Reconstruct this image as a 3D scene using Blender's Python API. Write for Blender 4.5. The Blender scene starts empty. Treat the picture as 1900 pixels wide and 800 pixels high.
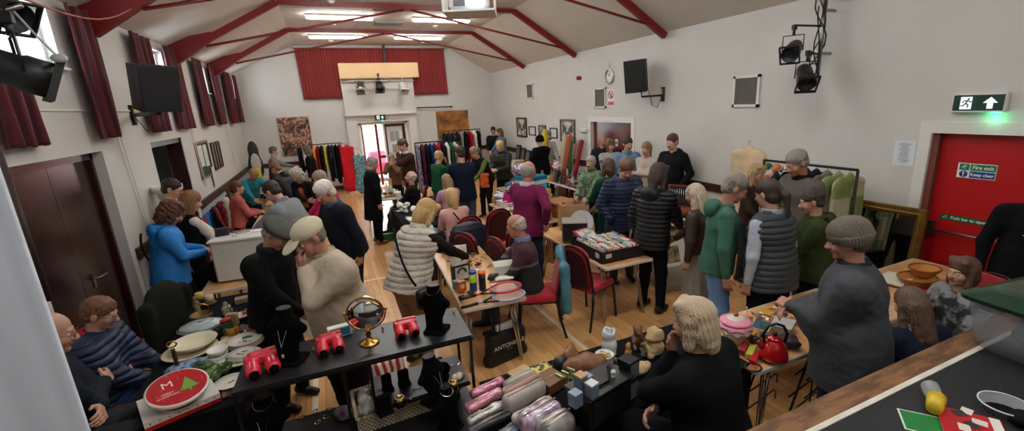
import bpy, math, random
import numpy as np
from mathutils import Vector, Matrix, Euler
random.seed(7)
PI = math.pi
R = math.radians
COL = bpy.context.scene.collection
CAMH = 2.6
# ------------------------------------------------------------ camera model
def _cam():
    y, p, r = R(23.616), R(14.4406), R(-2.7771)
    f = np.array([math.sin(y)*math.cos(p), math.cos(y)*math.cos(p), -math.sin(p)])
    rt = np.array([math.cos(y), -math.sin(y), 0]); up = np.cross(rt, f)
    return rt*math.cos(r)+up*math.sin(r), up*math.cos(r)-rt*math.sin(r), f
CR, CU, CF = _cam()
FPX, PPX, PPY = 830.78, 979.57, 405.03
CO = np.array([0, 0, CAMH])
def ray(x, y): return CF + CR*(x-PPX)/FPX + CU*(PPY-y)/FPX
def onZ(x, y, z):
    d = ray(x, y); return Vector(CO + d*(z-CAMH)/d[2])
def onX(x, y, X):
    d = ray(x, y); return Vector(CO + d*X/d[0])
def onY(x, y, Y):
    d = ray(x, y); return Vector(CO + d*Y/d[1])
def depth(p): return float((np.array(p)-CO) @ CF)
# ------------------------------------------------------------ materials
def lin(h):
    if not isinstance(h, str): return tuple(h)+((1,) if len(h) == 3 else ())
    h = h.lstrip('#'); o = []
    for i in (0, 2, 4):
        c = int(h[i:i+2], 16)/255
        o.append(c/12.92 if c <= .04045 else ((c+.055)/1.055)**2.4)
    return (*o, 1)
_M = {}
def mat(h, rough=.6, metal=0, bump=0, bs=200, var=0, vs=6, emit=0, alpha=1, trans=0, coat=0, sheen=0, h2=None, kind='n', name=None, sc=(1, 1, 1), spec=None):
    key = (spec, h, rough, metal, bump, bs, var, vs, emit, alpha, trans, coat, sheen, h2, kind, sc)
    if key in _M: return _M[key]
    m = bpy.data.materials.new(name or 'surface'); m.use_nodes = True
    nt = m.node_tree; N = nt.nodes; L = nt.links; b = N['Principled BSDF']
    c = lin(h)
    b.inputs['Base Color'].default_value = c
    b.inputs['Roughness'].default_value = rough; b.inputs['Metallic'].default_value = metal
    if spec is not None: b.inputs['Specular IOR Level'].default_value = spec
    if coat: b.inputs['Coat Weight'].default_value = coat; b.inputs['Coat Roughness'].default_value = .1
    if sheen: b.inputs['Sheen Weight'].default_value = sheen
    if trans: b.inputs['Transmission Weight'].default_value = trans; b.inputs['IOR'].default_value = 1.15
    if alpha < 1: b.inputs['Alpha'].default_value = alpha
    if emit: b.inputs['Emission Color'].default_value = c; b.inputs['Emission Strength'].default_value = emit
    if var or bump or h2:
        tc = N.new('ShaderNodeTexCoord'); mp = N.new('ShaderNodeMapping'); mp.inputs['Scale'].default_value = sc
        L.new(tc.outputs['Object'], mp.inputs['Vector'])
    if var or h2:
        if kind == 'n': t = N.new('ShaderNodeTexNoise'); t.inputs['Detail'].default_value = 4; fo = t.outputs['Fac']
        elif kind == 'v': t = N.new('ShaderNodeTexVoronoi'); fo = t.outputs['Distance']
        elif kind == 'w': t = N.new('ShaderNodeTexWave'); t.inputs['Distortion'].default_value = 3; t.inputs['Detail'].default_value = 3; fo = t.outputs['Fac']
        elif kind == 'c': t = N.new('ShaderNodeTexChecker'); fo = t.outputs['Fac']
        elif kind == 'b': t = N.new('ShaderNodeTexWave'); fo = t.outputs['Fac']; t.bands_direction = 'Z'
        t.inputs['Scale'].default_value = vs
        L.new(mp.outputs[0], t.inputs['Vector'])
        rp = N.new('ShaderNodeValToRGB')
        if h2:
            a, d = lin(h), lin(h2)
            lo, hi = (.42, .58) if kind != 'v' else (.25, .5)
            if var: lo, hi = .5-var, .5+var
        else:
            a = tuple(max(0, x*(1-var)) for x in c[:3])+(1,); d = tuple(min(1, x*(1+var)) for x in c[:3])+(1,)
            lo, hi = .3, .7
        rp.color_ramp.elements[0].color = a; rp.color_ramp.elements[1].color = d
        rp.color_ramp.elements[0].position = lo; rp.color_ramp.elements[1].position = hi
        L.new(fo, rp.inputs[0]); L.new(rp.outputs[0], b.inputs['Base Color'])
    if bump:
        t2 = N.new('ShaderNodeTexNoise'); t2.inputs['Scale'].default_value = bs; t2.inputs['Detail'].default_value = 3
        L.new(mp.outputs[0], t2.inputs['Vector'])
        bm = N.new('ShaderNodeBump'); bm.inputs['Strength'].default_value = bump; bm.inputs['Distance'].default_value = .01
        L.new(t2.outputs['Fac'], bm.inputs['Height']); L.new(bm.outputs[0], b.inputs['Normal'])
    _M[key] = m
    return m
def fab(h, **k):
    a = dict(rough=.92, var=.12, vs=9, bump=.25, bs=90, spec=.12); a.update(k); return mat(h, **a)
def wood(h, h2, rough=.4, sc=(8, 1, 8), **k): return mat(h, rough=rough, h2=h2, kind='w', vs=2.2, var=.45, sc=sc, **k)
BLK = mat('#0b0b0c', .5); CHROME = mat('#c8c8c8', .18, 1); STEEL = mat('#9a9a98', .35, 1); GOLD = mat('#c79a4a', .22, 1)
WHITE = mat('#e6e4de', .5); GLOSSW = mat('#ece9e0', .15); BLKF = fab('#0e0e10'); VELV = mat('#060607', .95, spec=.1)
BOARDW = mat('#efeee9', .35)
# ------------------------------------------------------------ object helpers
def tag(o, label=None, cat=None, group=None, kind=None):
    if label: o['label'] = label
    if cat: o['category'] = cat
    if group: o['group'] = group
    if kind: o['kind'] = kind
    return o
def thing(name, label, cat, loc=(0, 0, 0), rz=0, group=None):
    o = bpy.data.objects.new(name, None); COL.objects.link(o); o.empty_display_size = .1
    o.location = loc; o.rotation_euler = (0, 0, rz)
    return tag(o, label, cat, group)
def rawmesh(name, v, f, mats, parent=None, smooth=False, mi=None, loc=None, rz=0):
    me = bpy.data.meshes.new(name)
    if isinstance(v, np.ndarray):
        nv, nf = len(v), len(f)
        me.vertices.add(nv); me.vertices.foreach_set('co', v.astype(np.float32).ravel())
        me.loops.add(nf*4); me.loops.foreach_set('vertex_index', f.astype(np.int32).ravel())
        me.polygons.add(nf); me.polygons.foreach_set('loop_start', np.arange(0, nf*4, 4, dtype=np.int32))
        me.update(calc_edges=True)
    else:
        me.from_pydata([tuple(x) for x in v], [], f); me.update()
    if not isinstance(mats, (list, tuple)): mats = [mats]
    for m in mats: me.materials.append(m)
    if mi is not None: me.polygons.foreach_set('material_index', np.asarray(mi, dtype=np.int32))
    if smooth is True: me.polygons.foreach_set('use_smooth', np.ones(len(me.polygons), dtype=bool))
    elif smooth is not False and smooth is not None: me.polygons.foreach_set('use_smooth', np.asarray(smooth, dtype=bool))
    o = bpy.data.objects.new(name, me); COL.objects.link(o)
    if parent: o.parent = parent
    if loc is not None: o.location = loc
    if rz: o.rotation_euler = (0, 0, rz)
    return o
class MB:
    def __init__(s): s.v = []; s.f = []; s.m = []; s.s = []; s.T = None
    def add(s, vs, fs, mi=0, sm=False):
        b = len(s.v)
        if s.T is not None: vs = [s.T @ Vector(x) for x in vs]
        s.v += [tuple(x) for x in vs]
        for f in fs: s.f.append(tuple(i+b for i in f)); s.m.append(mi); s.s.append(sm)
        return s
    def box(s, c, d, rz=0, mi=0, M=None, bev=0):
        c = Vector(c); x, y, z = d[0]/2, d[1]/2, d[2]/2
        Q = M if M is not None else Matrix.Rotation(rz, 3, 'Z')
        if bev:
            b = min(bev, x*.9, y*.9, z*.9); vs = []; ring = []
            for zz, ins in ((-z, b), (-z+b, 0), (z-b, 0), (z, b)):
                X, Y = x-ins, y-ins
                ring = [(X, Y-b+ins*0), (X-b, Y), (-X+b, Y), (-X, Y-b), (-X, -Y+b), (-X+b, -Y), (X-b, -Y), (X, -Y+b)]
                vs += [(q[0], q[1], zz) for q in ring]
            fs = [tuple(range(7, -1, -1)), tuple(range(24, 32))]
            for k in range(3):
                for i in range(8):
                    j = (i+1) % 8; fs.append((k*8+i, k*8+j, k*8+8+j, k*8+8+i))
        else:
            vs = [(-x, -y, -z), (x, -y, -z), (x, y, -z), (-x, y, -z), (-x, -y, z), (x, -y, z), (x, y, z), (-x, y, z)]
            fs = [(3, 2, 1, 0), (4, 5, 6, 7), (0, 1, 5, 4), (1, 2, 6, 5), (2, 3, 7, 6), (3, 0, 4, 7)]
        return s.add([c+Q @ Vector(q) for q in vs], fs, mi)
    def bb(s, a, b, mi=0, bev=0):
        return s.box([(a[i]+b[i])/2 for i in range(3)], [abs(b[i]-a[i]) for i in range(3)], mi=mi, bev=bev)
    def tube(s, pts, r, n=8, mi=0, closed=False, flat=False):
        pts = [Vector(p) for p in pts]; N = len(pts); rs = r if isinstance(r, (list, tuple)) else [r]*N
        vs = []; up = None
        for i, p in enumerate(pts):
            if closed: t = pts[(i+1) % N]-pts[i-1]
            else: t = pts[min(i+1, N-1)]-pts[max(i-1, 0)]
            if t.length < 1e-9: t = Vector((0, 0, 1))
            t.normalize()
            if up is None: up = Vector((0, 0, 1)) if abs(t.z) < .9 else Vector((1, 0, 0))
            a = t.cross(up)
            if a.length < 1e-4: a = t.cross(Vector((0, 1, 0)))
            a.normalize(); b = a.cross(t); up = b
            for k in range(n):
                an = 2*PI*(k+.5)/n; vs.append(p+(a*math.cos(an)+b*math.sin(an))*rs[i])
        fs = []
        for i in range(N if closed else N-1):
            j = (i+1) % N
            for k in range(n):
                l = (k+1) % n; fs.append((i*n+k, i*n+l, j*n+l, j*n+k))
        if not closed: fs += [tuple(range(n-1, -1, -1)), tuple(range((N-1)*n, N*n))]
        return s.add(vs, fs, mi, not flat and n > 5)
    def lathe(s, prof, c=(0, 0, 0), n=24, mi=0, M=None, sx=1, sy=1, cap=True):
        c = Vector(c); vs = []
        for r, z in prof:
            for k in range(n):
                a = 2*PI*k/n; q = Vector((r*math.cos(a)*sx, r*math.sin(a)*sy, z))
                vs.append(c+(M @ q if M is not None else q))
        fs = []
        for i in range(len(prof)-1):
            for k in range(n):
                l = (k+1) % n; fs.append((i*n+k, i*n+l, (i+1)*n+l, (i+1)*n+k))
        s.add(vs, fs, mi, True)
        if cap:
            b = len(s.v)-len(vs)
            if prof[0][0] > 1e-5: s.f.append(tuple(b+k for k in range(n-1, -1, -1))); s.m.append(mi); s.s.append(False)
            if prof[-1][0] > 1e-5: s.f.append(tuple(b+(len(prof)-1)*n+k for k in range(n))); s.m.append(mi); s.s.append(False)
        return s
    def ball(s, c, r, n=12, mi=0, M=None):
        rr = r if isinstance(r, (list, tuple)) else (r, r, r); m = n//2+1; vs = []; fs = []; c = Vector(c)
        for i in range(m):
            th = PI*i/(m-1)
            for k in range(n):
                q = Vector((rr[0]*math.sin(th)*math.cos(2*PI*k/n), rr[1]*math.sin(th)*math.sin(2*PI*k/n), -rr[2]*math.cos(th)))
                vs.append(c+(M @ q if M is not None else q))
        for i in range(m-1):
            for k in range(n): l = (k+1) % n; fs.append((i*n+k, i*n+l, (i+1)*n+l, (i+1)*n+k))
        return s.add(vs, fs, mi, True)
    def prism(s, poly, a, b, axis='z', mi=0, M=None, o=(0, 0, 0)):
        """poly 2D extruded a..b along axis"""
        n = len(poly)
        def P(q, t): return {'z': (q[0], q[1], t), 'y': (q[0], t, q[1]), 'x': (t, q[0], q[1])}[axis]
        vs = [Vector(P(q, a)) for q in poly]+[Vector(P(q, b)) for q in poly]
        if M is not None: vs = [M @ v for v in vs]
        vs = [v+Vector(o) for v in vs]
        fs = [tuple(range(n-1, -1, -1)), tuple(range(n, 2*n))]+[(i, (i+1) % n, n+(i+1) % n, n+i) for i in range(n)]
        return s.add(vs, fs, mi)
    def quad(s, a, b, c, d, mi=0): return s.add([a, b, c, d], [(0, 1, 2, 3)], mi)
    def grid(s, fn, nu, nv, mi=0, sm=True, thick=0):
        P = [[Vector(fn(i/nu, j/nv)) for j in range(nv+1)] for i in range(nu+1)]
        vs = [p for r_ in P for p in r_]; w = nv+1
        fs = [(i*w+j, (i+1)*w+j, (i+1)*w+j+1, i*w+j+1) for i in range(nu) for j in range(nv)]
        return s.add(vs, fs, mi, sm)
    def build(s, name, mats, parent=None, loc=None, rz=0, fix=True):
        o = rawmesh(name, s.v, s.f, mats, parent, s.s, s.m, loc, rz)
        if fix:
            import bmesh
            bm = bmesh.new(); bm.from_mesh(o.data); bmesh.ops.remove_doubles(bm, verts=bm.verts, dist=1e-5)
            bmesh.ops.recalc_face_normals(bm, faces=bm.faces); bm.to_mesh(o.data); bm.free()
        return o
def solo(mb, name, mats, label, cat, loc=None, rz=0, group=None):
    return tag(mb.build(name, mats, None, loc, rz), label, cat, group)
def struct(mb, name, mats, parent=None, **k):
    o = mb.build(name, mats, parent, **k)
    if not parent: o['kind'] = 'structure'
    return o
def solidify(o, t, off=0):
    md = o.modifiers.new('thickness', 'SOLIDIFY'); md.thickness = t; md.offset = off; return o
def dup(root, loc=None, rz=None, label=None, group=None, mats=None, scale=None):
    def rec(o, par):
        c = o.copy(); COL.objects.link(c)
        if par is not None: c.parent = par; c.matrix_parent_inverse = o.matrix_parent_inverse.copy()
        if mats and c.type == 'MESH':
            c.data = o.data.copy()
            for i, m in enumerate(c.data.materials):
                if m in mats: c.data.materials[i] = mats[m]
        for ch in [q for q in root_children(o)]: rec(ch, c)
        return c
    r = rec(root, None)
    if loc is not None: r.location = loc
    if rz is not None: r.rotation_euler = (0, 0, rz)
    if scale is not None: r.scale = (scale,)*3 if isinstance(scale, (int, float)) else scale
    if label: r['label'] = label
    if group: r['group'] = group
    return r
def root_children(o): return [c for c in bpy.data.objects if c.parent == o]
# ------------------------------------------------------------ signed distance meshing
def _smin(a, b, k):
    if k <= 0: return np.minimum(a, b)
    t = np.clip(.5+.5*(b-a)/k, 0, 1); return b+(a-b)*t-k*t*(1-t)
def cap(a, b, ra, rb=None, sq=None, lab=0, sub=False): return ('c', np.array(a, float), np.array(b, float), ra, ra if rb is None else rb, sq, lab, sub)
def ell(c, r, M=None, lab=0, sub=False): return ('e', np.array(c, float), np.array(r, float), None if M is None else np.array(M, float), None, None, lab, sub)
def rbx(c, d, rr=.01, M=None, lab=0, sub=False): return ('b', np.array(c, float), np.array(d, float)/2, None if M is None else np.array(M, float), rr, None, lab, sub)
def _bounds(p):
    if p[0] == 'c':
        r = max(p[3], p[4]); return np.minimum(p[1], p[2])-r, np.maximum(p[1], p[2])+r
    if p[3] is None: return p[1]-p[2], p[1]+p[2]
    if p[0] == 'e': e = np.sqrt(((p[3]*p[2])**2).sum(1))
    else: e = np.abs(p[3]*p[2]).sum(1)
    return p[1]-e, p[1]+e
def _eval(p, X, Y, Z):
    if p[0] == 'c':
        a, b, ra, rb, sq = p[1], p[2], p[3], p[4], p[5]
        px, py, pz = X-a[0], Y-a[1], Z-a[2]; ba = b-a
        if sq is not None:
            n, f = sq; n = np.array(n, float); dn = (px*n[0]+py*n[1]+pz*n[2])*(f-1)
            px, py, pz = px+dn*n[0], py+dn*n[1], pz+dn*n[2]; ba = ba+n*(ba@n)*(f-1)
        t = np.clip((px*ba[0]+py*ba[1]+pz*ba[2])/max(ba@ba, 1e-12), 0, 1)
        return np.sqrt((px-t*ba[0])**2+(py-t*ba[1])**2+(pz-t*ba[2])**2)-(ra+(rb-ra)*t)
    c, r, M = p[1], p[2], p[3]
    px, py, pz = X-c[0], Y-c[1], Z-c[2]
    if M is not None: px, py, pz = (M[0, i]*px+M[1, i]*py+M[2, i]*pz for i in range(3))
    if p[0] == 'e':
        k0 = np.sqrt((px/r[0])**2+(py/r[1])**2+(pz/r[2])**2); k1 = np.sqrt((px/r[0]**2)**2+(py/r[1]**2)**2+(pz/r[2]**2)**2)
        return k0*(k0-1)/np.maximum(k1, 1e-6)
    rr = p[4]; qx, qy, qz = np.abs(px)-r[0]+rr, np.abs(py)-r[1]+rr, np.abs(pz)-r[2]+rr
    return np.sqrt(np.maximum(qx, 0)**2+np.maximum(qy, 0)**2+np.maximum(qz, 0)**2)+np.minimum(np.maximum(qx, np.maximum(qy, qz)), 0)-rr
def sdf(groups, h, k2=.02, disp=None, gcut=()):
    """groups: list of (prims, k, cuts); cuts = list of (normal, offset) keeping n.p < offset"""
    pad = 2.5*h
    lo = np.min([_bounds(p)[0] for g in groups for p in g[0] if not p[7]], 0)-pad-.01
    hi = np.max([_bounds(p)[1] for g in groups for p in g[0] if not p[7]], 0)+pad+.01
    n = np.ceil((hi-lo)/h).astype(int)+1
    ax = [lo[i]+h*np.arange(n[i]) for i in range(3)]
    BIG = .3
    F = np.full(n, BIG, np.float32); LB = np.zeros(n, np.int8); BD = np.full(n, BIG, np.float32)
    for g in groups:
        prims, k = g[0], g[1]; cuts = g[2] if len(g) > 2 else ()
        G = np.full(n, BIG, np.float32)
        for sub in (False, True):
            for p in prims:
                if p[7] != sub: continue
                a, b = _bounds(p); q = k+pad+.012
                i0 = np.clip(np.floor((a-q-lo)/h).astype(int), 0, n); i1 = np.clip(np.ceil((b+q-lo)/h).astype(int)+1, 0, n)
                if (i1 <= i0).any(): continue
                sl = tuple(slice(i0[i], i1[i]) for i in range(3))
                X, Y, Z = ax[0][sl[0]][:, None, None], ax[1][sl[1]][None, :, None], ax[2][sl[2]][None, None, :]
                d = _eval(p, X, Y, Z).astype(np.float32)
                if sub: G[sl] = -_smin(-G[sl], d, k)
                else:
                    G[sl] = _smin(G[sl], d, k)
                    m = d < BD[sl]; BD[sl] = np.where(m, d, BD[sl]); LB[sl] = np.where(m, p[6], LB[sl])
        for nn, oo in cuts:
            G = np.maximum(G, (ax[0][:, None, None]*nn[0]+ax[1][None, :, None]*nn[1]+ax[2][None, None, :]*nn[2]-oo).astype(np.float32))
        F = _smin(F, G, k2).astype(np.float32) if len(groups) > 1 else G
    for nn, oo in gcut:
        F = np.maximum(F, (ax[0][:, None, None]*nn[0]+ax[1][None, :, None]*nn[1]+ax[2][None, None, :]*nn[2]-oo).astype(np.float32))
    if disp is not None:
        ii = np.nonzero(np.abs(F) < .05)
        F[ii] += disp(ax[0][ii[0]], ax[1][ii[1]], ax[2][ii[2]]).astype(np.float32)
    F[0] = F[-1] = BIG; F[:, 0] = F[:, -1] = BIG; F[:, :, 0] = F[:, :, -1] = BIG
    F[F == 0] = 1e-6
    ins = F < 0
    s8 = sum(ins[i:n[0]-1+i, j:n[1]-1+j, kk:n[2]-1+kk].astype(np.int8) for i in (0, 1) for j in (0, 1) for kk in (0, 1))
    act = (s8 > 0) & (s8 < 8); ci, cj, ck = np.nonzero(act); nv = len(ci)
    corner = [(i, j, kk) for i in (0, 1) for j in (0, 1) for kk in (0, 1)]
    C = np.stack([F[ci+o[0], cj+o[1], ck+o[2]] for o in corner], 1)
    acc = np.zeros((nv, 3)); cnt = np.zeros(nv)
    for a in range(8):
        for b in range(a+1, 8):
            if sum(abs(corner[a][i]-corner[b][i]) for i in range(3)) != 1: continue
            m = (C[:, a] < 0) != (C[:, b] < 0); t = C[m, a]/(C[m, a]-C[m, b])
            ca, cb = np.array(corner[a]), np.array(corner[b]); acc[m] += ca+(cb-ca)*t[:, None]; cnt[m] += 1
    V = lo+h*(np.stack([ci, cj, ck], 1)+acc/cnt[:, None])
    idx = -np.ones(act.shape, np.int64); idx[ci, cj, ck] = np.arange(nv)
    Q = []
    for axn in range(3):
        a = [slice(0, None)]*3; b = [slice(0, None)]*3; a[axn] = slice(0, -1); b[axn] = slice(1, None)
        e = ins[tuple(a)] != ins[tuple(b)]; pos = np.array(np.nonzero(e)).T; s = ins[tuple(a)][e]
        o1, o2 = [(1, 2), (2, 0), (0, 1)][axn]
        ok = (pos[:, o1] > 0) & (pos[:, o2] > 0); pos = pos[ok]; s = s[ok]
        def cell(d1, d2):
            q = pos.copy(); q[:, o1] += d1; q[:, o2] += d2; return idx[q[:, 0], q[:, 1], q[:, 2]]
        f = np.stack([cell(-1, -1), cell(0, -1), cell(0, 0), cell(-1, 0)], 1); f[~s] = f[~s][:, ::-1]; Q.append(f)
    Q = np.concatenate(Q); Q = Q[(Q >= 0).all(1)]
    lb = LB[ci[Q[:, 0]], cj[Q[:, 0]], ck[Q[:, 0]]]
    return V, Q, lb
def blob(name, groups, h, mats, parent=None, k2=.02, disp=None, gcut=(), loc=None, rz=0):
    if not isinstance(groups[0], tuple) or isinstance(groups[0][0], str): groups = [(groups, .02)]
    V, Q, lb = sdf(groups, h, k2, disp, gcut)
    return rawmesh(name, V, Q, mats, parent, True, lb if isinstance(mats, (list, tuple)) and len(mats) > 1 else None, loc, rz)
def noise(A, f, seed=0):
    rs = np.random.RandomState(abs(int(seed))); W = rs.randn(5, 3)*f; ph = rs.rand(5)*6.28
    def fn(x, y, z):
        q = 0
        for i in range(5): q = q+np.sin(W[i, 0]*x+W[i, 1]*y+W[i, 2]*z+ph[i]+1.3*np.sin(W[(i+2) % 5, 0]*y*.7+W[(i+1) % 5, 2]*z*.6))
        return A*q/3
    return fn
# ------------------------------------------------------------ people
def nrm(v): v = np.array(v, float); return v/max(np.linalg.norm(v), 1e-9)
def rotm(axis, a): return np.array(Matrix.Rotation(a, 3, Vector(axis)))
SKIN = {'p': mat('#b98c76', .5, var=.06, vs=14), 'r': mat('#b07a66', .5, var=.08, vs=14), 't': mat('#a9765a', .5, var=.06, vs=14), 'l': mat('#c9a08b', .5, var=.05, vs=14)}
LIP = mat('#8e4a45', .45); EYE = mat('#1d1512', .25); EYEW = mat('#cfc8bd', .3)
def hair_mat(h): return mat(h, .55, h2=None, var=.4, vs=22, kind='w', sc=(3, 3, .35), bump=.3, bs=120)
def hand(w, d, n, side, curl, hh, sc=1.0, lab=0):
    """prims of a hand: wrist w, direction d, palm normal n, side +1 when thumb lies towards d x n"""
    d = nrm(d); n = nrm(n-d*(n@d)); a = np.cross(d, n)*side; r = .0088*sc if hh < .006 else .0098*sc
    w = np.array(w, float); P = []
    M = np.stack([a, d, n], 1)
    P.append(cap(w-d*.03, w+d*.02*sc, .026*sc, .027*sc, sq=(n, 1.35), lab=lab))
    P.append(rbx(w+d*.052*sc, (.078*sc, .085*sc, .028*sc), .013*sc, M, lab=lab))
    for i, (o, L) in enumerate(((.031, .074), (.0105, .083), (-.0105, .077), (-.031, .060))):
        b = w+d*(.088-.003*abs(i-1))*sc+a*o*sc
        c = curl*(.85+.15*i)
        d1 = nrm(d*math.cos(c)+n*math.sin(c)+a*o*1.4); d2 = nrm(d*math.cos(2*c)+n*math.sin(2*c)+a*o*.8); d3 = nrm(d*math.cos(2.7*c)+n*math.sin(2.7*c))
        p1 = b+d1*L*.45*sc; p2 = p1+d2*L*.3*sc; p3 = p2+d3*L*.25*sc
        P += [cap(b, p1, r, r*.95, lab=lab), cap(p1, p2, r*.95, r*.88, lab=lab), cap(p2, p3, r*.88, r*.8, lab=lab)]
    tb = w+d*.03*sc+a*.034*sc+n*.006*sc; t1 = tb+nrm(d*.75+a*.65+n*.3)*.036*sc; t2 = t1+nrm(d*.95+a*.15+n*(.2+curl*.4))*.03*sc
    P += [cap(w+d*.02*sc+a*.012*sc, tb, .016*sc, .014*sc, lab=lab), cap(tb, t1, r*1.3, r*1.1, lab=lab), cap(t1, t2, r*1.1, r*.85, lab=lab)]
    return P
ARMS = {'down': (.27, .04, -.52), 'pocket': (.21, .13, -.44), 'hold': (.10, .34, -.26), 'low': (.14, .36, -.38), 'lap': (.1, .36, -.36), 'table': (.2, .46, -.34),
        'chin': (.03, .17, .045), 'face': (.03, .2, .09), 'cross': (-.17, .2, -.21), 'reach': (.12, .56, -.2), 'back': (.2, -.12, -.42), 'hip': (.3, -.02, -.38)}
def stripe_mat():
    m = mat('#2c2326', .95, bump=.4, bs=120, var=.1, name='striped_knit').copy(); N = m.node_tree.nodes; L = m.node_tree.links
    tc = N.new('ShaderNodeTexCoord'); sp = N.new('ShaderNodeSeparateXYZ'); L.new(tc.outputs['Object'], sp.inputs[0]); rp = N.new('ShaderNodeValToRGB'); rp.color_ramp.interpolation = 'CONSTANT'
    mr = N.new('ShaderNodeMapRange'); mr.inputs['From Min'].default_value = .4; mr.inputs['From Max'].default_value = 1.2; L.new(sp.outputs['Z'], mr.inputs['Value']); L.new(mr.outputs[0], rp.inputs[0])
    e = rp.color_ramp.elements; e[0].position = 0; e[0].color = lin('#1d1d1f'); e[1].position = .55; e[1].color = lin('#6d6a6c'); x = e.new(.60); x.color = lin('#4a2c35')
    L.new(rp.outputs[0], N['Principled BSDF'].inputs['Base Color']); return m
def backpack(body, q):
    b = q['nb']-q['tb']*.2-q['u']*.28+np.array([-.12, 0, 0])
    blob('backpack', [([rbx(b, (.28, .16, .42), .07), cap(b+q['u']*.1-q['tb']*.08, b-q['u']*.14-q['tb']*.08, .06)], .04)], .014, mat('#15161a', .5, bump=.2, bs=40), body, disp=noise(.005, 20, 2))
    MB().ball(b-q['tb']*.1+q['u']*.0, (.05, .02, .06), 10).build('badge', mat('#c9c2bf', .5, h2='#b3262f', vs=14, var=.05), body)
def tote(body, q):
    for sg, hj, kn, an in q['LG']:
        if sg < 0: o = np.array([-.082*q['s'], 0, 0]); MB().tube([hj+o*1.25+np.array([0, 0, -.1]), kn+o*.92, an+o*.8], .008, 4, flat=True).build('side_stripe', WHITE, body)
    hp_ = q['hip']+np.array([-.3, .05, -.28])
    blob('tote_bag', [([rbx(hp_+np.array([0, 0, -.0]), (.07, .3, .3), .03)], .02)], .014, mat('#c9bba6', .8, h2='#7a4a36', kind='v', vs=14, var=.2), body, disp=noise(.01, 16, 5))
    sh = q['nb']+np.array([-.15, .0, -.03]); MB().tube([hp_+np.array([0, .1, .15]), sh*.5+hp_*.5+np.array([-.03, .09, .05]), sh+np.array([0, .03, .06]), sh*.5+hp_*.5+np.array([-.03, -.05, .05]), hp_+np.array([0, -.1, .15])], .016, 6).build('bag_strap', fab('#a39383'), body)
def person(px, py, yaw, label, h=1.7, w=1.0, sit=None, lean=4, hp=8, hy=0, ht=0, arms=('down', 'down'), curl=.45, top=('#222', 'sweater'),
           hem=.1, hood=None, collar=None, open_=None, sleeve=None, vest=False, bot=('#1c2230', 'trousers'), shoes='#17130f', hair=('short', '#6b5138'),
           skin='p', glasses=0, hat=None, group=None, legs=0.0, belly=0, extra=None, topmat=None, tw=0, X=None, Y=None, botlen=None):
    h *= 1.055; w = 1+(w-1)*1.15+.1
    if sit: sit *= 1.04
    s = h/1.765
    if topmat == 'STRIPE': topmat = stripe_mat()
    if extra == 'BACKPACK': extra = backpack
    if extra == 'TOTE': extra = tote
    l = R(lean)
    if X or Y:
        q_ = onX(px, py, X) if X else onY(px, py, Y); zz_ = s*(.94+.5*math.cos(l)+.085*math.cos(l*.75+.15)+.105*math.cos(l*.45+R(hp))); 
        if sit is None: s *= q_.z/zz_
        else: sit += q_.z-(sit+.10+s*(zz_/s-.94))
    u = np.array([0, math.sin(l), math.cos(l)])
    tb = np.array([0, math.cos(l), -math.sin(l)])            # body forward (perp. to spine)
    hipz = (.94*s if sit is None else sit+.10)
    hip = np.array([0, -math.sin(l)*.12 if sit is None else 0, hipz])
    nb = hip+u*.50*s
    nl = l*.75; nu = np.array([0, math.sin(nl+.15), math.cos(nl+.15)])
    hpr = nl*.6+R(hp)
    Mh = rotm((0, 0, 1), -R(hy)) @ rotm((1, 0, 0), -hpr) @ rotm((0, 1, 0), R(ht))
    hc = nb+nu*.085*s+Mh@np.array([0, .012, .105])*s
    D = None
    # world placement from the head
    z = hc[2]; P = onZ(px, py, z); yr = R(yaw)
    cx, sx = math.cos(yr), math.sin(yr)
    root = Vector((P.x-(hc[0]*cx-hc[1]*sx), P.y-(hc[0]*sx+hc[1]*cx), 0))
    dep = max(1.2, depth((P.x, P.y, z)))
    hb = min(.017, max(.0075, dep*.0022)); hh = min(.0095, max(.0036, dep*.0011))
    sk = SKIN[skin]
    def HP(x, y, zz): return hc+Mh@(np.array([x, y, zz])*s*1.03)
    S3 = s*1.03
    E = lambda c, r, lab=0, sub=False, M=None: ell(HP(*c), np.array(r)*S3, Mh if M is None else Mh@M, lab, sub)
    C = lambda a, b, ra, rb, lab=0, sub=False: cap(HP(*a), HP(*b), ra*S3, rb*S3, lab=lab, sub=sub)
    head = [E((0, -.014, .034), (.074, .094, .086)), E((0, .02, -.018), (.061, .068, .092)), E((0, .038, -.072), (.046, .046, .036)), E((0, .068, -.094), (.021, .019, .017)),
            E((.036, .055, -.03), (.027, .027, .03)), E((-.036, .055, -.03), (.027, .027, .03)), C((0, .086, .012), (0, .108, -.026), .008, .0125),
            E((.011, .097, -.031), (.009, .011, .008)), E((-.011, .097, -.031), (.009, .011, .008)), C((-.034, .078, .022), (.034, .078, .022), .010, .010),
            C((-.017, .086, -.058), (.017, .086, -.058), .0075, .0075, 1),
            E((.078, -.008, -.004), (.011, .019, .031)), E((-.078, -.008, -.004), (.011, .019, .031)),
            E((.031, .092, .003), (.016, .010, .010), sub=True), E((-.031, .092, .003), (.016, .010, .010), sub=True)]
    eyes = [E((.031, .074, .003), (.0135, .0125, .0115), 3), E((-.031, .074, .003), (.0135, .0125, .0115), 3), E((.031, .082, .002), (.0065, .0065, .0065), 2), E((-.031, .082, .002), (.0065, .0065, .0065), 2)]
    neck = [cap(nb-u*.05, HP(0, -.02, -.05), .062*s, .055*s), ell(nb-u*.06+tb*.02, (.1*s, .06*s, .05*s))]
    # arms
    W = .175*s*(.55+.45*w); shz = nb-u*.045*s; sgs = (1, -1)
    ct, st = math.cos(R(tw)), math.sin(R(tw))
    AR = []
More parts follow.
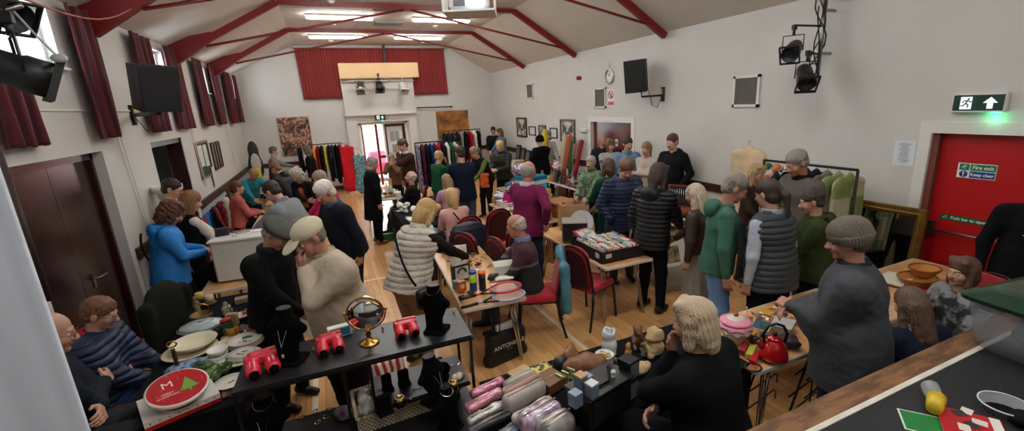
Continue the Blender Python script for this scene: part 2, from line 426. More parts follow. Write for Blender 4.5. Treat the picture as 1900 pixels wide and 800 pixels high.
    for sg, ar in zip(sgs, arms):
        t = ARMS[ar] if isinstance(ar, str) else ar
        sh = shz+np.array([sg*W*ct, sg*W*st, 0])
        o = np.array([sg*t[0], 0, 0])+np.array([0, t[1], t[2]])
        if abs(lean) > 14 and not (isinstance(ar, str) and ar in ('chin', 'face', 'cross')): o = o
        else: o = np.array([o[0], 0, 0])+tb*o[1]+u*o[2]
        o = o*s
        o[0] += 0 if isinstance(ar, str) and ar in ('hold', 'chin', 'face', 'low', 'lap', 'cross', 'reach', 'table') else 0
        wr = shz+np.array([0, 0, 0])+o if (isinstance(ar, str) and ar in ('chin', 'face', 'cross', 'hold', 'low', 'lap', 'reach', 'table', 'pocket', 'down', 'back', 'hip')) or not isinstance(ar, str) else sh+o
        L1, L2 = .285*s, .25*s; v = wr-sh; dl = np.linalg.norm(v)
        if dl > (L1+L2)*.995: wr = sh+v/dl*(L1+L2)*.995; v = wr-sh; dl = np.linalg.norm(v)
        ca = (L1**2+dl**2-L2**2)/(2*L1*dl); ca = max(-1, min(1, ca)); hin = nrm(np.array([sg*.55, -.35, -.75]) if ar not in ('cross', 'chin', 'face') else np.array([sg*.5, .35, -.8]))
        vd = v/dl; pr = hin-vd*(hin@vd); pr = nrm(pr); el = sh+vd*L1*ca+pr*L1*math.sqrt(1-ca*ca)
        fd = nrm(wr-el)
        AR.append((sg, ar, sh, el, wr, fd))
    # legs
    LG = []
    for sg in sgs:
        hj = hip+np.array([sg*.09*s, 0, -.03]);
        if sit is None:
            an = np.array([sg*(.10+.02*w)*s, sg*legs*.22+.0, .085*s]); kn = (hj+an)/2+np.array([0, .035, 0])
        else:
            kn = hip+np.array([sg*(.12)*s, .42*s, -.04]); an = np.array([sg*.12*s, .40*s+.06+sg*.07, .085*s])
        LG.append((sg, hj, kn, an))
    # body mesh: fine head + fine hands + coarse limbs, joined as one
    parts = []
    parts.append(sdf([(head+neck, .016*s), (eyes, .0)], hh, 0))
    hnds = []
    for sg, ar, sh, el, wr, fd in AR:
        if ar == 'pocket': continue
        if ar in ('chin', 'face'): pn = nrm(HP(0, .02, -.05)-wr); hd = nrm(fd*.25+u*1.0-np.array([sg*.25, 0, 0]))
        elif ar == 'cross': pn = np.array([0, -1., -.2]); hd = fd
        elif ar in ('down', 'back', 'hip'): pn = np.array([-sg, .2, 0]); hd = nrm(fd*.6+np.array([0, .15, -.6]))
        else: pn = nrm(np.array([-sg*.7, 0, -.7])); hd = nrm(fd+np.array([-sg*.25, .1, 0]))
        sd = 1.0 if np.cross(hd, pn)@np.array([0, .3, 1.0]) > 0 else -1.0
        if ar in ('chin', 'face'): sd = 1.0 if np.cross(hd, pn)@(tb+u*.2) > 0 else -1.0
        hnds += hand(wr+hd*.01, hd, pn, sd, .75 if ar in ('chin', 'face') else curl, hh*1.1, s)
    if hnds: parts.append(sdf([(hnds, .006)], min(.0075, hh*1.1)))
    core = [cap(hip, nb-u*.05, .09*s, .09*s, sq=((0, 1, 0), 1.2)), cap(nb-u*.06, HP(0, -.02, -.04), .045, .045)]
    for sg, ar, sh, el, wr, fd in AR: core += [cap(nb-u*.08, sh, .05, .045), cap(sh, el, .042, .036), cap(el, wr, .034, .025)]
    for sg, hj, kn, an in LG: core += [cap(hj, kn, .07*s, .05*s), cap(kn, an, .045*s, .034*s)]
    parts.append(sdf([(core, .03)], .026))
    off = 0; VV = []; QQ = []; LL = []
    for V, Q, lb in parts: VV.append(V); QQ.append(Q+off); LL.append(lb); off += len(V)
    body = rawmesh('person', np.concatenate(VV), np.concatenate(QQ), [sk, LIP, EYE, EYEW], None, True, np.concatenate(LL), root, yr)
    tag(body, label, 'person', group)
    # ---------------- top garment
    tc, tk = top; nz = noise(.0028 if hb < .012 else .0036, 26, int(px)); nz2 = noise(.003, 60, int(py))
    t = {'sweater': .014, 'jacket': .024, 'puffer': .034, 'coat': .030, 'tee': .008}[tk]
    if tk == 'puffer':
        sp = .055
        def dsp(x, y, zz): return nz(x, y, zz)*.6+.016*(1-np.abs(np.sin(PI*(zz+.25*y*math.tan(min(l, .7)))/sp)))**2.0-.006
    else:
        def dsp(x, y, zz): return nz(x, y, zz)+nz2(x, y, zz)*.5
    hz = hip-u*hem*s
    fl = .018 if hem > .15 else 0
    TW = rotm((0, 0, 1), R(tw)); Mt = np.stack([np.array([1., 0, 0]), tb, u], 1); MtT = TW@Mt
    tor = [ell(hip+u*.34*s, (.152*s*(.55+.45*w)+t, .112*s*(.5+.5*w)+t, .19*s), MtT), ell(hip+u*.13*s+tb*(.012+belly)*s, (.142*s*w+t, .112*s*w+t+belly*.5, .17*s), Mt),
           cap(hip-u*.02, hip-u*hem*s-u*.06, .158*s*w+t, .160*s*w+t+fl, sq=((0, 1, 0), 1.3)),
           cap(shz+np.array([-W*ct, -W*st, 0])*.82-u*.01, shz+np.array([W*ct, W*st, 0])*.82-u*.01, .058*s+t*.7, sq=(tb, 1.1)),
           cap(nb-u*.015, shz+np.array([W*ct, W*st, 0])*.75+u*.01, .05*s+t*.3, .045*s+t*.4), cap(nb-u*.015, shz-np.array([W*ct, W*st, 0])*.75+u*.01, .05*s+t*.3, .045*s+t*.4)]
    if sit is not None: hz = hip-u*min(hem, .06)
    yk = .062*s*(.5+.5*w)+t*.8; tor.append(cap(shz-np.array([W*ct, W*st, 0])*.8-u*.085*s, shz+np.array([W*ct, W*st, 0])*.8-u*.085*s, yk, sq=(tb, .95)))
    subs = []
    if open_:
        subs = [rbx(hip+u*(.16 if True else 0)+tb*(.16*s*w), (.085+.05*w, .16, .86), .02, MtT, sub=True)]
    g1 = (tor+[cap(hip-u*.02, hip+u*.34*s, .14*s*w+t, .148*s*(.5+.5*w)+t, sq=(tb, 1.32))]+subs+[ell(HP(0, .0, -.07), (.06*s, .062*s, .085*s), sub=True)], (.035+.05*max(0, w-1.15))*s, [(-u, -(hz@u))])
    slv = []
    for sg, ar, sh, el, wr, fd in AR:
        slv += [cap(sh-u*.005, el, .054*s*(.7+.3*w)+t, .043*s+t*.8), cap(el, wr-fd*.012, .042*s+t*.8, .030*s+t*.55)]
    nrmk = topmat or (fab(tc) if tk != 'puffer' else mat(tc, .5, var=.1, bump=.15, bs=60, spec=.3))
    if tk == 'jacket' and not topmat: nrmk = fab(tc, rough=.75)
    slcut = None
    if vest:
        V, Q, lb = sdf([g1], hb, 0, dsp); rawmesh('gilet', V, Q, nrmk, body, True)
        if sleeve:
            tt = t; sl2 = []
            for sg, ar, sh, el, wr, fd in AR: sl2 += [cap(sh-u*.005, el, .062*s, .052*s), cap(el, wr-fd*.01, .05*s, .036*s)]
            V, Q, lb = sdf([(sl2, .02)], hb, 0, lambda x, y, zz: nz(x, y, zz)+nz2(x, y, zz)*.5); rawmesh('sleeves', V, Q, fab(sleeve), body, True)
    else:
        gs = [g1, (slv, .02)]
        V, Q, lb = sdf(gs, hb, .03+.09*max(0, w-1.15), dsp)
        rawmesh({'sweater': 'sweater', 'jacket': 'jacket', 'puffer': 'padded_jacket', 'coat': 'coat', 'tee': 'shirt'}[tk], V, Q, nrmk, body, True)
    if open_:
        inn = [ell(hip+u*.34*s, (.138*s*w, .108*s*(.5+.5*w), .19*s), MtT), ell(hip+u*.13*s+tb*(.012+belly)*s, (.132*s*w, .108*s*w+belly*.5, .17*s), Mt), cap(hip, hip-u*.1, .135*s*w, .13*s*w, sq=((0, 1, 0), 1.3)),
               cap(nb-u*.06, nb+u*.0, .085*s, .06*s)]
        V, Q, lb = sdf([(inn+[ell(HP(0, .0, -.07), (.052*s, .055*s, .085*s), sub=True)], .03)], hb, 0, nz); rawmesh('shirt', V, Q, fab(open_), body, True)
    if collar or hood:
        P = []
        n0 = nb+u*.012*s; rr = .076*s
        for i in range(13):
            a = PI*1.5*(i/12)-PI*.25 if open_ or hood else 2*PI*i/12
            P.append(n0+np.array([rr*math.cos(a+PI), 0, 0])+tb*(-rr*math.sin(a)*(1) if (open_ or hood) else rr*math.sin(a))+u*(.012 if not open_ else .02*math.sin(a)))
        pr = [cap(P[i], P[i+1], .017*s, .017*s) for i in range(12)]+[cap(P[i]+u*.03, P[i+1]+u*.03, .013*s, .013*s) for i in range(12)]
        if hood:
            hn = .11 if hood is True else .13
            pr = [cap(P[i], P[i+1], .022*s, .022*s) for i in range(12)]+[ell(nb-tb*.115*s-u*.015*s, (.115*s, .062*s, .085*s), Mt), ell(nb-tb*.075*s+u*.035*s, (.1*s, .045*s, .04*s), Mt), ell(nb-tb*.08*s+u*.075*s, (.075*s, .04*s, .035*s), Mt, sub=True)]
        V, Q, lb = sdf([(pr, .015)], min(hb, .011), 0, noise(.003, 40, int(px)+3)); rawmesh('hood' if hood else 'collar', V, Q, nrmk if not collar else fab(collar), body, True)
    # ---------------- bottoms
    bc, bk = bot
    bm_ = fab(bc, rough=.9)
    if bk == 'skirt':
        pr = [cap(hip+u*.08, hip, .13*s*w, .155*s*w, sq=((0, 1, 0), 1.25)), cap(hip, (0, 0, .12), .16*s*w, .22*s, sq=((0, 1, 0), 1.2))]
        V, Q, lb = sdf([(pr, .04, [((0, 0, -1), -.1)])], hb, 0, lambda x, y, zz: .011*np.sin(np.arctan2(y, x)*11+zz*3)*np.clip(1.0-zz, 0, 1)+nz(x, y, zz)); rawmesh('skirt', V, Q, bm_, body, True)
    else:
        pr = [cap(hip+u*.05, hip-u*.02, .132*s*w, .15*s*w, sq=((0, 1, 0), 1.25))]
        k_ = 1+(w-1)*.8
        for sg, hj, kn, an in LG: pr += [cap(hj, kn, .092*s*k_, .064*s*k_), cap(kn, an+(kn-an)*(.0 if botlen is None else botlen), .062*s*k_, .055*s)]
        V, Q, lb = sdf([(pr, .03)], hb*1.1, 0, lambda x, y, zz: nz(x, y, zz)*1.2); rawmesh('jeans' if bk == 'jeans' else 'trousers', V, Q, bm_ if bk != 'jeans' else fab(bc, var=.25, vs=5), body, True)
    for sg, hj, kn, an in LG:
        pr = [cap(an+np.array([0, -.045, -.035])*s, an+np.array([0, .13, -.048])*s, .042*s, .034*s, sq=((0, 0, 1), 1.1)), cap(an+np.array([0, -.02, .0]), an+np.array([0, .02, -.02]), .044*s, .04*s)]
        V, Q, lb = sdf([(pr, .02, [((0, 0, -1), -.004)])], hb, 0); rawmesh('shoe', V, Q, mat(shoes, .45), body, True)
    # ---------------- hair
    hk, hcx = hair; hm = hair_mat(hcx)
    ha = noise(.003, 55, int(px)+9)
    def strands(A, N=34):
        iM = Mh.T
        def f(x, y, zz):
            q = np.stack([x, y, zz], 0)-hc[:, None]; q = iM@q
            return A*np.sin(np.arctan2(q[1]-.01, q[0])*N+q[2]*8+1.2*np.sin(q[2]*14))+ha(x, y, zz)
        return f
    face = [E((0, .103, -.042), (.075, .085, .092), sub=True)]
    hp_, ds = [], strands(.0018)
    if hk == 'short':
        hp_ = [E((0, -.018, .047), (.083, .103, .09)), E((0, -.05, -.02), (.07, .062, .06))]+face+[E((.08, .03, -.06), (.03, .055, .05), sub=True), E((-.08, .03, -.06), (.03, .055, .05), sub=True), E((0, .0, -.125), (.11, .11, .06), sub=True)]
    elif hk == 'thick':
        hp_ = [E((0, -.014, .055), (.09, .108, .095)), E((0, -.05, -.02), (.076, .066, .07))]+face+[E((.08, .03, -.07), (.03, .05, .05), sub=True), E((-.08, .03, -.07), (.03, .05, .05), sub=True), E((0, .0, -.135), (.11, .11, .06), sub=True)]
    elif hk == 'fringe':
        hp_ = [E((0, -.022, .03), (.082, .099, .07)), E((0, -.05, -.02), (.07, .06, .055))]+face+[E((0, .035, .115), (.092, .125, .085), sub=True), E((0, .1, .03), (.1, .085, .09), sub=True), E((0, .0, -.125), (.11, .11, .06), sub=True)]
    elif hk in ('bob', 'curly', 'medium'):
        g = .012 if hk == 'curly' else 0; ln = {'bob': -.095, 'curly': -.07, 'medium': -.14}[hk]
        hp_ = [E((0, -.016, .05), (.09+g, .108+g, .096+g)), C((.068, -.005, .03), (.073, .012, ln), .034+g, .03+g), C((-.068, -.005, .03), (-.073, .012, ln), .034+g, .03+g),
               E((0, -.06, -.03), (.087+g, .06+g, .11+g*2)), C((0, -.065, 0), (0, -.06, ln-.015), .06+g, .05+g), C((.05, .05, .105), (-.05, .045, .1), .03, .03)]
        hp_ += [E((0, .108, -.055), (.058, .08, .095), sub=True)]
        if hk == 'curly': ds = noise(.011, 75, int(px))
    elif hk in ('long', 'ponytail', 'bun'):
        hp_ = [E((0, -.018, .05), (.085, .105, .092)), E((0, -.05, -.02), (.074, .062, .075))]
        if hk == 'long':
            hp_ += [C((.062, -.015, .02), (.075, .0, -.19), .036, .038), C((-.062, -.015, .02), (-.075, .0, -.19), .036, .038), C((0, -.07, 0), (0, -.1, -.24), .07, .05), C((.04, -.07, 0), (.05, -.08, -.25), .05, .03), C((-.04, -.07, 0), (-.05, -.08, -.25), .05, .03)]
        elif hk == 'ponytail':
            hp_ += [E((0, -.118, .03), (.024, .026, .024)), C((0, -.12, .03), (0, -.155, -.03), .024, .032), C((0, -.155, -.03), (.01, -.14, -.2), .032, .014)]
        else: hp_ += [E((0, -.125, .045), (.042, .035, .04))]
        hp_ += face
        if hk == 'long': hp_ += [E((0, .115, -.1), (.06, .09, .16), sub=True)]
    if hp_ and hk != 'none':
        V, Q, lb = sdf([(hp_, .018)], max(.0045, hh*1.1), 0, ds); rawmesh('hair', V, Q, hm, body, True)
    # ---------------- headwear
    if hat:
        kd, hcol = hat; hmm = fab(hcol, bump=.5, bs=160)
        if kd == 'beanie':
            pr = [E((0, -.018, .055), (.098, .118, .1)), C((0, -.02, .02), (0, -.018, .03), .1, .1)]
            iM = Mh.T
            def bd(x, y, zz):
                q = iM@(np.stack([x, y, zz], 0)-hc[:, None]); return .0035*np.sin(np.arctan2(q[1], q[0])*44)-.007*((q[2] < .045) & (q[2] > -.02))+noise(.004, 40, 3)(x, y, zz)
            n_ = Mh@np.array([0, .28, -1]); n_ = nrm(n_)
            V, Q, lb = sdf([(pr, .02, [(n_, n_@HP(0, 0, -.005))])], max(.005, hh), 0, bd); rawmesh('beanie', V, Q, hmm, body, True)
        else:
            top_ = [E((0, -.02, .062), (.092, .112, .075))] if kd == 'cap' else [E((0, .0, .078), (.105, .135, .052)), E((0, -.02, .05), (.09, .11, .05))]
            n_ = nrm(Mh@np.array([0, .12, -1]))
            brim = [ell(HP(0, .125, .036), (.07*s, .075*s, .009*s), Mh@rotm((1, 0, 0), -R(16)))]
            V, Q, lb = sdf([(top_, .03, [(n_, n_@HP(0, 0, .03))]), (brim, .01)], max(.0045, hh), .006, noise(.0015, 40, 5)); rawmesh('cap' if kd == 'cap' else 'flat_cap', V, Q, hmm, body, True)
    if glasses:
        mb = MB()
        for sg in (1, -1):
            pts = [HP(sg*.033+.024*math.cos(a)*1.0, .103-.004*abs(math.cos(a)), .001+.017*math.sin(a)) for a in [2*PI*i/14 for i in range(14)]]
            mb.tube(pts, .0022, 5, closed=True)
            mb.tube([HP(sg*.057, .1, .006), HP(sg*.078, .06, .006), HP(sg*.081, -.005, .004), HP(sg*.08, -.02, -.012)], .002, 5)
        mb.tube([HP(-.009, .106, .004), HP(.009, .106, .004)], .002, 5)
        g = mb.build('glasses', [mat('#2a1d18', .3)], body)
    if extra: extra(body, dict(hip=hip, nb=nb, u=u, tb=tb, s=s, W=W, w=w, HP=HP, AR=AR, hb=hb, t=t, hc=hc, LG=LG, Mt=Mt))
    return body
# ------------------------------------------------------------ room
XL, XR, YB, YF = -2.3, 6.0, 16.6, 1.3
ZL, ZR, ZC, CL, CRX = 3.85, 3.72, 4.7, -.45, 4.35
YN = -2.6
WALLM = mat('#cdcbc6', .75, var=.03, vs=1.5, bump=.05, bs=60); CEILM = mat('#cdc6bb', .8, var=.03, vs=2, bump=.04, bs=80)
LOWM = mat('#a9aeb0', .7, var=.05, vs=2); REDP = mat('#740b13', .4); TRIMW = mat('#dcdad4', .45); DARKW = wood('#2a1210', '#3a1a14', .3, (2, 2, .6)); DADO = wood('#2c1512', '#43231b', .35, (6, 1, 6))
def floor_mat():
    m = bpy.data.materials.new('wood_strip_floor'); m.use_nodes = True; N = m.node_tree.nodes; L = m.node_tree.links; b = N['Principled BSDF']
    tc = N.new('ShaderNodeTexCoord'); mp = N.new('ShaderNodeMapping'); mp.inputs['Rotation'].default_value = (0, 0, PI/2); L.new(tc.outputs['Object'], mp.inputs[0])
    br = N.new('ShaderNodeTexBrick'); br.inputs['Scale'].default_value = 1; br.inputs['Brick Width'].default_value = 1.15; br.inputs['Row Height'].default_value = .085; br.inputs['Mortar Size'].default_value = .0018
    br.offset_frequency = 3; br.offset = .37
    br.inputs['Color1'].default_value = lin('#deac70'); br.inputs['Color2'].default_value = lin('#bf8c54'); br.inputs['Mortar'].default_value = lin('#7d5a38'); br.inputs['Bias'].default_value = -.1
    L.new(mp.outputs[0], br.inputs['Vector'])
    n = N.new('ShaderNodeTexNoise'); n.inputs['Scale'].default_value = 3; n.inputs['Detail'].default_value = 5
    mp2 = N.new('ShaderNodeMapping'); mp2.inputs['Scale'].default_value = (7, .6, 1); L.new(tc.outputs['Object'], mp2.inputs[0]); L.new(mp2.outputs[0], n.inputs['Vector'])
    mx = N.new('ShaderNodeMix'); mx.data_type = 'RGBA'; mx.blend_type = 'MULTIPLY'; mx.inputs['Factor'].default_value = .45
    rp = N.new('ShaderNodeValToRGB'); rp.color_ramp.elements[0].color = (.62, .55, .48, 1); rp.color_ramp.elements[1].color = (1, 1, 1, 1); rp.color_ramp.elements[0].position = .3; rp.color_ramp.elements[1].position = .62
    L.new(n.outputs['Fac'], rp.inputs[0]); L.new(br.outputs['Color'], mx.inputs['A']); L.new(rp.outputs[0], mx.inputs['B']); L.new(mx.outputs['Result'], b.inputs['Base Color'])
    b.inputs['Roughness'].default_value = .34
    return m
struct(MB().bb((XL-.3, YN, -.1), (XR+.3, YB+.3, 0)), 'floor', floor_mat())
def wall_x(name, X0, X1, z1, holes, y0, y1, m):
    """wall in the YZ plane from y0..y1 with rectangular holes (ya,yb,za,zb)"""
    mb = MB(); ys = sorted({y0, y1, *[h[0] for h in holes], *[h[1] for h in holes]})
    for a, b in zip(ys[:-1], ys[1:]):
        hs = sorted([h for h in holes if h[0] <= a+1e-6 and h[1] >= b-1e-6], key=lambda q: q[2]); z = 0
        for h in hs:
            if h[2] > z+1e-6: mb.bb((X0, a, z), (X1, b, h[2]))
            z = h[3]
        if z < z1: mb.bb((X0, a, z), (X1, b, z1))
    return struct(mb, name, m)
WIN = [(5.28, 6.25), (8.74, 9.82), (12.08, 12.92), (15.3, 16.25)]; WZ = (3.16, 3.72)
DL = (4.86, 6.6, 0, 2.3); DL2 = (8.2, 9.8, 0, 2.3)
wall_x('wall_left', XL-.25, XL, ZL+.05, [(a, b, *WZ) for a, b in WIN]+[DL, DL2], YN, YB+.3, WALLM)
DR = (7.95, 9.62, 0, 2.12); DF = (1.62, 2.72, 0, 2.12)
wall_x('wall_right', XR, XR+.25, ZR+.05, [DR, DF], YN, YB+.3, WALLM)
# gable wall with doorway
mb = MB(); DX = (1.12, 2.72, 2.18)
mb.bb((XL, YB, 0), (DX[0], YB+.25, 2.6)); mb.bb((DX[1], YB, 0), (XR, YB+.25, 2.6)); mb.bb((DX[0], YB, DX[2]), (DX[1], YB+.25, 2.6))
mb.prism([(XL, 2.6), (XR, 2.6), (XR, ZR+.1), (CRX, ZC+.1), (CL, ZC+.1), (XL, ZL+.1)], YB, YB+.25, 'y')
struct(mb, 'wall_back', WALLM)
struct(MB().bb((XL-.3, YN-.2, 0), (XR+.3, YN, 5)), 'wall_front', WALLM)
mb = MB(); T = .12
for (xa, za), (xb, zb) in (((XL-.25, ZL-.12), (CL, ZC)), ((CRX, ZC), (XR+.25, ZR-.12))):
    mb.prism([(xa, za), (xb, zb), (xb, zb+T), (xa, za+T)], YN, YB+.25, 'y')
mb.bb((CL, YN, ZC), (CRX, YB+.25, ZC+T))
struct(mb, 'ceiling', CEILM)
# breast over the back door, pelmet, ledge
mb = MB().bb((.74, 16.32, 2.52), (3.06, YB, 3.62)); mb.bb((.70, 16.24, 2.44), (3.10, YB, 2.52)); mb.bb((.74, 16.36, 2.2), (1.06, YB, 2.44)).bb((2.78, 16.36, 2.2), (3.06, YB, 2.44)).bb((1.06, 16.40, 2.2), (2.78, YB, 2.44)); mb.bb((.74, 16.36, 0), (1.06, YB, 2.2)).bb((2.78, 16.36, 0), (3.06, YB, 2.2))
struct(mb, 'trim_1', WALLM)
solo(MB().bb((.72, 16.08, 3.62), (3.24, YB-.02, 4.1), bev=.01), 'pelmet_box', [mat('#d9b585', .5, var=.05, vs=1.5)], 'long pale plywood box pelmet mounted over the back curtain', 'pelmet')
# dado rails / skirting
mb = MB()
mb.bb((XL, DL[1]+.13, .96), (XL+.035, DL2[0]-.13, 1.1)); mb.bb((XL, DL2[1]+.2, .96), (XL+.035, YB, 1.1)); mb.bb((XL, YF, .96), (XL+.035, DL[0]-.12, 1.1)); struct(mb, 'trim_2', DADO)
mb = MB(); mb.bb((XR-.035, DR[1]+.1, .97), (XR, YB, 1.1)); mb.bb((XR-.035, DF[1]+.1, .97), (XR, DR[0]-.1, 1.1)); struct(mb, 'trim_3', DADO)
mb = MB(); mb.bb((XL, YB-.035, .97), (.74, YB, 1.1)); mb.bb((3.06, YB-.035, .97), (XR, YB, 1.1)); struct(mb, 'trim_4', DADO)
mb = MB()
mb.bb((XL, DL[1]+.13, .12), (XL+.012, DL2[0]-.13, .96)); mb.bb((XL, DL2[1]+.2, .12), (XL+.012, YB, .96)); struct(mb, 'trim_5', LOWM)
mb = MB().bb((XL, DL[1]+.13, 0), (XL+.02, DL2[0]-.13, .12)).bb((XL, DL2[1]+.2, 0), (XL+.02, YB, .12)); struct(mb, 'baseboard_left', DARKW)
mb = MB().bb((XR-.02, DR[1]+.1, 0), (XR, YB, .14)).bb((XR-.02, DF[1]+.1, 0), (XR, DR[0]-.1, .14)); struct(mb, 'baseboard_right', DARKW)
mb = MB().bb((XL, YB-.02, 0), (.74, YB, .14)).bb((3.06, YB-.02, 0), (XR, YB, .14)); struct(mb, 'baseboard_back', DARKW)
struct(MB().bb((XL, 5.5, 2.735), (XL+.015, YB, 2.755)).bb((XL, YN, 2.735), (XL+.015, 5.2, 2.755)), 'trim_6', TRIMW)
# floor court lines
LINE = mat('#d8cfbd', .4); mb = MB()
p = onZ(725, 513, 0); mb.bb((XL+.3, p.y-.025, .0005), (1.6, p.y+.025, .003))
p = onZ(670, 408, 0); mb.bb((XL+.3, p.y-.025, .0005), (3, p.y+.025, .003))
a = onZ(1030, 600, 0); b = onZ(1098, 658, 0); d = (b-a).normalized(); n = Vector((-d.y, d.x, 0))*.025; a2 = a-d*.9; b2 = b+d*1.6
mb.prism([(q.x, q.y) for q in (a2-n, b2-n, b2+n, a2+n)], .0005, .003)
a = onZ(585, 745, 0); mb.bb((a.x-.025, a.y-.9, .0005), (a.x+.025, onZ(725, 513, 0).y, .003))
struct(mb, 'trim_7', LINE)
# ------------------------------------------------------------ windows
GLASS = mat('#f4f8fa', .02, trans=1.0); UPVC = mat('#e8e9e8', .35)
for i, (a, b) in enumerate(WIN):
    o = thing('window_%d' % (i+1), None, None, (XL-.12, (a+b)/2, (WZ[0]+WZ[1])/2)); o['kind'] = 'structure'
    w, h = (b-a)/2, (WZ[1]-WZ[0])/2; mb = MB(); t = .05
    for x in (0,):
        mb.bb((-.03, -w, -h), (.03, -w+t, h)).bb((-.03, w-t, -h), (.03, w, h)).bb((-.03, -w+t, -h), (.03, w-t, -h+t)).bb((-.03, -w+t, h-t), (.03, w-t, h)).bb((-.035, -.035, -h+t), (.035, .035, h-t))
    mb.build('window_frame', UPVC, o)
    MB().bb((-.004, -w+t, -h+t), (.004, -.035, h-t)).bb((-.004, .035, -h+t), (.004, w-t, h-t)).build('pane', GLASS, o)
    MB().bb((.03, -w-.03, -h-.03), (.18, w+.03, -h), bev=.008).build('window_sill', UPVC, o)
# curtains on left wall
VEL = mat('#4c0716', .85, sheen=.12, var=.35, vs=5, kind='w', sc=(1, 4, .3), bump=.2, bs=60)
def curtain(name, p0, p1, z0, z1, folds, amp, nrml, m, label, cat, group=None, flare=0, loc=None, th=.012, ph=0, parts=True):
    """pleated cloth between plan points p0,p1"""
    p0 = Vector((*p0, 0)); p1 = Vector((*p1, 0)); d = p1-p0; L = d.length; n = Vector((*nrml, 0)); c = (p0+p1)/2
    def fn(u, v):
        z = z1+(z0-z1)*v; q = p0+d*(.5+(u-.5)*(1+flare*v)); a = amp*(.65+.5*v)
        o = a*math.sin(u*folds*2*PI+ph+.6*math.sin(v*2.3+u*7))+.35*a*math.sin(u*folds*4.3*PI+1+v*1.2)
        return (q.x-c.x+n.x*o, q.y-c.y+n.y*o, z-z1+.006*math.sin(u*folds*6))
    o = solo(MB().grid(fn, int(folds*14), 16), name, m, label, cat, (c.x, c.y, z1), 0, group)
    solidify(o, th); return o
cur = [((4.8, 5.36), 'dark red velvet curtain at far left edge of the frame', 3.0), ((6.36, 6.95), 'tall dark red velvet curtain to the right of the nearest high window', 3.95), ((8.12, 8.85), 'dark red curtain left of the loudspeaker window', 3.85), ((9.6, 10.4), 'dark red curtain showing right of the wall loudspeaker', 3.85),
       ((11.45, 12.2), 'dark red curtain left of the third high window', 3.85), ((12.9, 13.8), 'dark red curtain right of the third high window', 3.85), ((14.6, 15.35), 'dark red curtain left of the farthest high window', 3.85), ((16.1, 16.5), 'narrow dark red curtain in the corner beside the farthest window', 3.85)]
for (a, b), lb, zt in cur:
    curtain('curtain', (XL+.1, a), (XL+.1, b), 2.44, min(zt, 3.8), 3.0, .032, (1, 0), VEL, lb, 'curtain', flare=.06, ph=a)
cord = mat('#c9c4b8', .6)
for y in (7.02, 10.45, 13.95, 16.45):
    solo(MB().tube([(XL+.03, y, 2.44), (XL+.03, y+.12, 1.35), (XL+.03, y+.2, 1.3), (XL+.03, y+.22, 1.4), (XL+.03, y+.1, 2.44)], .006, 6), 'pull_cord', cord, {7.02: 'looped white pull cord beside the big dark door', 10.45: 'looped white pull cord right of the half open far door', 13.95: 'looped white pull cord left of the corner cord', 16.45: 'looped white pull cord hanging in the far left corner'}[y], 'pull cord')
# back curtain
BV = mat('#6b0f14', .8, sheen=.2, h2='#9c3028', kind='w', vs=3.4, var=.5, sc=(5, 1, .12), bump=.1, bs=60)
curtain('curtain', (-.45, YB-.1), (.9, YB-.1), 3.04, 4.6, 14, .02, (0, 1), BV, 'wide red curtain on the back wall, left of the pelmet box', 'curtain', flare=-.05)
curtain('curtain', (.9, YB-.1), (3.0, YB-.1), 3.7, 4.6, 18, .018, (0, 1), BV, 'red curtain strip showing above the pelmet box', 'curtain')
curtain('curtain', (3.0, YB-.1), (4.27, YB-.1), 3.06, 4.6, 13, .02, (0, 1), BV, 'wide red curtain on the back wall, right of the pelmet box', 'curtain', flare=.06)
struct(MB().bb((-.55, YB-.13, 4.6), (4.4, YB-.005, 4.64)), 'trim_8', mat('#b9b3aa', .5))
# ------------------------------------------------------------ doors
o = thing('door_1', None, None, (XL, (DL[0]+DL[1])/2, 0)); o['kind'] = 'structure'; w = (DL[1]-DL[0])/2
mb = MB().bb((-.2, -w+.05, 0), (-.14, -.004, 2.22)).bb((-.2, .004, 0), (-.14, w-.05, 2.22)).bb((-.205, -w+.3, 1.5), (-.135, -w+.306, 2.1)); mb.build('door_leaf', wood('#2e1510', '#3b1c15', .25, (2, 1.2, .35)), o)
MB().bb((-.22, -w, 0), (-.1, -w+.05, 2.3)).bb((-.22, w-.05, 0), (-.1, w, 2.3)).bb((-.22, -w, 2.22), (-.1, w, 2.3)).build('door_frame', DARKW, o)
MB().tube([(-.13, .22, 1.02), (-.075, .22, 1.02), (-.07, .36, 1.02)], .011, 8).box((-.135, .22, 1.0), (.012, .04, .16)).build('door_handle', STEEL, o)
o = thing('door_2', None, None, (XL, (DL2[0]+DL2[1])/2, 0)); o['kind'] = 'structure'; w = (DL2[1]-DL2[0])/2
MB().bb((-.22, -w, 0), (-.02, -w+.06, 2.3)).bb((-.22, w-.06, 0), (.0, w, 2.3)).bb((-.22, -w, 2.22), (-.02, w, 2.3)).build('door_frame', DARKW, o)
mb = MB(); M_ = Matrix.Rotation(R(28), 3, 'Z'); mb.box((-.22-.32, w-.3, 1.11), (.05, .72, 2.18), M=M_); mb.build('door_leaf', DARKW, o)
MB().bb((-.3, -.05, 0), (-.24, .0, 2.2)).build('door_edge', TRIMW, o)
# alcove behind door 2
mb = MB().bb((XL-2.0, 7.6, 0), (XL-1.9, 12.0, 2.8)).bb((XL-1.9, 7.6, 0), (XL-.25, 7.7, 2.8)).bb((XL-1.9, 11.9, 0), (XL-.25, 12.0, 2.8)).bb((XL-2.0, 7.6, 2.8), (XL-.25, 12.0, 2.9)).bb((XL-2, 7.6, -.1), (XL-.3, 12, 0)); struct(mb, 'wall_passage', mat('#b9bfc4', .7))
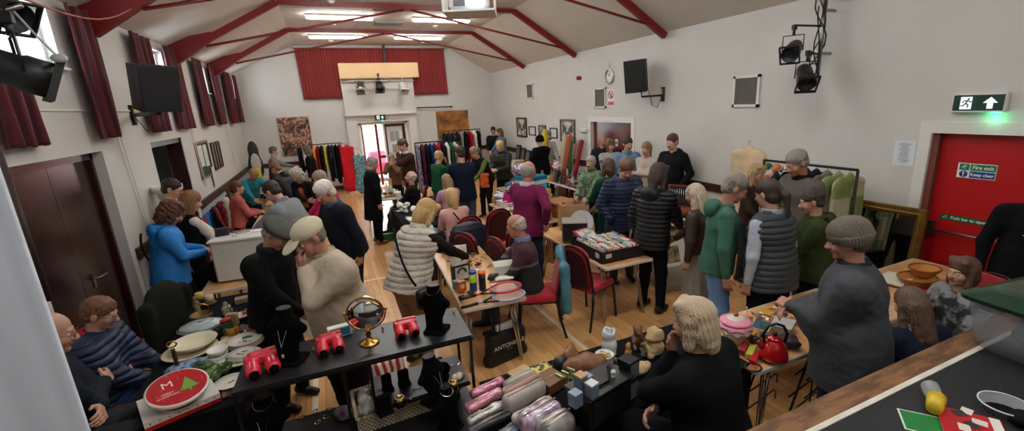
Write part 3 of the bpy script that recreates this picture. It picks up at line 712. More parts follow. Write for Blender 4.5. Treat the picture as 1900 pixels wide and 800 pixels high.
# fire extinguisher seen through door 2
fx = onX(292, 287, XL-1.2)
o = thing('fire_extinguisher', 'red fire extinguisher seen through the half open left door', 'fire extinguisher', (fx.x-.02, fx.y, fx.z-.25))
MB().lathe([(.0, 0), (.075, 0), (.08, .02), (.08, .38), (.06, .44), (.025, .47), (.025, .5)], n=18).build('cylinder', mat('#a5121a', .3), o)
MB().tube([(0, -.03, .5), (0, .08, .56)], .012, 6).tube([(0, 0, .5), (.02, -.1, .45), (.03, -.1, .15)], .01, 6).build('hose_and_lever', BLK, o)
solo(MB().box((fx.x-.1, fx.y, fx.z-.29), (.4, .5, .05)).box((fx.x-.1, fx.y, (fx.z-.32)/2), (.3, .4, fx.z-.32)), 'pedestal', [TRIMW], 'white pedestal under the fire extinguisher', 'pedestal')
# decorated white column by the left wall near door_2
cp = onX(300, 330, XL+.14)
o = thing('plant_pedestal', 'white carved pedestal column against the left wall beside the far door', 'pedestal', (XL+.19, 7.75, 0))
MB().lathe([(.17, 0), (.17, .08), (.12, .14), (.11, .5), (.13, 1.0), (.11, 1.45), (.13, 1.6), (.18, 1.66), (.18, 1.72)], n=16).build('column', mat('#d8d8d2', .5), o)
# right double door (brown)
o = thing('door_3', None, None, (XR, (DR[0]+DR[1])/2, 0)); o['kind'] = 'structure'; w = (DR[1]-DR[0])/2
RW = wood('#5c1d12', '#7c2f1b', .25, (2, 2, .5))
MB().bb((.08, -w+.03, 0), (.13, -.004, 2.08)).bb((.08, .004, 0), (.13, w-.03, 2.08)).build('door_leaf', RW, o)
MB().bb((-.015, -w-.09, 0), (.12, -w+.03, 2.08)).bb((-.015, w-.03, 0), (.12, w+.09, 2.08)).bb((-.015, -w-.09, 2.08), (.12, w+.09, 2.2)).build('door_frame', TRIMW, o)
for sy in (-.16, .17): MB().box((.075, sy+.0, 1.62), (.01, .1, .16)).box((.069, sy, 1.62), (.006, .06, .06), mi=1).build('door_sign', [mat('#dfe3e6', .4), mat('#2b57a8', .4)], o)
# fire door (red)
o = thing('door_4', None, None, (XR, (DF[0]+DF[1])/2, 0)); o['kind'] = 'structure'; w = (DF[1]-DF[0])/2
RED = mat('#b3060f', .42)
MB().bb((.1, -w+.03, 0), (.15, w-.06, 2.08)).build('door_leaf', RED, o)
MB().bb((.02, w-.09, 0), (.14, w-.03, 2.09)).bb((.02, -w+.02, 0), (.14, -w+.05, 2.09)).build('door_stop', mat('#7a4037', .5), o)
MB().bb((-.02, -w-.08, 0), (.16, -w+.03, 2.08)).bb((-.02, w-.03, 0), (.16, w+.08, 2.08)).bb((-.02, -w-.08, 2.08), (.16, w+.08, 2.2)).build('door_frame', TRIMW, o)
MB().tube([(.03, -w+.1, 1.02), (.03, w-.14, 1.02)], .013, 8).box((.06, w-.14, 1.04), (.08, .06, .16)).box((.06, -w+.12, 1.04), (.08, .05, .12)).build('push_bar', STEEL, o)
def text(s, size, loc, M, m, name='lettering', parent=None, ext=.0015, align='CENTER', bold=.0, sp=1.0):
    cu = bpy.data.curves.new(name, 'FONT'); cu.body = s; cu.size = size; cu.extrude = ext; cu.align_x = align; cu.align_y = 'CENTER'; cu.offset = bold; cu.space_character = sp
    ob = bpy.data.objects.new(name, cu); COL.objects.link(ob); dg = bpy.context.evaluated_depsgraph_get()
    me = bpy.data.meshes.new_from_object(ob.evaluated_get(dg)); bpy.data.objects.remove(ob)
    me.materials.clear(); me.materials.append(m); o2 = bpy.data.objects.new(name, me); COL.objects.link(o2)
    if parent: o2.parent = parent
    o2.matrix_local = Matrix.Translation(Vector(loc)) @ M.to_4x4(); return o2
TXR = Matrix(((0, 0, -1), (-1, 0, 0), (0, 1, 0)))   # text on the right wall: reads towards -Y, faces -X
GRN = mat('#137a4a', .45); BLU = mat('#1d3f8c', .45); SGNW = mat('#e9ece8', .45); DGR = mat('#0c3a2e', .4)
def runner(mb, cx, cz, s, mi, X, k=1):
    """running man pictogram on plane x = X; u runs to -Y"""
    def q(u, v): return (X, cy_[0]-u*s*k, cz+v*s)
    cy_ = [cx]
    mb.ball((X, cx-.12*s*k, cz+.36*s), (.004, .09*s, .09*s), 10, mi)
    for pts in ([(.08, .24), (-.06, -.02)], [(-.06, -.02), (.14, -.16), (.1, -.4)], [(-.06, -.02), (-.2, -.22), (-.42, -.24)], [(.08, .22), (.28, .1), (.42, .16)], [(.06, .22), (-.18, .2), (-.3, .02)]):
        mb.tube([q(*p_) for p_ in pts], .05*s, 6, mi)
# exit sign above fire door
e = onX(1825, 192, XR-.03)
o = thing('exit_sign', 'lit green running man exit sign with arrow above the red fire door', 'exit sign', (XR, 2.34, 2.39))
MB().box((-.03, 0, 0), (.06, .42, .19), bev=.008).build('housing', TRIMW, o)
mb = MB().box((-.0625, 0, .002), (.005, .385, .15)); mb.box((-.066, .09, .0), (.004, .09, .12), mi=1); runner(mb, .085, 0, .11, 0, -.07)
mb.prism([(0, .055), (.055, .0), (.022, 0), (.022, -.055), (-.022, -.055), (-.022, 0), (-.055, 0)], -.002, .002, 'x', 1, o=(-.067, -.095, 0))
mb.build('sign_face', [DGR, mat('#e8f2ec', .4, emit=.6)], o)
MB().ball((-.05, -.12, -.1), .012, 8).build('indicator_light', mat('#19f07a', .4, emit=12), o)
lg = bpy.data.lights.new('indicator_glow', 'POINT'); lg.energy = .25; lg.color = (.1, 1, .4); lg.shadow_soft_size = .02
lo = bpy.data.objects.new('indicator_glow', lg); COL.objects.link(lo); lo.location = (XR-.06, 2.2, 2.25)
# fire exit / keep clear sign
c0 = onX(1812, 318, XR+.1)
o = thing('fire_exit_sign', 'fire exit keep clear sign stuck on the red door', 'sign', (XR+.1, c0.y, c0.z))
mb = MB().box((-.003, 0, 0), (.006, .31, .155)); mb.box((-.007, -.05, .037), (.003, .2, .066), mi=1).box((-.007, -.05, -.037), (.003, .2, .066), mi=2).box((-.007, .1, .037), (.003, .08, .066), mi=1).lathe([(0, -.002), (.034, -.002), (.034, .002), (0, .002)], (-.007, .1, -.037), 20, 2, Matrix.Rotation(PI/2, 3, 'Y'))
runner(mb, .1, .037, .055, 0, -.01); mb.box((-.011, .1, -.03), (.003, .011, .034), mi=0).box((-.011, .1, -.057), (.003, .011, .009), mi=0)
mb.build('sign_plate', [SGNW, GRN, BLU], o)
text('Fire exit', .05, (-.010, -.05, .037), TXR, SGNW, parent=o, bold=.001); text('Keep clear', .043, (-.010, -.05, -.037), TXR, SGNW, parent=o, bold=.001)
c0 = onX(1790, 408, XR+.1)
o = thing('push_bar_sign', 'green push bar to open strip sign above the metal bar', 'sign', (XR+.1, c0.y, c0.z))
MB().box((-.003, 0, 0), (.006, .42, .06)).box((-.007, .155, 0), (.002, .003, .055), mi=1).tube([(-.008, .19, .0), (-.008, .182, -.01), (-.008, .168, .014)], .004, 5, 1).build('sign_plate', [mat('#0d5c36', .45), SGNW], o)
text('Push bar to open', .043, (-.008, -.03, 0), TXR, SGNW, parent=o, bold=.001)
# notice right wall
c0 = onX(1678, 284, XR)
o = thing('notice', 'laminated white notice sheet on wall left of the fire door', 'notice', (XR, c0.y, c0.z))
MB().box((-.002, 0, 0), (.004, .21, .29)).build('sheet', mat('#dfe4ea', .2), o)
for k in range(11): text(['SAFETY NOTICE', 'please read', 'keep all exits', 'and corridors clear', 'at all times', 'FIRE POINT', 'assembly in the', 'front car park', 'do not stop to', 'collect belongings', 'thank you'][k], .016, (-.006, 0, .1-.02*k), TXR, mat('#4b4f58', .6), parent=o, ext=.0005)
# wall vents
for k, (ya, yb, za, zb) in enumerate(((12.82, 13.3, 2.72, 3.17), (8.92, 9.4, 2.4, 2.86), (4.88, 5.36, 2.38, 2.85))):
    o = thing('wall_vent', ['grey square wall vent high up nearest the far corner', 'grey wall vent beside the no smoking sign', 'large grey wall vent between loudspeaker and stage lights'][k], 'vent', (XR, (ya+yb)/2, (za+zb)/2)); w, h = (yb-ya)/2, (zb-za)/2
    MB().bb((-.03, -w, -h), (0, -w+.04, h)).bb((-.03, w-.04, -h), (0, w, h)).bb((-.03, -w, -h), (0, w, -h+.04)).bb((-.03, -w, h-.04), (0, w, h)).build('frame', TRIMW, o)
    mb = MB().bb((-.006, -w+.04, -h+.04), (-.002, w-.04, h-.04))
    for i in range(17): z = -h+.055+i*(2*h-.11)/16; mb.bb((-.022, -w+.04, z-.003), (-.006, w-.04, z+.006))
    for i in range(14): y = -w+.05+i*(2*w-.1)/13; mb.bb((-.024, y-.002, -h+.04), (-.018, y+.002, h-.04))
    mb.build('grille', mat('#77746e', .5), o)
# clock
c0 = onX(1132, 142, XR)
o = thing('wall_clock', 'round chrome wall clock left of the wall loudspeaker', 'clock', (XR, c0.y, c0.z)); MY = Matrix.Rotation(-PI/2, 3, 'Y')
MB().lathe([(.12, 0), (.165, 0), (.17, .02), (.155, .045), (.14, .03)], n=32, M=MY, cap=False).build('rim', CHROME, o)
MB().lathe([(0, .012), (.14, .012)], n=32, M=MY, cap=False).build('dial', mat('#e6e4da', .4), o)
MB().tube([(-.02, 0, 0), (-.02, .05, .06)], .005, 5).build('clock_hand', BLK, o); MB().tube([(-.022, 0, 0), (-.022, -.03, .1)], .004, 5).build('clock_hand', BLK, o); mb = MB()
for k in range(12): a = PI/6*k; mb.box((-.016, .115*math.sin(a), .115*math.cos(a)), (.004, .008, .02), M=Matrix.Rotation(-a, 3, 'X'))
mb.build('hour_marks', BLK, o)
solo(MB().tube([(XR-.01, c0.y, c0.z+.17), (XR-.012, c0.y, c0.z+.32)], .004, 5), 'clock_wire', BLK, 'short wire above the wall clock', 'wire')
# no smoking
c0 = onX(1134, 181, XR)
o = thing('no_smoking_sign', 'no smoking sign with red ring beside the wall vent', 'sign', (XR, c0.y, c0.z))
MB().box((-.003, 0, 0), (.006, .23, .36)).build('plate', SGNW, o)
mb = MB().tube([(-.009, .085*math.cos(a), .06+.085*math.sin(a)) for a in [2*PI*k/24 for k in range(24)]], .009, 6, closed=True).tube([(-.01, .06, .12), (-.01, -.06, 0)], .009, 6).box((-.008, 0, -.125), (.004, .2, .075)); mb.build('red_ring', mat('#b01622', .4), o)
mb = MB().box((-.008, .0, .05), (.004, .1, .014), M=Matrix.Rotation(R(-60), 3, 'X')).ball((-.007, -.02, .02), (.003, .02, .03), 8); mb.build('cigarette', BLK, o)
text('NO SMOKING', .028, (-.011, 0, -.11), TXR, SGNW, parent=o, ext=.0005); text('in this area', .022, (-.011, 0, -.14), TXR, SGNW, parent=o, ext=.0005)
c0 = onX(1077, 145, XR)
o = solo(MB().lathe([(.0, 0), (.045, 0), (.05, .03), (.045, .1), (0, .105)], n=16, M=MY), 'alarm_beacon', mat('#8f1218', .35), 'small red alarm beacon on the wall left of the clock', 'alarm', (XR, c0.y, c0.z))
c0 = onX(1084, 242, XR)
solo(MB().box((-.03, 0, 0), (.06, .3, .1), bev=.015), 'emergency_light', mat('#d5d5d0', .4), 'white emergency light unit left of the brown double door', 'emergency light', (XR, c0.y, c0.z))
# pictures right wall
def picture(name, X, y, z, w, h, fr, img, label, t=.035, sgn=-1):
    o = thing(name, label, 'picture', (X, y, z)); w /= 2; h /= 2; e = sgn*.03
    MB().bb((0, -w, -h), (e, -w+t, h)).bb((0, w-t, -h), (e, w, h)).bb((0, -w+t, -h), (e, w-t, -h+t)).bb((0, -w+t, h-t), (e, w-t, h)).build('frame', fr, o)
    MB().bb((0, -w+t, -h+t), (sgn*.008, w-t, h-t)).build('print', img, o); return o
PAPER = mat('#cfc9b8', .5, h2='#8d877b', vs=7, var=.06); FRB = mat('#3a1c14', .35)
def street(o, w, h):
    mb = MB(); X = -.012
    mb.quad((X, -w*.36, -h*.1), (X, -w*.36, h*.3), (X, -w*.08, h*.12), (X, -w*.08, -h*.05)); mb.quad((X, w*.36, -h*.1), (X, w*.36, h*.3), (X, w*.08, h*.12), (X, w*.08, -h*.05)); mb.quad((X, -w*.3, -h*.16), (X, w*.3, -h*.16), (X, w*.1, -h*.06), (X, -w*.1, -h*.06))
    solidify(mb.build('printed_street', mat('#4a4c46', .6, var=.4, vs=40), o), .002)
for nm, (x0, y0, x1, y1), lb, fr, im in (('framed_picture', (959, 218, 979, 255), 'brown framed street print, leftmost picture on the right wall', FRB, PAPER), ('framed_certificate', (982, 234, 995, 252), 'small thin framed certificate just right of the leftmost street print', BLK, mat('#c9cdcb', .4)),
    ('framed_picture', (1000, 232, 1014, 252), 'small dark brown framed photograph between two white certificates', FRB, mat('#5c4a40', .4, h2='#b3a294', vs=9, var=.1)), ('framed_certificate', (1021, 237, 1035, 257), 'small framed certificate left of the large street print', BLK, mat('#c9cdcb', .4)), ('framed_picture', (1040, 221, 1068, 265), 'large brown framed street print left of the double door', FRB, PAPER)):
    a, b = onX(x0, y0, XR), onX(x1, y1, XR); w, h = abs(a.y-b.y), abs(a.z-b.z)
    o = picture(nm, XR, (a.y+b.y)/2, (a.z+b.z)/2, w, h, fr, im, lb, .05 if w > .6 else .025)
    if w > .6: street(o, w, h)
# left wall noticeboard
a, b = onX(363, 272, XL), onX(384, 300, XL)
o = thing('notice_board', 'small wood framed green notice board with papers on the left wall', 'notice board', (XL, 11.05, 1.8))
MB().bb((0, -.5, -.36), (.03, -.46, .36)).bb((0, .46, -.36), (.03, .5, .36)).bb((0, -.46, -.36), (.03, .46, -.32)).bb((0, -.46, .32), (.03, .46, .36)).build('frame', wood('#6b4128', '#80502f'), o)
MB().bb((0, -.46, -.32), (.012, .46, .32)).build('felt', mat('#2c4a2a', .9), o)
for k, (y, z, w, h) in enumerate(((-.2, .08, .34, .42), (.2, .06, .3, .44), (.4, -.4, .22, .4))): MB().box((.017+.016*(k == 2), y, z), (.004, w, h)).build('paper', mat('#cfcfca', .7), o)
for k, y in enumerate((12.0, 12.55)):
    o = picture('framed_picture', XL, y, 1.78, .34, .6, mat('#2f2119', .5), mat('#6c5c4c', .5), ['narrow dark framed picture right of the notice board', 'narrow dark framed picture, second right of the notice board'][k], .03, 1)
# paintings on back wall
a, b = onY(513, 219, YB), onY(583, 285, YB)
solo(MB().box((0, 0, 0), (b.x-a.x, .03, a.z-b.z)), 'abstract_canvas', mat('#6b2a2a', .7, h2='#b99a72', kind='n', vs=6, var=.12), 'unframed multicoloured abstract canvas on the back wall at left', 'painting', ((a.x+b.x)/2, YB-.02, (a.z+b.z)/2), 0)
cv = bpy.data.objects['abstract_canvas']; m = bpy.data.materials.new('abstract_paint'); m.use_nodes = True; N = m.node_tree.nodes; L = m.node_tree.links
tc = N.new('ShaderNodeTexCoord'); nn = N.new('ShaderNodeTexNoise'); nn.inputs['Scale'].default_value = 4.5; nn.inputs['Detail'].default_value = 6; nn.inputs['Distortion'].default_value = 1.5; rp = N.new('ShaderNodeValToRGB')
for i, (p_, c_) in enumerate(((.36, '#1d1a1c'), (.42, '#5a3a30'), (.46, '#8a4448'), (.49, '#4a3a2c'), (.53, '#b8894a'), (.57, '#b5a79c'), (.63, '#8c2a34'))):
    e_ = rp.color_ramp.elements[i] if i < 2 else rp.color_ramp.elements.new(p_)
    e_.position = p_; e_.color = lin(c_)
L.new(tc.outputs['Object'], nn.inputs['Vector']); L.new(nn.outputs['Fac'], rp.inputs[0]); L.new(rp.outputs[0], N['Principled BSDF'].inputs['Base Color']); cv.data.materials[0] = m
a, b = onY(808, 207, YB), onY(871, 250, YB)
solo(MB().box((0, 0, 0), (b.x-a.x, .03, a.z-b.z+.1)), 'rust_canvas', mat('#6a4020', .7, h2='#b87838', vs=2.5, var=.12), 'unframed rusty orange abstract canvas on the back wall at right', 'painting', ((a.x+b.x)/2, YB-.02, (a.z+b.z)/2-.05))
a, b = onY(773, 200, 16.5), onY(838, 198, 16.5)
solo(MB().tube([a, b], .018, 8).tube([b, b+Vector((0, .09, 0))], .03, 8), 'wall_rail', BLK, 'short black rail on the back wall above the orange canvas', 'rail')
# ------------------------------------------------------------ back door: open to garden
o = thing('door_5', None, None, ((DX[0]+DX[1])/2, YB, 0)); o['kind'] = 'structure'; w = (DX[1]-DX[0])/2
mb = MB().bb((-w, -.03, 0), (-w+.06, .12, 2.18)).bb((w-.06, -.03, 0), (w, .12, 2.18)).bb((-w, -.03, 2.12), (w, .12, 2.18)).bb((-.02, 0, 0), (.04, .1, 2.12)); mb.build('door_frame', mat('#d8d5cf', .5), o)
MRN = mat('#4a0f14', .35)
mb = MB().bb((0, .05, 0), (.1, .1, 2.12)).bb((w-.16, .05, 0), (w-.06, .1, 2.12)).bb((.1, .05, 2.02), (w-.16, .1, 2.12)).bb((.1, .05, 0), (w-.16, .1, .9)); mb.build('door_leaf', MRN, o)
MB().bb((.1, .07, .9), (w-.16, .08, 2.02)).build('glass_pane', mat('#d5dcdc', .15), o)
MB().bb((.2, .06, 1.5), (.36, .068, 1.85)).bb((.38, .06, 1.5), (.52, .068, 1.85)).bb((.24, .06, 1.1), (.46, .068, 1.4)).build('posted_notice', mat('#8f9598', .5), o)
mb = MB(); mb.bb((-w+.06, .03, 0), (-w+.11, .1, 2.12)); mb.bb((-.28, .05, 0), (-.2, .1, 2.12)).bb((-.2, .05, .95), (0, .1, 1.05)); mb.build('side_frame', mat('#5d1218', .35), o)
# exterior: lawn, hedge, buildings, path
OY = YB+.3
struct(MB().bb((-8, OY, -.12), (14, 40, -.02)), 'ground_outside', mat('#8c8f88', .8, var=.1, vs=2))
solo(MB().bb((-4, 19.9, -.02), (5.2, 25, .03)), 'lawn', mat('#5d8f3f', .9, var=.3, vs=30), 'green lawn seen through the open back door', 'lawn')['kind'] = 'stuff'
def shrub(c, r, name, label, m, n=900, seed=1, leaf=.09):
    rs = random.Random(seed); o = thing(name, label, 'shrub', c); mb = MB()
    for i in range(n):
        th = rs.uniform(0, 2*PI); ph = math.acos(rs.uniform(-1, 1)); rr = rs.uniform(.75, 1.05)
        p_ = Vector((r[0]*math.sin(ph)*math.cos(th), r[1]*math.sin(ph)*math.sin(th), r[2]+r[2]*math.cos(ph)))*rr; M_ = Euler((rs.uniform(0, 6), rs.uniform(0, 6), rs.uniform(0, 6))).to_matrix()
        mb.add([p_+M_@Vector(q) for q in ((-leaf, 0, 0), (0, -leaf*.5, 0), (leaf, 0, .01), (0, leaf*.5, 0))], [(0, 1, 2, 3)])
    mb.build('foliage', m, o, fix=False); MB().tube([(0, 0, -.02), (0, 0, r[2])], .04, 6).build('stem', mat('#4a3a2a', .8), o); return o
shrub((2.6, 26.2, 0), (1.5, .9, 1.1), 'garden_shrub', 'leafy yellow green shrub outside the back door', mat('#7d9a45', .6, var=.4, vs=3), seed=2)
shrub((-.6, 26.4, 0), (1.4, 1.0, 1.3), 'garden_shrub', 'darker green shrub behind the lawn outside', mat('#4f7440', .6, var=.4, vs=3), seed=4)
o = thing('brick_house', 'red brick house with pale panels outside the back door', 'building', (3.5, 34, 0))
MB().bb((-5, 0, 0), (5, 4, 3.6)).build('wall', mat('#a3473c', .8, h2='#c6776a', vs=3, var=.1), o); MB().prism([(-5.3, 3.6), (5.3, 3.6), (4, 5.4), (-4, 5.4)], -.3, 4.3, 'y').build('roof', mat('#8d4a42', .8), o)
for k in range(3): MB().bb((-3.6+2.6*k, -.05, 1.0), (-2.2+2.6*k, .05, 2.4)).build('window', mat('#dfe6ea', .3), o)
o = thing('parked_car', 'pink red parked car outside the glazed side door panel', 'car', (2.35, 18.3, -.02), R(90))
blob('car_body', [([rbx((0, 0, .55), (1.6, 3.4, .6), .2), rbx((0, .1, .95), (1.35, 1.9, .55), .22)], .15)], .05, mat('#b5304a', .3), o)
for sx in (-1, 1):
    for sy in (-1.05, 1.05): MB().lathe([(0, -.09), (.3, -.09), (.32, 0), (.3, .09), (0, .09)], (sx*.75, sy, .3), 18, M=Matrix.Rotation(PI/2, 3, 'Y')).build('wheel', BLK, o)
# exit sign above back door
o = thing('exit_sign', 'small green running man exit sign above the open back door', 'exit sign', (1.83, 16.38, 2.36))
mb = MB().box((0, -.02, 0), (.34, .04, .19)).box((-.065, -.043, 0), (.09, .006, .12), mi=1).prism([(0, .05), (.05, 0), (.02, 0), (.02, -.05), (-.02, -.05), (-.02, 0), (-.05, 0)], -.047, -.04, 'y', 1, o=(.075, 0, 0)); mb.box((-.065, -.048, 0), (.03, .004, .08), mi=0); mb.build('sign_face', [DGR, mat('#e8f2ec', .4, emit=.6)], o)
MB().ball((.07, -.03, -.11), .016, 8).build('indicator_light', mat('#19f07a', .4, emit=10), o)
# ------------------------------------------------------------ roof trusses
def truss(Y, label):
    o = thing('roof_truss', label, 'roof truss', (0, Y, 0), 0, 'red steel roof trusses')
    def beam(a, b, w, h):
        mb = MB(); a, b = Vector(a), Vector(b); d = (b-a).normalized(); n = Vector((-d.z, 0, d.x)); P = []
        mb.prism([((a+n*h/2)[0], (a+n*h/2)[2]), ((b+n*h/2)[0], (b+n*h/2)[2]), ((b-n*h/2)[0], (b-n*h/2)[2]), ((a-n*h/2)[0], (a-n*h/2)[2])], -w/2, w/2, 'y'); return mb
    beam((XL+.35, 0, ZL-.03), (CL, 0, ZC-.06), .09, .11).build('rafter', REDP, o); beam((CL, 0, ZC-.06), (CRX, 0, ZC-.06), .09, .08).build('collar_beam', REDP, o); beam((CRX, 0, ZC-.06), (XR-.05, 0, ZR-.05), .09, .11).build('rafter', REDP, o)
    MB().prism([(XL, 3.93), (XL, 3.58), (XL+.12, 3.55), (XL+.75, 3.98), (XL+.72, 4.1)], -.06, .06, 'y').build('gusset', REDP, o)
    MB().tube([(XL+.6, 0, 3.86), (1.95, 0, ZC-.1)], .022, 8).build('tie_rod', REDP, o); MB().tube([(1.95, 0, ZC-.1), (XR-.25, 0, 3.82)], .022, 8).build('tie_rod', REDP, o)
    MB().box((1.95, 0, ZC-.09), (.14, .05, .1)).build('apex_plate', REDP, o)
for Y, lb in ((3.75, 'red steel truss whose right foot shows above the stage lights'), (6.95, 'nearest full red steel roof truss, its left gusset beside the nearest tall curtain'), (10.2, 'second red steel roof truss from the camera'), (13.35, 'farthest red steel roof truss near the back wall')): truss(Y, lb)
# ------------------------------------------------------------ lights on ceiling
TUBE = mat('#f7f6f4', .4, emit=27)
k = 0
LBL = {}
for r_, Y in enumerate((-.1, 2.8, 5.7, 8.6, 11.55, 14.45)):  # nearest row is an unseen addition, lighting the stage curtain and people's backs
    for c_, xs in enumerate(((.0, 1.42), (2.3, 3.72))):
        o = thing('ceiling_light', ['fluorescent batten light, %s row from the camera, %s column' % (q1, q2) for q1 in (['first', 'second', 'third', 'fourth', 'fifth', 'farthest'][r_],) for q2 in (['left', 'right'][c_],)][0], 'ceiling light', ((xs[0]+xs[1])/2, Y, ZC))
        MB().box((0, 0, -.02), (1.42, .16, .04)).build('housing', TRIMW, o)
        MB().box((0, 0, -.07), (1.4, .13, .06), bev=.02).build('diffuser', TUBE, o)
for k, (x, y) in enumerate((((720, 15)), ((720, 43)))):
    p_ = onZ(x, y, ZC); o = thing('ceiling_vent', ['grey ceiling vent between the nearer pair of batten lights', 'grey ceiling vent between the farther rows of batten lights'][k], 'vent', (p_.x, p_.y, ZC))
    mb = MB().box((0, 0, -.01), (.7, .5, .02)); [mb.box((0, -.2+.05*i, -.025), (.62, .02, .012)) for i in range(9)]; mb.build('grille', mat('#8d8a84', .6), o)
mb = MB()
for y in np.arange(8.5, 16.5, 1.2): mb.bb((CL, y-.006, ZC-.004), (CRX, y+.006, ZC))
for x in (.3, 1.15, 2.75, 3.6): mb.bb((x-.006, 7, ZC-.004), (x+.006, YB, ZC))
struct(mb, 'trim_9', mat('#a9a398', .7))
for k, (x, y) in enumerate(((.6, 12.6), (3.1, 12.6), (.5, 10.2), (3.4, 15.6), (.6, 15.5), (1.9, 13.4))): solo(MB().lathe([(0, -.05), (.06, -.05), (.08, 0)], n=14), 'smoke_detector', TRIMW, ['smoke detector on ceiling left of the far vent', 'smoke detector on ceiling right of the far vent', 'smoke detector left of the nearer vent', 'smoke detector nearest the back wall at right', 'smoke detector nearest the back wall at left', 'smoke detector between the far batten lights'][k], 'smoke detector', (x, y, ZC))
# ------------------------------------------------------------ the people
def bag_strap(col, side=1, bag=True, bagcol=None, kind='crossbody'):
    """cross body strap and small bag worn by the person"""
    def f(body, q):
        hip, nb, u, tb, s, W, w, t = (q[k] for k in ('hip', 'nb', 'u', 'tb', 's', 'W', 'w', 't'))
        sh = nb+np.array([-side*.1*s, 0, 0])-u*.02; hp = hip+np.array([side*(.17*w+t)*s, 0, 0])+u*.0; pts = []
        R1 = (.13*w+t+.012)
        for i in range(9):
            k = i/8; c = sh*(1-k)+hp*k; b = math.sin(PI*k)*.0; ox = math.sqrt(max(0, 1-(c[0]/(.2*s*w+t))**2)); pts.append(c-tb*(R1*max(.25, ox)+.01))
        MB().tube(pts, .011, 6).build('bag_strap', fab(col), body)
        if bag:
            blob('shoulder_bag', [([rbx(hp+np.array([side*.05, -.02, -.08]), (.09, .26, .2), .035)], .02)], .012, mat(bagcol or col, .4, bump=.2, bs=80), body)
    return f
def hold(kind, col='#1a1a1c'):
    def f(body, q):
        sg, ar, sh, el, wr, fd = q['AR'][0]; c = wr+fd*.12
        if kind == 'phone': MB().box(c+np.array([-.06, .02, .0]), (.075, .15, .009), M=Matrix.Rotation(R(25), 3, 'X'), bev=.003).build('phone', mat('#15161a', .2), body)
        if kind == 'pocket_bag': pass
    return f
def buttons(col):
    def f(body, q):
        hip, nb, u, tb = q['hip'], q['nb'], q['u'], q['tb']; mb = MB()
        for k in (.1, .2, .3): mb.ball(hip+u*k+tb*(.16*q['w']+q['t']), .01, 8)
        mb.build('buttons', mat(col), body)
    return f
P = person
# far left group by the wall
P(508, 281, -88, 'grey haired man in dark jumper with grey yoke, arm stretched towards the canvas', arms=('reach', 'down'), top=('#1b1b1f', 'sweater'), bot=('#222226', 'trousers'), hair=('short', '#55524e'), topmat=mat('#18181c', .9, h2='#6e6e70', kind='b', vs=.33, var=.02, sc=(0, 0, 1)), extra=None, Y=14.2)
P(569, 279, 75, 'woman with grey bob in black beaded top, facing the man under the canvas', h=1.62, top=('#121214', 'sweater'), bot=('#111114', 'trousers'), hair=('bob', '#5d5750'), arms=('low', 'down'), Y=14.2)
P(471, 324, -150, 'woman in teal jumper bending over the left stall', h=1.6, lean=32, hp=35, arms=('table', 'table'), top=('#2f7f8c', 'sweater'), hair=('short', '#9a7a55'))
P(511, 313, 60, 'person in charcoal padded jacket with tousled brown hair behind the grey jumper man', h=1.66, lean=28, hp=15, arms=('low', 'low'), top=('#26282d', 'puffer'), hood=True, hair=('thick', '#7b5a3c'))
P(551, 326, 140, 'woman with curly grey hair and orange scarf, arm raised', h=1.62, lean=16, hp=25, arms=('cross', 'down'), top=('#17171a', 'jacket'), open_='#b8623a', hair=('curly', '#a9a39a'), skin='p')
P(594, 333, 100, 'woman in magenta top with grey brown fluffy hair reaching left', h=1.64, lean=14, hp=12, arms=('table', 'table'), top=('#b02a56', 'sweater'), hair=('thick', '#8f8173'))
P(603, 358, 115, 'white haired man in navy jacket looking down, left of the wood floor aisle', h=1.76, w=1.25, lean=12, hp=22, arms=('low', 'down'), top=('#171c27', 'jacket'), collar='#46526b', hair=('thick', '#d8d2c8'), skin='r', bot=('#1c2028', 'trousers'))
P(505, 356, 62, 'dark haired man in light grey jumper leaning over the white cabinet', h=1.78, w=1.2, lean=30, hp=20, arms=('table', 'table'), top=('#7f8284', 'sweater'), hair=('short', '#2b221e'), collar='#7f8284')
P(440, 349, -72, 'woman in salmon pink cardigan with brown ponytail seated by the left wall', h=1.66, sit=.50, hp=0, arms=('hold', 'hold'), top=('#b9625d', 'jacket'), open_='#1a181a', hair=('ponytail', '#5a3527'), bot=('#17181c', 'trousers'))
P(320, 351, -95, 'dark haired man with glasses and cream fleece behind the blue anorak', h=1.80, hp=18, arms=('low', 'low'), top=('#d6ccb8', 'jacket'), hair=('short', '#1f1714'), glasses=1, skin='p', Y=7.3)
P(356, 374, -60, 'young woman with long golden brown hair, cream jumper and black waistcoat', h=1.66, hp=22, arms=('low', 'low'), top=('#131315', 'jacket'), vest=True, sleeve='#cfc6b6', hair=('long', '#7a5534'), open_='#cfc6b6')
P(318, 396, -75, 'woman with curly auburn hair in bright blue anorak and jeans', h=1.64, w=1.25, hp=30, lean=6, arms=('hold', 'hold'), top=('#1f78c2', 'jacket'), hood=True, hem=.16, hair=('curly', '#5c3a28'), bot=('#20304a', 'jeans'), extra=bag_strap('#3a2116', -1, True, '#7a3f22'), topmat=mat('#1d79c6', .65, var=.1, bump=.3, bs=25))
P(513, 435, -125, 'old man in grey flat cap and black jacket stooping beside the beige jacket', h=1.72, w=1.15, lean=7, hp=38, arms=('low', 'down'), top=('#0f0f11', 'jacket'), collar='#2a2d33', hat=('flat', '#55564f'), hair=('fringe', '#8d867c'), skin='r', bot=('#111216', 'trousers'))
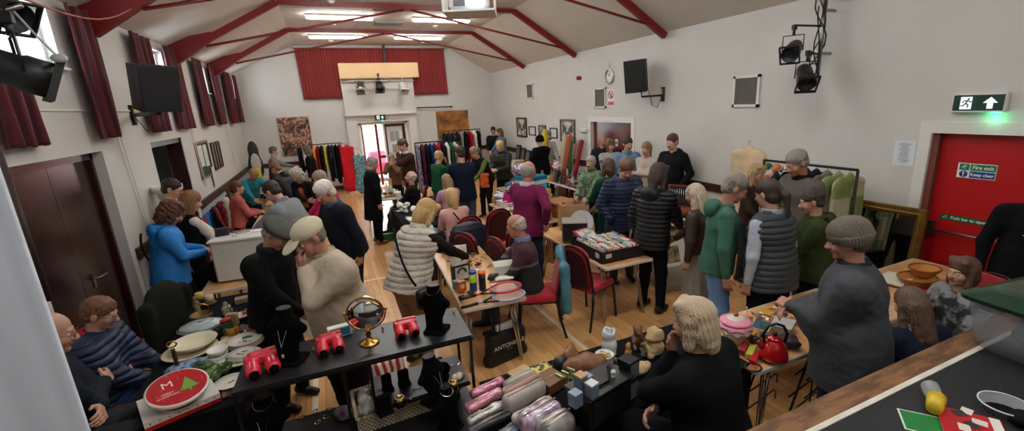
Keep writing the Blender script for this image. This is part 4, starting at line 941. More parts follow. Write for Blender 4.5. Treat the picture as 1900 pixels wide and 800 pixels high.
P(574, 442, 118, 'man in cream baseball cap and beige zip jacket, hand on his mouth', h=1.78, w=1.5, lean=8, hp=22, arms=('down', 'chin'), top=('#a79a86', 'jacket'), collar='#9a8d7a', hem=.18, hat=('cap', '#c8bfa5'), hair=('fringe', '#7b7268'), skin='r', bot=('#141417', 'trousers'), topmat=mat('#b0a28e', .8, var=.06, bump=.35, bs=20))
# left foreground seated
P(186, 582, -92, 'woman with short auburn hair and glasses in navy padded coat looking at her phone', h=1.66, w=1.3, sit=.45, lean=3, hp=22, arms=('lap', 'lap'), top=('#1a2540', 'puffer'), open_='#d98f84', collar='#b8223c', hair=('short', '#6e4630'), glasses=1, bot=('#27406b', 'jeans'), extra=hold('phone'), Y=4.2)
P(93, 620, -75, 'seated person in dark coat with folded arms half hidden by the white curtain', h=1.72, w=1.1, sit=.45, hp=14, arms=('cross', 'cross'), top=('#171c28', 'jacket'), hood=True, hair=('fringe', '#8a8680'), glasses=1, bot=('#2b2c30', 'trousers'), Y=3.3)
# centre back
P(692, 303, -80, 'grey haired man in long black overcoat standing in the aisle', h=1.66, w=1.05, hp=14, arms=('down', 'down'), top=('#0f1013', 'coat'), hem=.42, collar='#3b4046', hair=('short', '#8f8c88'), bot=('#101114', 'trousers'), shoes='#7a4a2c')
P(727, 293, 150, 'short haired grey woman in brown jacket with hands at her mouth behind the china table', h=1.58, w=1.05, lean=10, hp=22, arms=('chin', 'chin'), top=('#6e4f3a', 'jacket'), collar='#8d8070', hair=('short', '#8f867a'), skin='p', Y=11.6)
P(747, 270, 105, 'tall man in dark brown jumper with hand to his face by the back door', h=1.84, w=.95, hp=22, arms=('down', 'face'), top=('#3c261f', 'sweater'), collar='#c9c3ba', hair=('short', '#4a3325'), bot=('#26262a', 'trousers'), Y=10.4)
P(762, 329, 75, 'bald seated man in black gilet looking up left at the china table', h=1.74, w=1.08, sit=.45, lean=-4, hp=-8, arms=('lap', 'lap'), top=('#141519', 'jacket'), vest=True, sleeve='#101216', hair=('fringe', '#b5aea6'), skin='p', bot=('#3a3b36', 'trousers'), Y=9.5)
P(815, 291, -70, 'short blonde woman in dark green jumper with hand at her mouth', h=1.62, hp=12, arms=('face', 'hold'), top=('#1c4a2e', 'sweater'), hair=('short', '#b08f5d'), bot=('#5a7da8', 'jeans'), hem=.08)
P(854, 285, 4, 'man in navy jumper seen from behind beside the clothes rail', h=1.80, w=1.1, arms=('low', 'low'), top=('#141a2a', 'sweater'), hem=.12, hair=('short', '#2d241f'), bot=('#3c4d66', 'jeans'))
P(880, 284, 118, 'woman in black body warmer over green sleeves with greying hair, bending forward', h=1.7, lean=26, hp=28, arms=('low', 'low'), top=('#131417', 'jacket'), vest=True, sleeve='#56673a', hair=('ponytail', '#7a6a58'), bot=('#15161a', 'trousers'))
P(927, 272, 125, 'blonde woman with hair pinned up in dark olive quilted jacket', h=1.68, hp=14, arms=('hold', 'hold'), top=('#20231c', 'puffer'), collar='#20231c', hair=('bun', '#c9a86c'), bot=('#17181b', 'trousers'))
P(915, 243, 150, 'dark haired woman with glasses and bun in the far right corner', h=1.66, arms=('low', 'low'), top=('#16161a', 'jacket'), hair=('bun', '#1c1614'), glasses=1, Y=15.2)
P(927, 246, 95, 'brown haired woman in denim jacket in the far right corner', h=1.62, arms=('low', 'low'), top=('#5d7088', 'jacket'), hair=('medium', '#6d4c35'), Y=14.6)
P(863, 249, 160, 'grey haired person behind the far clothes rail', h=1.68, arms=('low', 'low'), top=('#5b4a5a', 'sweater'), hair=('bob', '#a8a29b'), Y=15.9)
P(824, 254, 180, 'person in grey flat cap behind the clothes rail by the back door', h=1.66, arms=('low', 'low'), top=('#3a3f4b', 'jacket'), hat=('flat', '#77716a'), hair=('short', '#7a7068'), Y=15.9)
P(1001, 262, 10, 'person in black hooded coat seen from behind by the framed pictures', h=1.72, w=1.1, arms=('low', 'hip'), top=('#0e0e10', 'coat'), hem=.3, hair=('none', '#111111'), hat=('beanie', '#101012'), hood=True, Y=10.55)
P(1016, 252, 180, 'grey haired person facing us behind the black hooded coat', h=1.66, arms=('low', 'low'), top=('#b3aca0', 'sweater'), hair=('bob', '#8e857a'), Y=11.1)
P(981, 318, -62, 'bald man in maroon jumper with check collar standing in the middle', h=1.78, w=1.18, hp=6, arms=('hip', 'table'), top=('#6e1f44', 'sweater'), collar='#c8b8c4', hair=('fringe', '#9b948c'), glasses=1, skin='r', bot=('#1d2330', 'trousers'))
P(957, 420, 68, 'bald seated man with glasses in maroon and grey striped jumper', h=1.74, w=1.1, sit=.45, lean=6, hp=16, arms=('table', 'lap'), top=('#3b2a31', 'sweater'), collar='#7582ad', hair=('fringe', '#b5aca2'), glasses=1, skin='r', bot=('#3d4348', 'trousers'), topmat='STRIPE')
P(838, 366, 12, 'blonde woman in pale pink jumper seated with her back to the camera', h=1.66, sit=.45, arms=('lap', 'lap'), top=('#c99a94', 'sweater'), hair=('medium', '#c2a06c'), bot=('#2a2c33', 'trousers'), extra=bag_strap('#1a1517', 1, False))
P(828, 336, 20, 'brown haired girl in lilac top standing just beyond the pink jumper woman', h=1.45, arms=('low', 'low'), top=('#b38795', 'sweater'), hair=('long', '#8c6d50'), Y=7.4)
P(791, 396, -62, 'blonde woman in cream fur gilet leaning over the jewellery table', h=1.7, w=1.2, lean=22, hp=32, arms=('table', 'table'), top=('#b9b0a2', 'puffer'), vest=True, sleeve='#241c1a', collar='#c8c0b3', hair=('bob', '#b8955f'), bot=('#8b735a', 'trousers'), extra=bag_strap('#15161b', 1, True, '#15161b'), topmat=mat('#bdb5a8', .95, var=.2, vs=12, bump=1.0, bs=55))
# right middle
P(1096, 302, 110, 'grey haired woman in patterned green coat in front of the double door', h=1.55, arms=('low', 'low'), top=('#3f5f49', 'coat'), hem=.3, collar='#3f5f49', hair=('short', '#a39b91'), topmat=mat('#35593f', .9, h2='#7d8a68', vs=22, var=.1))
P(1119, 262, 160, 'man with receding grey hair behind the pale grey waistcoat woman', h=1.78, arms=('down', 'down'), top=('#20232b', 'jacket'), hair=('fringe', '#8d857c'), skin='r', X=5.72)
P(1133, 270, 165, 'smiling woman with brown bob in pale grey zip jacket', h=1.66, ht=4, arms=('low', 'low'), top=('#a9aaa9', 'jacket'), open_='#c4c1bd', hair=('bob', '#6e5138'), bot=('#2e3138', 'trousers'), X=5.6)
P(1165, 268, 150, 'young woman with dark ponytail in denim blue jacket', h=1.68, hy=-20, arms=('down', 'down'), top=('#6e8ea8', 'jacket'), collar='#6e8ea8', hair=('ponytail', '#3a271e'), bot=('#3c5069', 'jeans'), X=5.42)
P(1199, 277, 112, 'young woman with long fair ponytail in cream jumper', h=1.68, hp=10, arms=('cross', 'cross'), top=('#b9ada1', 'sweater'), hair=('ponytail', '#8a6a49'), bot=('#8da1b5', 'jeans'), X=5.55)
P(1247, 264, 105, 'tall young man with cropped hair in black hooded jacket', h=1.86, arms=('low', 'pocket'), top=('#141519', 'jacket'), hood=True, hem=.14, hair=('short', '#4e3626'), skin='l', bot=('#101114', 'trousers'), X=5.6)
P(1127, 311, 8, 'person in dark green hooded coat with short brown hair seen from behind', h=1.66, w=1.05, arms=('low', 'low'), top=('#14382c', 'coat'), hem=.35, hood=True, hair=('bob', '#4c3425'), bot=('#15171c', 'trousers'), extra='BACKPACK')
P(1161, 314, 168, 'man with tousled brown hair in navy quilted puffer jacket looking down', h=1.80, w=1.05, lean=5, hp=30, arms=('pocket', 'low'), top=('#1f2942', 'puffer'), hood=True, hem=.18, hair=('thick', '#6a4a33'), bot=('#3c4238', 'trousers'), Y=4.95)
P(1222, 326, -72, 'dark haired woman with glasses in black padded jacket and track trousers', h=1.72, w=1.02, hp=20, arms=('low', 'down'), top=('#15161a', 'puffer'), hood=True, hem=.14, hair=('medium', '#35231c'), glasses=1, bot=('#121317', 'trousers'), extra='TOTE', Y=4.15)
P(1289, 362, 25, 'woman with long ash blonde hair, brown leather jacket and long grey satin skirt', h=1.66, hp=10, arms=('low', 'down'), top=('#3b2a26', 'jacket'), hem=.02, hair=('long', '#b8a98f'), bot=('#8f8a82', 'skirt'), topmat=mat('#3a2925', .35, bump=.3, bs=30), Y=3.75)
P(1364, 350, -128, 'grey haired man with sunglasses in green hoodie and light jeans', h=1.78, w=1.05, hp=26, arms=('down', 'down'), top=('#3f6656', 'sweater'), hood=True, hem=.1, hair=('short', '#7e776d'), skin='r', glasses=1, bot=('#6c8fb8', 'jeans'), Y=3.0)
P(1405, 323, 178, 'fair haired woman in glasses and brown top facing us by the rail', h=1.66, hp=8, arms=('low', 'low'), top=('#3a2a22', 'tee'), hair=('medium', '#a98d66'), glasses=1, bot=('#2a2b30', 'trousers'), Y=4.15)
P(1424, 361, 6, 'dark haired woman with low ponytail in grey quilted gilet over pale sleeves', h=1.74, w=1.3, hp=14, arms=('down', 'down'), top=('#3b4146', 'puffer'), vest=True, sleeve='#a9b1bd', hood=None, collar='#9ba1a8', hem=.14, hair=('ponytail', '#382a24'), bot=('#15161a', 'trousers'))
P(1506, 374, 42, 'person with short dark hair in olive green fleece turned away beside the gilet woman', h=1.6, w=1.25, hp=14, arms=('low', 'low'), top=('#333c22', 'sweater'), hood=True, hem=.12, hair=('short', '#3b2f29'), bot=('#14151a', 'trousers'))
P(1478, 303, 72, 'tall grey haired man in taupe grey jacket at the clothes rail', h=1.84, w=1.15, hp=24, arms=('low', 'down'), top=('#5d5750', 'jacket'), hood=None, collar='#1a1a1c', hem=.2, hair=('short', '#8b857d'), skin='r', bot=('#2a2c33', 'trousers'), Y=3.3)
P(1572, 447, 32, 'large man in grey knitted beanie and charcoal jacket with his back to us', h=1.84, w=1.5, hp=12, arms=((.06,.32,-.28), (.02,.34,-.24)), top=('#33373d', 'jacket'), collar='#2a2d33', hem=.24, hat=('beanie', '#6f685f'), hair=('short', '#5a4a3f'), skin='r', bot=('#22324d', 'jeans'), belly=.05, topmat=mat('#3a3e44', .8, var=.08, bump=.3, bs=18), Y=1.66)
P(1288, 600, 18, 'woman with ash blonde bob in black sweatshirt seated with chin on hand in the foreground', h=1.68, w=1.35, sit=.70, lean=10, hp=8, hy=-5, arms=('cross', 'chin'), top=('#101114', 'sweater'), hair=('bob', '#b9a58a'), bot=('#14151a', 'trousers'), Y=1.62)
P(1688, 566, -18, 'girl with long wavy brown hair in navy jacket seated by the stage edge', h=1.6, w=1.1, sit=.45, lean=10, hp=16, arms=('low', 'low'), top=('#1a2436', 'jacket'), collar='#a9aeb8', hair=('long', '#5f4a3a'), bot=('#23242a', 'trousers'), Y=1.6)
P(1786, 506, 70, 'young woman with brown bob in grey patterned knit jumper seated by the stage', h=1.62, w=1.0, sit=.45, hp=-2, arms=('low', 'low'), top=('#5a5c5f', 'sweater'), hair=('bob', '#5b4032'), topmat=mat('#8a8b8b', .95, h2='#2a2c2f', kind='n', vs=7, var=.04, bump=.6, bs=90), Y=1.72)
# ------------------------------------------------------------ stage
ZS = 1.15; YS = 1.18
struct(MB().bb((XL, YN, .0), (XR, YS-.12, ZS)), 'floor_stage', mat('#1c1d20', .6, bump=.1, bs=30, var=.15, vs=4))
nose = mat('#5e3f28', .6, h2='#8a6240', kind='n', vs=5, var=.09, bump=.5, bs=45, sc=(1, 4, 4))
mb = MB(); mb.prism([(YS-.14, ZS-.09), (YS-.02, ZS-.09), (YS, ZS-.07), (YS, ZS-.02), (YS-.015, ZS), (YS-.14, ZS+.004)], -.55, XR, 'x'); struct(mb, 'trim_10', nose)
struct(MB().bb((XL, YS-.13, 0), (XR, YS-.03, ZS-.09)), 'wall_stage', mat('#2c2a2a', .6))
struct(MB().bb((-.5, YS-.16, ZS), (XR, YS-.135, ZS+.006)), 'trim_11', mat('#d3cfc2', .5, var=.15, vs=8))
curtain('stage_curtain', (-.645, 1.3), (-2.28, 1.3), 1.16, 4.3, 6, .045, (0, 1), mat('#d5dbe6', .8, bump=.15, bs=12), 'pale blue white stage curtain hanging at the left edge of the frame', 'curtain')
# ------------------------------------------------------------ tables
LAM = wood('#c9955f', '#d6a873', .3, (.6, 5, 5)); EDGE = mat('#cfcac0', .4); LEGM = mat('#b9b7b3', .25, .9)
def table(cx, cy, rz, L, W, label, h=.74, cloth=None, top=None, legs=True, group=None, front=.0, clothz=.08):
    o = thing('folding_table', label, 'table', (cx, cy, 0), R(rz), group)
    MB().box((0, 0, h-.012), (W, L, .022), bev=.004).build('tabletop', top or LAM, o)
    mb = MB(); w, l = W/2, L/2
    for sx in (-1, 1): mb.box((sx*(w+.004), 0, h-.016), (.014, L+.02, .034), bev=.004)
    for sy in (-1, 1): mb.box((0, sy*(l+.004), h-.016), (W-.006, .014, .034), bev=.004)
    mb.build('edge_strip', EDGE, o)
    if legs:
        for sy in (-1, 1):
            for sx in (-1, 1):
                MB().tube([(sx*(w-.07), sy*(l-.22), h-.03), (sx*(w-.03), sy*(l-.1), 0)], .0125, 8).tube([(sx*(w-.12), sy*(l-.22), h-.03), (sx*(w-.045), sy*(l-.105), .03)], .0125, 8).build('leg', LEGM, o)
    if cloth:
        t_ = MB(); w += .012; l += .012; z0 = clothz
        def fn(u, v):
            a = u*2*(w+l)*2; P_ = 2*W+2*L
            s_ = u*4; k = int(s_) % 4; f = s_-int(s_)
            c = [(-w, -l), (w, -l), (w, l), (-w, l)]; p, q = c[k], c[(k+1) % 4]; x, y = p[0]+(q[0]-p[0])*f, p[1]+(q[1]-p[1])*f
            o_ = .02*v*math.sin(u*84)+.012*v; n = [(0, -1), (1, 0), (0, 1), (-1, 0)][k]
            return (x+n[0]*o_, y+n[1]*o_, (h+.004)*(1-v)+z0*v)
        t_.grid(fn, 96, 8); t_.box((0, 0, h+.003), (W+.024, L+.024, .006))
        c = t_.build('tablecloth', cloth, None, (cx, cy, 0), R(rz)); tag(c, 'cloth covering the '+label, 'tablecloth')
        c['label'] = cloth_lb[0]
    return o
cloth_lb = ['']
BCL = fab('#121215')
table(1.34, 4.83, -3.9, 2.08, .62, 'narrow wood topped folding table with rackets and jewellery in the middle')
table(3.02, 4.95, 0, 1.86, .64, 'wood topped folding table carrying the box of books and the grey radio')
table(3.12, 7.15, 0, 1.85, .78, 'wood topped folding table with white basket and black boxes behind the red chairs')
cloth_lb[0] = 'black cloth over the table of wrapped white china'
table(1.36, 7.95, 0, 1.75, .74, 'cloth covered table of wrapped white china in the aisle', cloth=BCL)
table(1.02, 10.5, 0, 1.25, .7, 'small grey folding table with trays of glassware by the overcoat man', top=mat('#b8b7b2', .35))
table(5.14, 9.2, 0, 1.85, .7, 'grey topped folding table of bric a brac, nearer of the two by the right wall', top=mat('#a8a49c', .35))
table(5.3, 11.3, 0, 1.85, .7, 'grey topped folding table of bric a brac behind the nearer one', top=mat('#a8a49c', .35))
table(5.45, 13.3, 0, 1.6, .7, 'folding table of pictures near the far right corner', top=mat('#a8a49c', .35))
table(3.8, 8.9, 0, 1.4, .7, 'folding table of clothes between the clothes rail and the quilted jacket woman', top=LAM)
table(-1.12, 6.55, 0, 1.75, .72, 'wood topped folding table under the white cabinet by the left wall')
table(-1.0, 8.9, 0, 1.8, .7, 'folding table of clothes in front of the salmon cardigan woman')
table(-1.0, 11.75, 0, 1.8, .7, 'folding table of clothes in front of the teal jumper woman')
cloth_lb[0] = 'black cloth under the crockery in the left foreground'
table(-1.11, 4.3, 0, 2.2, .68, 'cloth covered crockery table in the left foreground', cloth=BCL)
cloth_lb[0] = 'black cloth under the wash bags and boxes in the front'
table(1.62, 2.29, -90, 1.75, .7, 'cloth covered table of wash bags and boxes in the front centre', cloth=BCL)
table(3.35, 2.2, -90, 1.75, .68, 'wood topped folding table with red kettle and cupcake jar')
table(5.0, 2.2, -90, 1.45, .68, 'wood topped folding table with baskets beside the red fire door')
table(4.95, 5.6, 0, 1.5, .75, 'folding table with the cutlery case by the right wall', top=mat('#4a3226', .5))
# ------------------------------------------------------------ chairs
CH_RED = mat('#a30f20', .85, var=.12, vs=30, bump=.3, bs=150, sheen=.2); CH_BACK = mat('#420a10', .8, var=.1, vs=20); CH_FR = mat('#1d1614', .3, .4)
def chair_proto():
    o = thing('banquet_chair', '', 'chair')
    blob('seat', [([rbx((0, 0, .455), (.42, .42, .075), .035), ell((0, .02, .475), (.19, .19, .035))], .03)], .014, CH_RED, o)
    Mb = rotm((1, 0, 0), R(12))
    V = blob('backrest', [([rbx((0, -.235, .70), (.38, .05, .42), .03, Mb), cap((-.05, -.263, .83), (.05, -.263, .83), .14, sq=((0, 1, 0), 5))], .04)], .013, CH_RED, o)
    pts = []
    for i in range(21):
        a = PI*i/20; pts.append((.205*math.cos(a)*1.0, -.245-.04-.02*math.sin(a), .80+.17*math.sin(a)))
    pts = [(.2, -.2, .44), (.207, -.235, .62)]+pts+[(-.207, -.235, .62), (-.2, -.2, .44)]
    MB().tube(pts, .0135, 8).build('back_frame', CH_FR, o)
    MB().grid(lambda u, v: ((u-.5)*.36*math.sqrt(max(0, 1-max(0, v-.62)**2/.15)), -.272-.052*v, .5+.43*v), 10, 12).build('back_panel', CH_BACK, o)
    solidify(o.children[-1] if o.children else bpy.data.objects['back_panel'], .01)
    for sx in (-1, 1):
        MB().tube([(sx*.2, .18, .43), (sx*.205, .2, .3), (sx*.215, .225, 0)], .014, 8).build('leg', CH_FR, o)
        MB().tube([(sx*.2, -.2, .44), (sx*.205, -.22, .25), (sx*.215, -.29, 0)], .014, 8).build('leg', CH_FR, o)
    MB().tube([(.2, -.18, .42), (.2, .18, .42), (-.2, .18, .42), (-.2, -.18, .42)], .011, 6, closed=True).build('seat_frame', CH_FR, o)
    return o
ch0 = chair_proto(); ch_used = [0]
def chair(x, y, yaw, label, sc=1.04):
    if not ch_used[0]:
        ch_used[0] = 1; ch0.location = (x, y, 0); ch0.rotation_euler = (0, 0, R(yaw)); ch0['label'] = label; ch0.scale = (sc,)*3; ch0['group'] = 'red banquet chairs'; return ch0
    return dup(ch0, (x, y, 0), R(yaw), label, 'red banquet chairs', scale=sc)
PRS = {round(q['px_']) if 'px_' in q else 0: q for q in []}
chair(2.66, 4.33, -68, 'empty red banquet chair in front of the box of books')
chair(1.98, 4.36, 68, 'red banquet chair under the man in striped jumper, teal jacket on its back')
chair(1.72, 5.62, -60, 'red banquet chair with its red front turned left, just behind the jewellery table')
chair(2.16, 5.72, 15, 'dark backed red chair nearest the bald seated man, seen from behind')
chair(2.28, 6.75, 8, 'dark backed red chair beside the pink jumper woman, seen from behind')
chair(2.02, 5.12, -75, 'red banquet chair turned right between the jewellery table and the maroon jumper')
chair(1.57, 5.95+.1, 5, 'banquet chair wearing the navy padded coat')
chair(1.72, 6.58, 12, 'red banquet chair under the pink jumper woman')
chair(1.49, 9.49, 75, 'red banquet chair under the seated man in black gilet')
chair(-1.76, 9.85, -72, 'red banquet chair under the salmon cardigan woman')
chair(-1.83, 4.17, -92, 'red banquet chair under the woman looking at her phone')
chair(-1.68, 3.26, -75, 'red banquet chair under the person half hidden by the white curtain')
chair(4.72, 1.72, 70, 'red banquet chair under the grey patterned jumper')
chair(3.63, 1.48, -18, 'red banquet chair under the long haired girl by the stage')
chair(2.0, 9.3, 75, 'red banquet chair carrying a rust quilted coat')
chair(-1.88, 5.05, 75, 'chair by the dark door hidden under the olive and black jacket')
# coats on chairs
def drape_coat(name, label, x, y, yaw, m, sleeves=True, zt=.99, ln=.5, w=.27, puff=False, z=None):
    n1 = noise(.006, 18, int(x*100)); 
    def dsp(a, b, c): return n1(a, b, c)+(.012*np.abs(np.sin(PI*c/.07))-.006 if puff else 0*a)
    pr = [cap((-w+.16, -.29, zt-.13), (w-.16, -.29, zt-.13), .12, sq=((0, 1, 0), 1.9)), cap((0, -.3, zt-w*.9), (0, -.3, zt-ln+.05), w, w*.95, sq=((0, 1, 0), 3.6))]
    if sleeves: pr += [cap((-w, -.31, zt-.14), (-w-.06, -.33, zt-.62), .06, .05), cap((w, -.31, zt-.14), (w+.05, -.33, zt-.6), .06, .05)]
    pr += [rbx((0, -.255, zt-.28), (w*2-.16, .03, .4), .01, sub=True)]
    o = blob(name, [(pr, .05)], .014, m, None, disp=dsp, loc=(x, y, 0), rz=R(yaw)); return tag(o, label, 'coat')
drape_coat('padded_coat', 'navy blue padded coat hung over a chair back beside the pink jumper', 1.57, 6.0, 5, mat('#141c30', .4, bump=.15, bs=50), puff=True, zt=1.06, ln=.55, w=.3, sleeves=False)
drape_coat('rain_jacket', 'teal rain jacket hung over the back of the seated man\'s chair', 1.96, 4.36, 68, mat('#3d6f80', .7, bump=.3, bs=20, h2='#4f8293', vs=4), zt=1.0, ln=.62, w=.24)
drape_coat('padded_coat', 'rust red quilted coat over a chair behind the gilet man', 2.0, 9.3, 75, mat('#7d3a2e', .6, bump=.2, bs=40), puff=True, zt=1.06, w=.26)
drape_coat('wax_jacket', 'olive and black jacket hung on the chair by the dark door', -1.88, 5.05, 75, fab('#1b1d18'), zt=1.12, ln=.75, w=.27)
# ------------------------------------------------------------ garments and rails
def garment_proto(kind):
    o = thing('hanging_'+kind, '', kind)
    L_ = {'coat': 1.0, 'shirt': .72, 'dress': 1.12}[kind]; n1 = noise(.006, 22, 5)
    def dsp(a, b, c): return n1(a, b, c)+.010*np.sin(a*42+c*3)*np.clip(-c*1.2, 0, 1)
    pr = [cap((-.15, 0, -.1), (.15, 0, -.1), .05, sq=((0, 1, 0), 1.6)), rbx((0, 0, -.1-L_/2), (.40, .075, L_), .035), cap((0, 0, -.06), (0, 0, -.1), .06, sq=((0, 1, 0), 1.2))]
    if kind != 'dress': pr += [cap((.2, 0, -.13), (.25, 0, -.13-.5), .055, .045, sq=((0, 1, 0), 1.3)), cap((-.2, 0, -.13), (-.25, 0, -.13-.5), .055, .045, sq=((0, 1, 0), 1.3))]
    else: pr += [cap((0, 0, -.75), (0, 0, -L_), .2, .25, sq=((0, 1, 0), 3.4))]
    b = blob('cloth', [(pr, .03), ], .022, fab('#333333'), o, disp=dsp)
    MB().tube([(-.19, 0, -.1), (0, 0, -.035), (.19, 0, -.1)], .008, 6).tube([(0, 0, -.035), (0, 0, .0), (.02, 0, .02), (.0, 0, .035), (-.015, 0, .025)], .003, 5).build('hanger', mat('#6b4a32', .5), o)
    return o
GP = {k: garment_proto(k) for k in ('coat', 'shirt', 'dress')}; GU = set()
def garment(kind, loc, rz, m, label, scale=1, group=None):
    g = GP[kind]
    old = fab('#333333')
    o = dup(g, loc, rz, label, group, mats={old: m}, scale=scale); return o
def rail(name_lb, a, b, hz, cols, label_fn, gr, kinds='cscdcs', y0=None):
    a = Vector((*a, 0)); b = Vector((*b, 0)); d = b-a; L_ = d.length; an = math.atan2(d.y, d.x); o = thing('clothes_rail', name_lb, 'clothes rail', ((a+b)/2), an)
    MB().tube([(-L_/2, 0, hz), (L_/2, 0, hz)], .016, 8).build('bar', BLK, o)
    for sx in (-1, 1):
        MB().tube([(sx*L_/2, 0, hz), (sx*L_/2, 0, .06)], .016, 8).build('upright', BLK, o); MB().tube([(sx*L_/2, -.25, .06), (sx*L_/2, .25, .06)], .014, 8).build('foot', BLK, o)
    MB().tube([(-L_/2, 0, .12), (L_/2, 0, .12)], .012, 8).build('lower_bar', BLK, o)
    n = len(cols)
    for i, (c, lb) in enumerate(cols):
        k = {'c': 'coat', 's': 'shirt', 'd': 'dress'}[kinds[i % len(kinds)]]
        p_ = a+d*((i+.6)/(n+.2)); m = c if not isinstance(c, str) else fab(c)
        garment(k, (p_.x, p_.y, hz-.03), an+PI/2+R(random.uniform(-8, 8)), m, lb, random.uniform(.92, 1.06), gr)
    return o
a_, b_ = onY(558, 272, 15.7), onY(631, 263, 15.7)
hz = (a_.z+b_.z)/2
rail('black clothes rail to the left of the back door', (a_.x-.1, 15.6), (b_.x, 15.6), hz, [('#17171a', 'black coat at the left end of the back left clothes rail'), ('#d6d2cb', 'white top on the back left clothes rail'), ('#141417', 'black dress right of the white top, back left rail'), ('#26171c', 'dark patterned coat left of the orange shirt'), ('#e0902a', 'bright orange shirt on the back left clothes rail'), ('#6e1620', 'dark red coat right of the orange shirt'),
    ('#1a1a1e', 'black shirt right of the dark red coat'), ('#c7b53e', 'yellow shirt on the back left clothes rail'), ('#16171b', 'black coat right of the yellow shirt'), ('#2a2f3a', 'slate blue shirt on the back left clothes rail'), ('#121214', 'black dress near the right end of the back left rail'), ('#8e1424', 'crimson coat at the right end of the back left rail')], None, 'clothes on the back left rail', 'csccsccsccdc')
garment('dress', (b_.x+.15, 15.3, hz-.05), R(20), fab('#c3202c'), 'bright red dress hanging off the end of the back left rail', 1.1); garment('shirt', (b_.x+.42, 15.4, hz-.35), R(10), fab('#d8d4cb'), 'white top beside the blue floral dress', .9)
p_ = onY(665, 285, 15.3); garment('dress', (p_.x, 15.3, p_.z), R(5), mat('#7fa9ad', .85, h2='#3f6f7c', kind='v', vs=16, var=.2), 'pale blue floral dress hanging left of the back door', .95)
solo(MB().tube([(b_.x, 15.6, hz), (p_.x+.1, 15.45, p_.z+.1), (p_.x+.15, 15.45, .02)], .013, 8), 'sloping_rail', STEEL, 'sloping chrome rail end carrying the blue floral dress', 'rail')
# middle rail (behind green jumper)
a_, b_ = onY(768, 266, 11.6), onY(852, 258, 11.6); hz = (a_.z+b_.z)/2
rail('black clothes rail in front of the back door', (a_.x, 11.5), (b_.x, 11.5), hz, [(mat('#9aa6b8', .85, h2='#5c3b52', kind='v', vs=20, var=.2), 'blue and white patterned dress at the left of the middle rail'), ('#4b1a33', 'plum coat on the middle clothes rail'), ('#15161a', 'black hooded coat on the middle clothes rail'), ('#1f2f6e', 'royal blue coat on the middle clothes rail'), ('#512338', 'burgundy coat on the middle clothes rail'),
    ('#a3152a', 'red coat on the middle clothes rail'), ('#1a1a1d', 'black shirt right of the red coat, middle rail'), ('#c9c4b9', 'cream shirt on the middle clothes rail'), ('#1d4a3c', 'bottle green shirt on the middle clothes rail'), ('#b7a68a', 'beige coat on the middle clothes rail'), ('#2b2430', 'dark patterned dress at the right of the middle rail')], None, 'clothes on the middle rail', 'dccccccsscd')
a_, b_ = onY(812, 243, 15.9), onY(876, 239, 15.9); hz = (a_.z+b_.z)/2
rail('black clothes rail under the rusty orange canvas', (a_.x, 15.35), (b_.x+.1, 15.35), hz, [(c_, '%s on the rail under the orange canvas' % l_) for c_, l_ in (('#17171a', 'leftmost black coat'), ('#2b2b30', 'charcoal shirt'), ('#3c2f33', 'dark brown coat'), ('#1b1c20', 'second black coat'), ('#8f8a80', 'stone grey shirt'), ('#16171a', 'third black coat'), ('#a01a26', 'scarlet shirt'), ('#d8d6d0', 'white shirt'), ('#141416', 'rightmost black coat'))], None, 'clothes on the far rail', 'cscc')
# right rail by the fire door
a_, b_ = onX(1418, 297, 5.45), onX(1592, 316, 5.45); hz = (a_.z+b_.z)/2
PAT = mat('#b5b08f', .9, h2='#7d8a4f', kind='c', vs=3.2, var=.02, bump=.2, bs=60)
rail('black clothes rail beside the red fire door', (5.45, a_.y), (5.45, b_.y), hz, [(mat('#d9d4c6', .85, h2='#1e5c3a', kind='n', vs=9, var=.03), 'green leaf print shirt on the rail behind the glasses woman'), (mat('#dcd8cc', .85, h2='#d4692a', kind='n', vs=8, var=.03), 'orange and green print shirt on the right rail'), (mat('#e0ddd6', .85, h2='#161616', kind='v', vs=22, var=.06), 'white shirt with black spots on the right rail'), ('#17171a', 'black coat right of the spotted shirt'), ('#3a2a2a', 'dark brown coat on the right rail'),
    ('#1f2226', 'charcoal shirt on the right rail'), ('#6e6a5d', 'taupe coat on the right rail'), (PAT, 'green and stone checked wool coat on the right rail'), (PAT, 'second green checked wool coat at the end of the right rail')], None, 'clothes on the right rail', 'sssccsccc')
p_ = onX(1388, 283, 5.6); garment('coat', (5.62, p_.y, p_.z+.12), R(84), fab('#cdb695'), 'cream trench coat hanging on the wall behind the glasses woman', 1.25)
for g in GP.values():
    for c in list(root_children(g)): bpy.data.objects.remove(c)
    bpy.data.objects.remove(g)
# ------------------------------------------------------------ loudspeakers
def loudspeaker(c, M, label, flip=1):
    o = thing('loudspeaker', label, 'loudspeaker', c); o.rotation_euler = M.to_euler()
    mb = MB(); mb.prism([(-.2, -.19), (.2, -.19), (.16, .19), (-.16, .19)], -.28, .28, 'z'); q = mb.build('cabinet', mat('#141518', .55, bump=.2, bs=150), o)
    MB().bb((-.185, -.2, -.26), (.185, -.19, .26)).build('grille', mat('#0e0f11', .7), o)
    MB().tube([(.0+.065*math.cos(a), .195, .02+.1*math.sin(a)) for a in [2*PI*i/24 for i in range(24)]], .012, 6, closed=True).tube([(-.06, .2, .02), (.06, .2, .02)], .009, 6).build('rear_handle', mat('#232428', .4), o)
    MB().box((-.08, .195, -.19), (.1, .01, .08)).build('rear_socket', mat('#2c2d33', .4), o)
    return o
p_ = onX(284, 163, -1.75); loudspeaker(p_, Euler((R(8), R(2), R(35))).to_matrix() , 'black loudspeaker on the left wall above the far door'); bpy.data.objects['loudspeaker'].scale = (1.0, 1.0, .92)
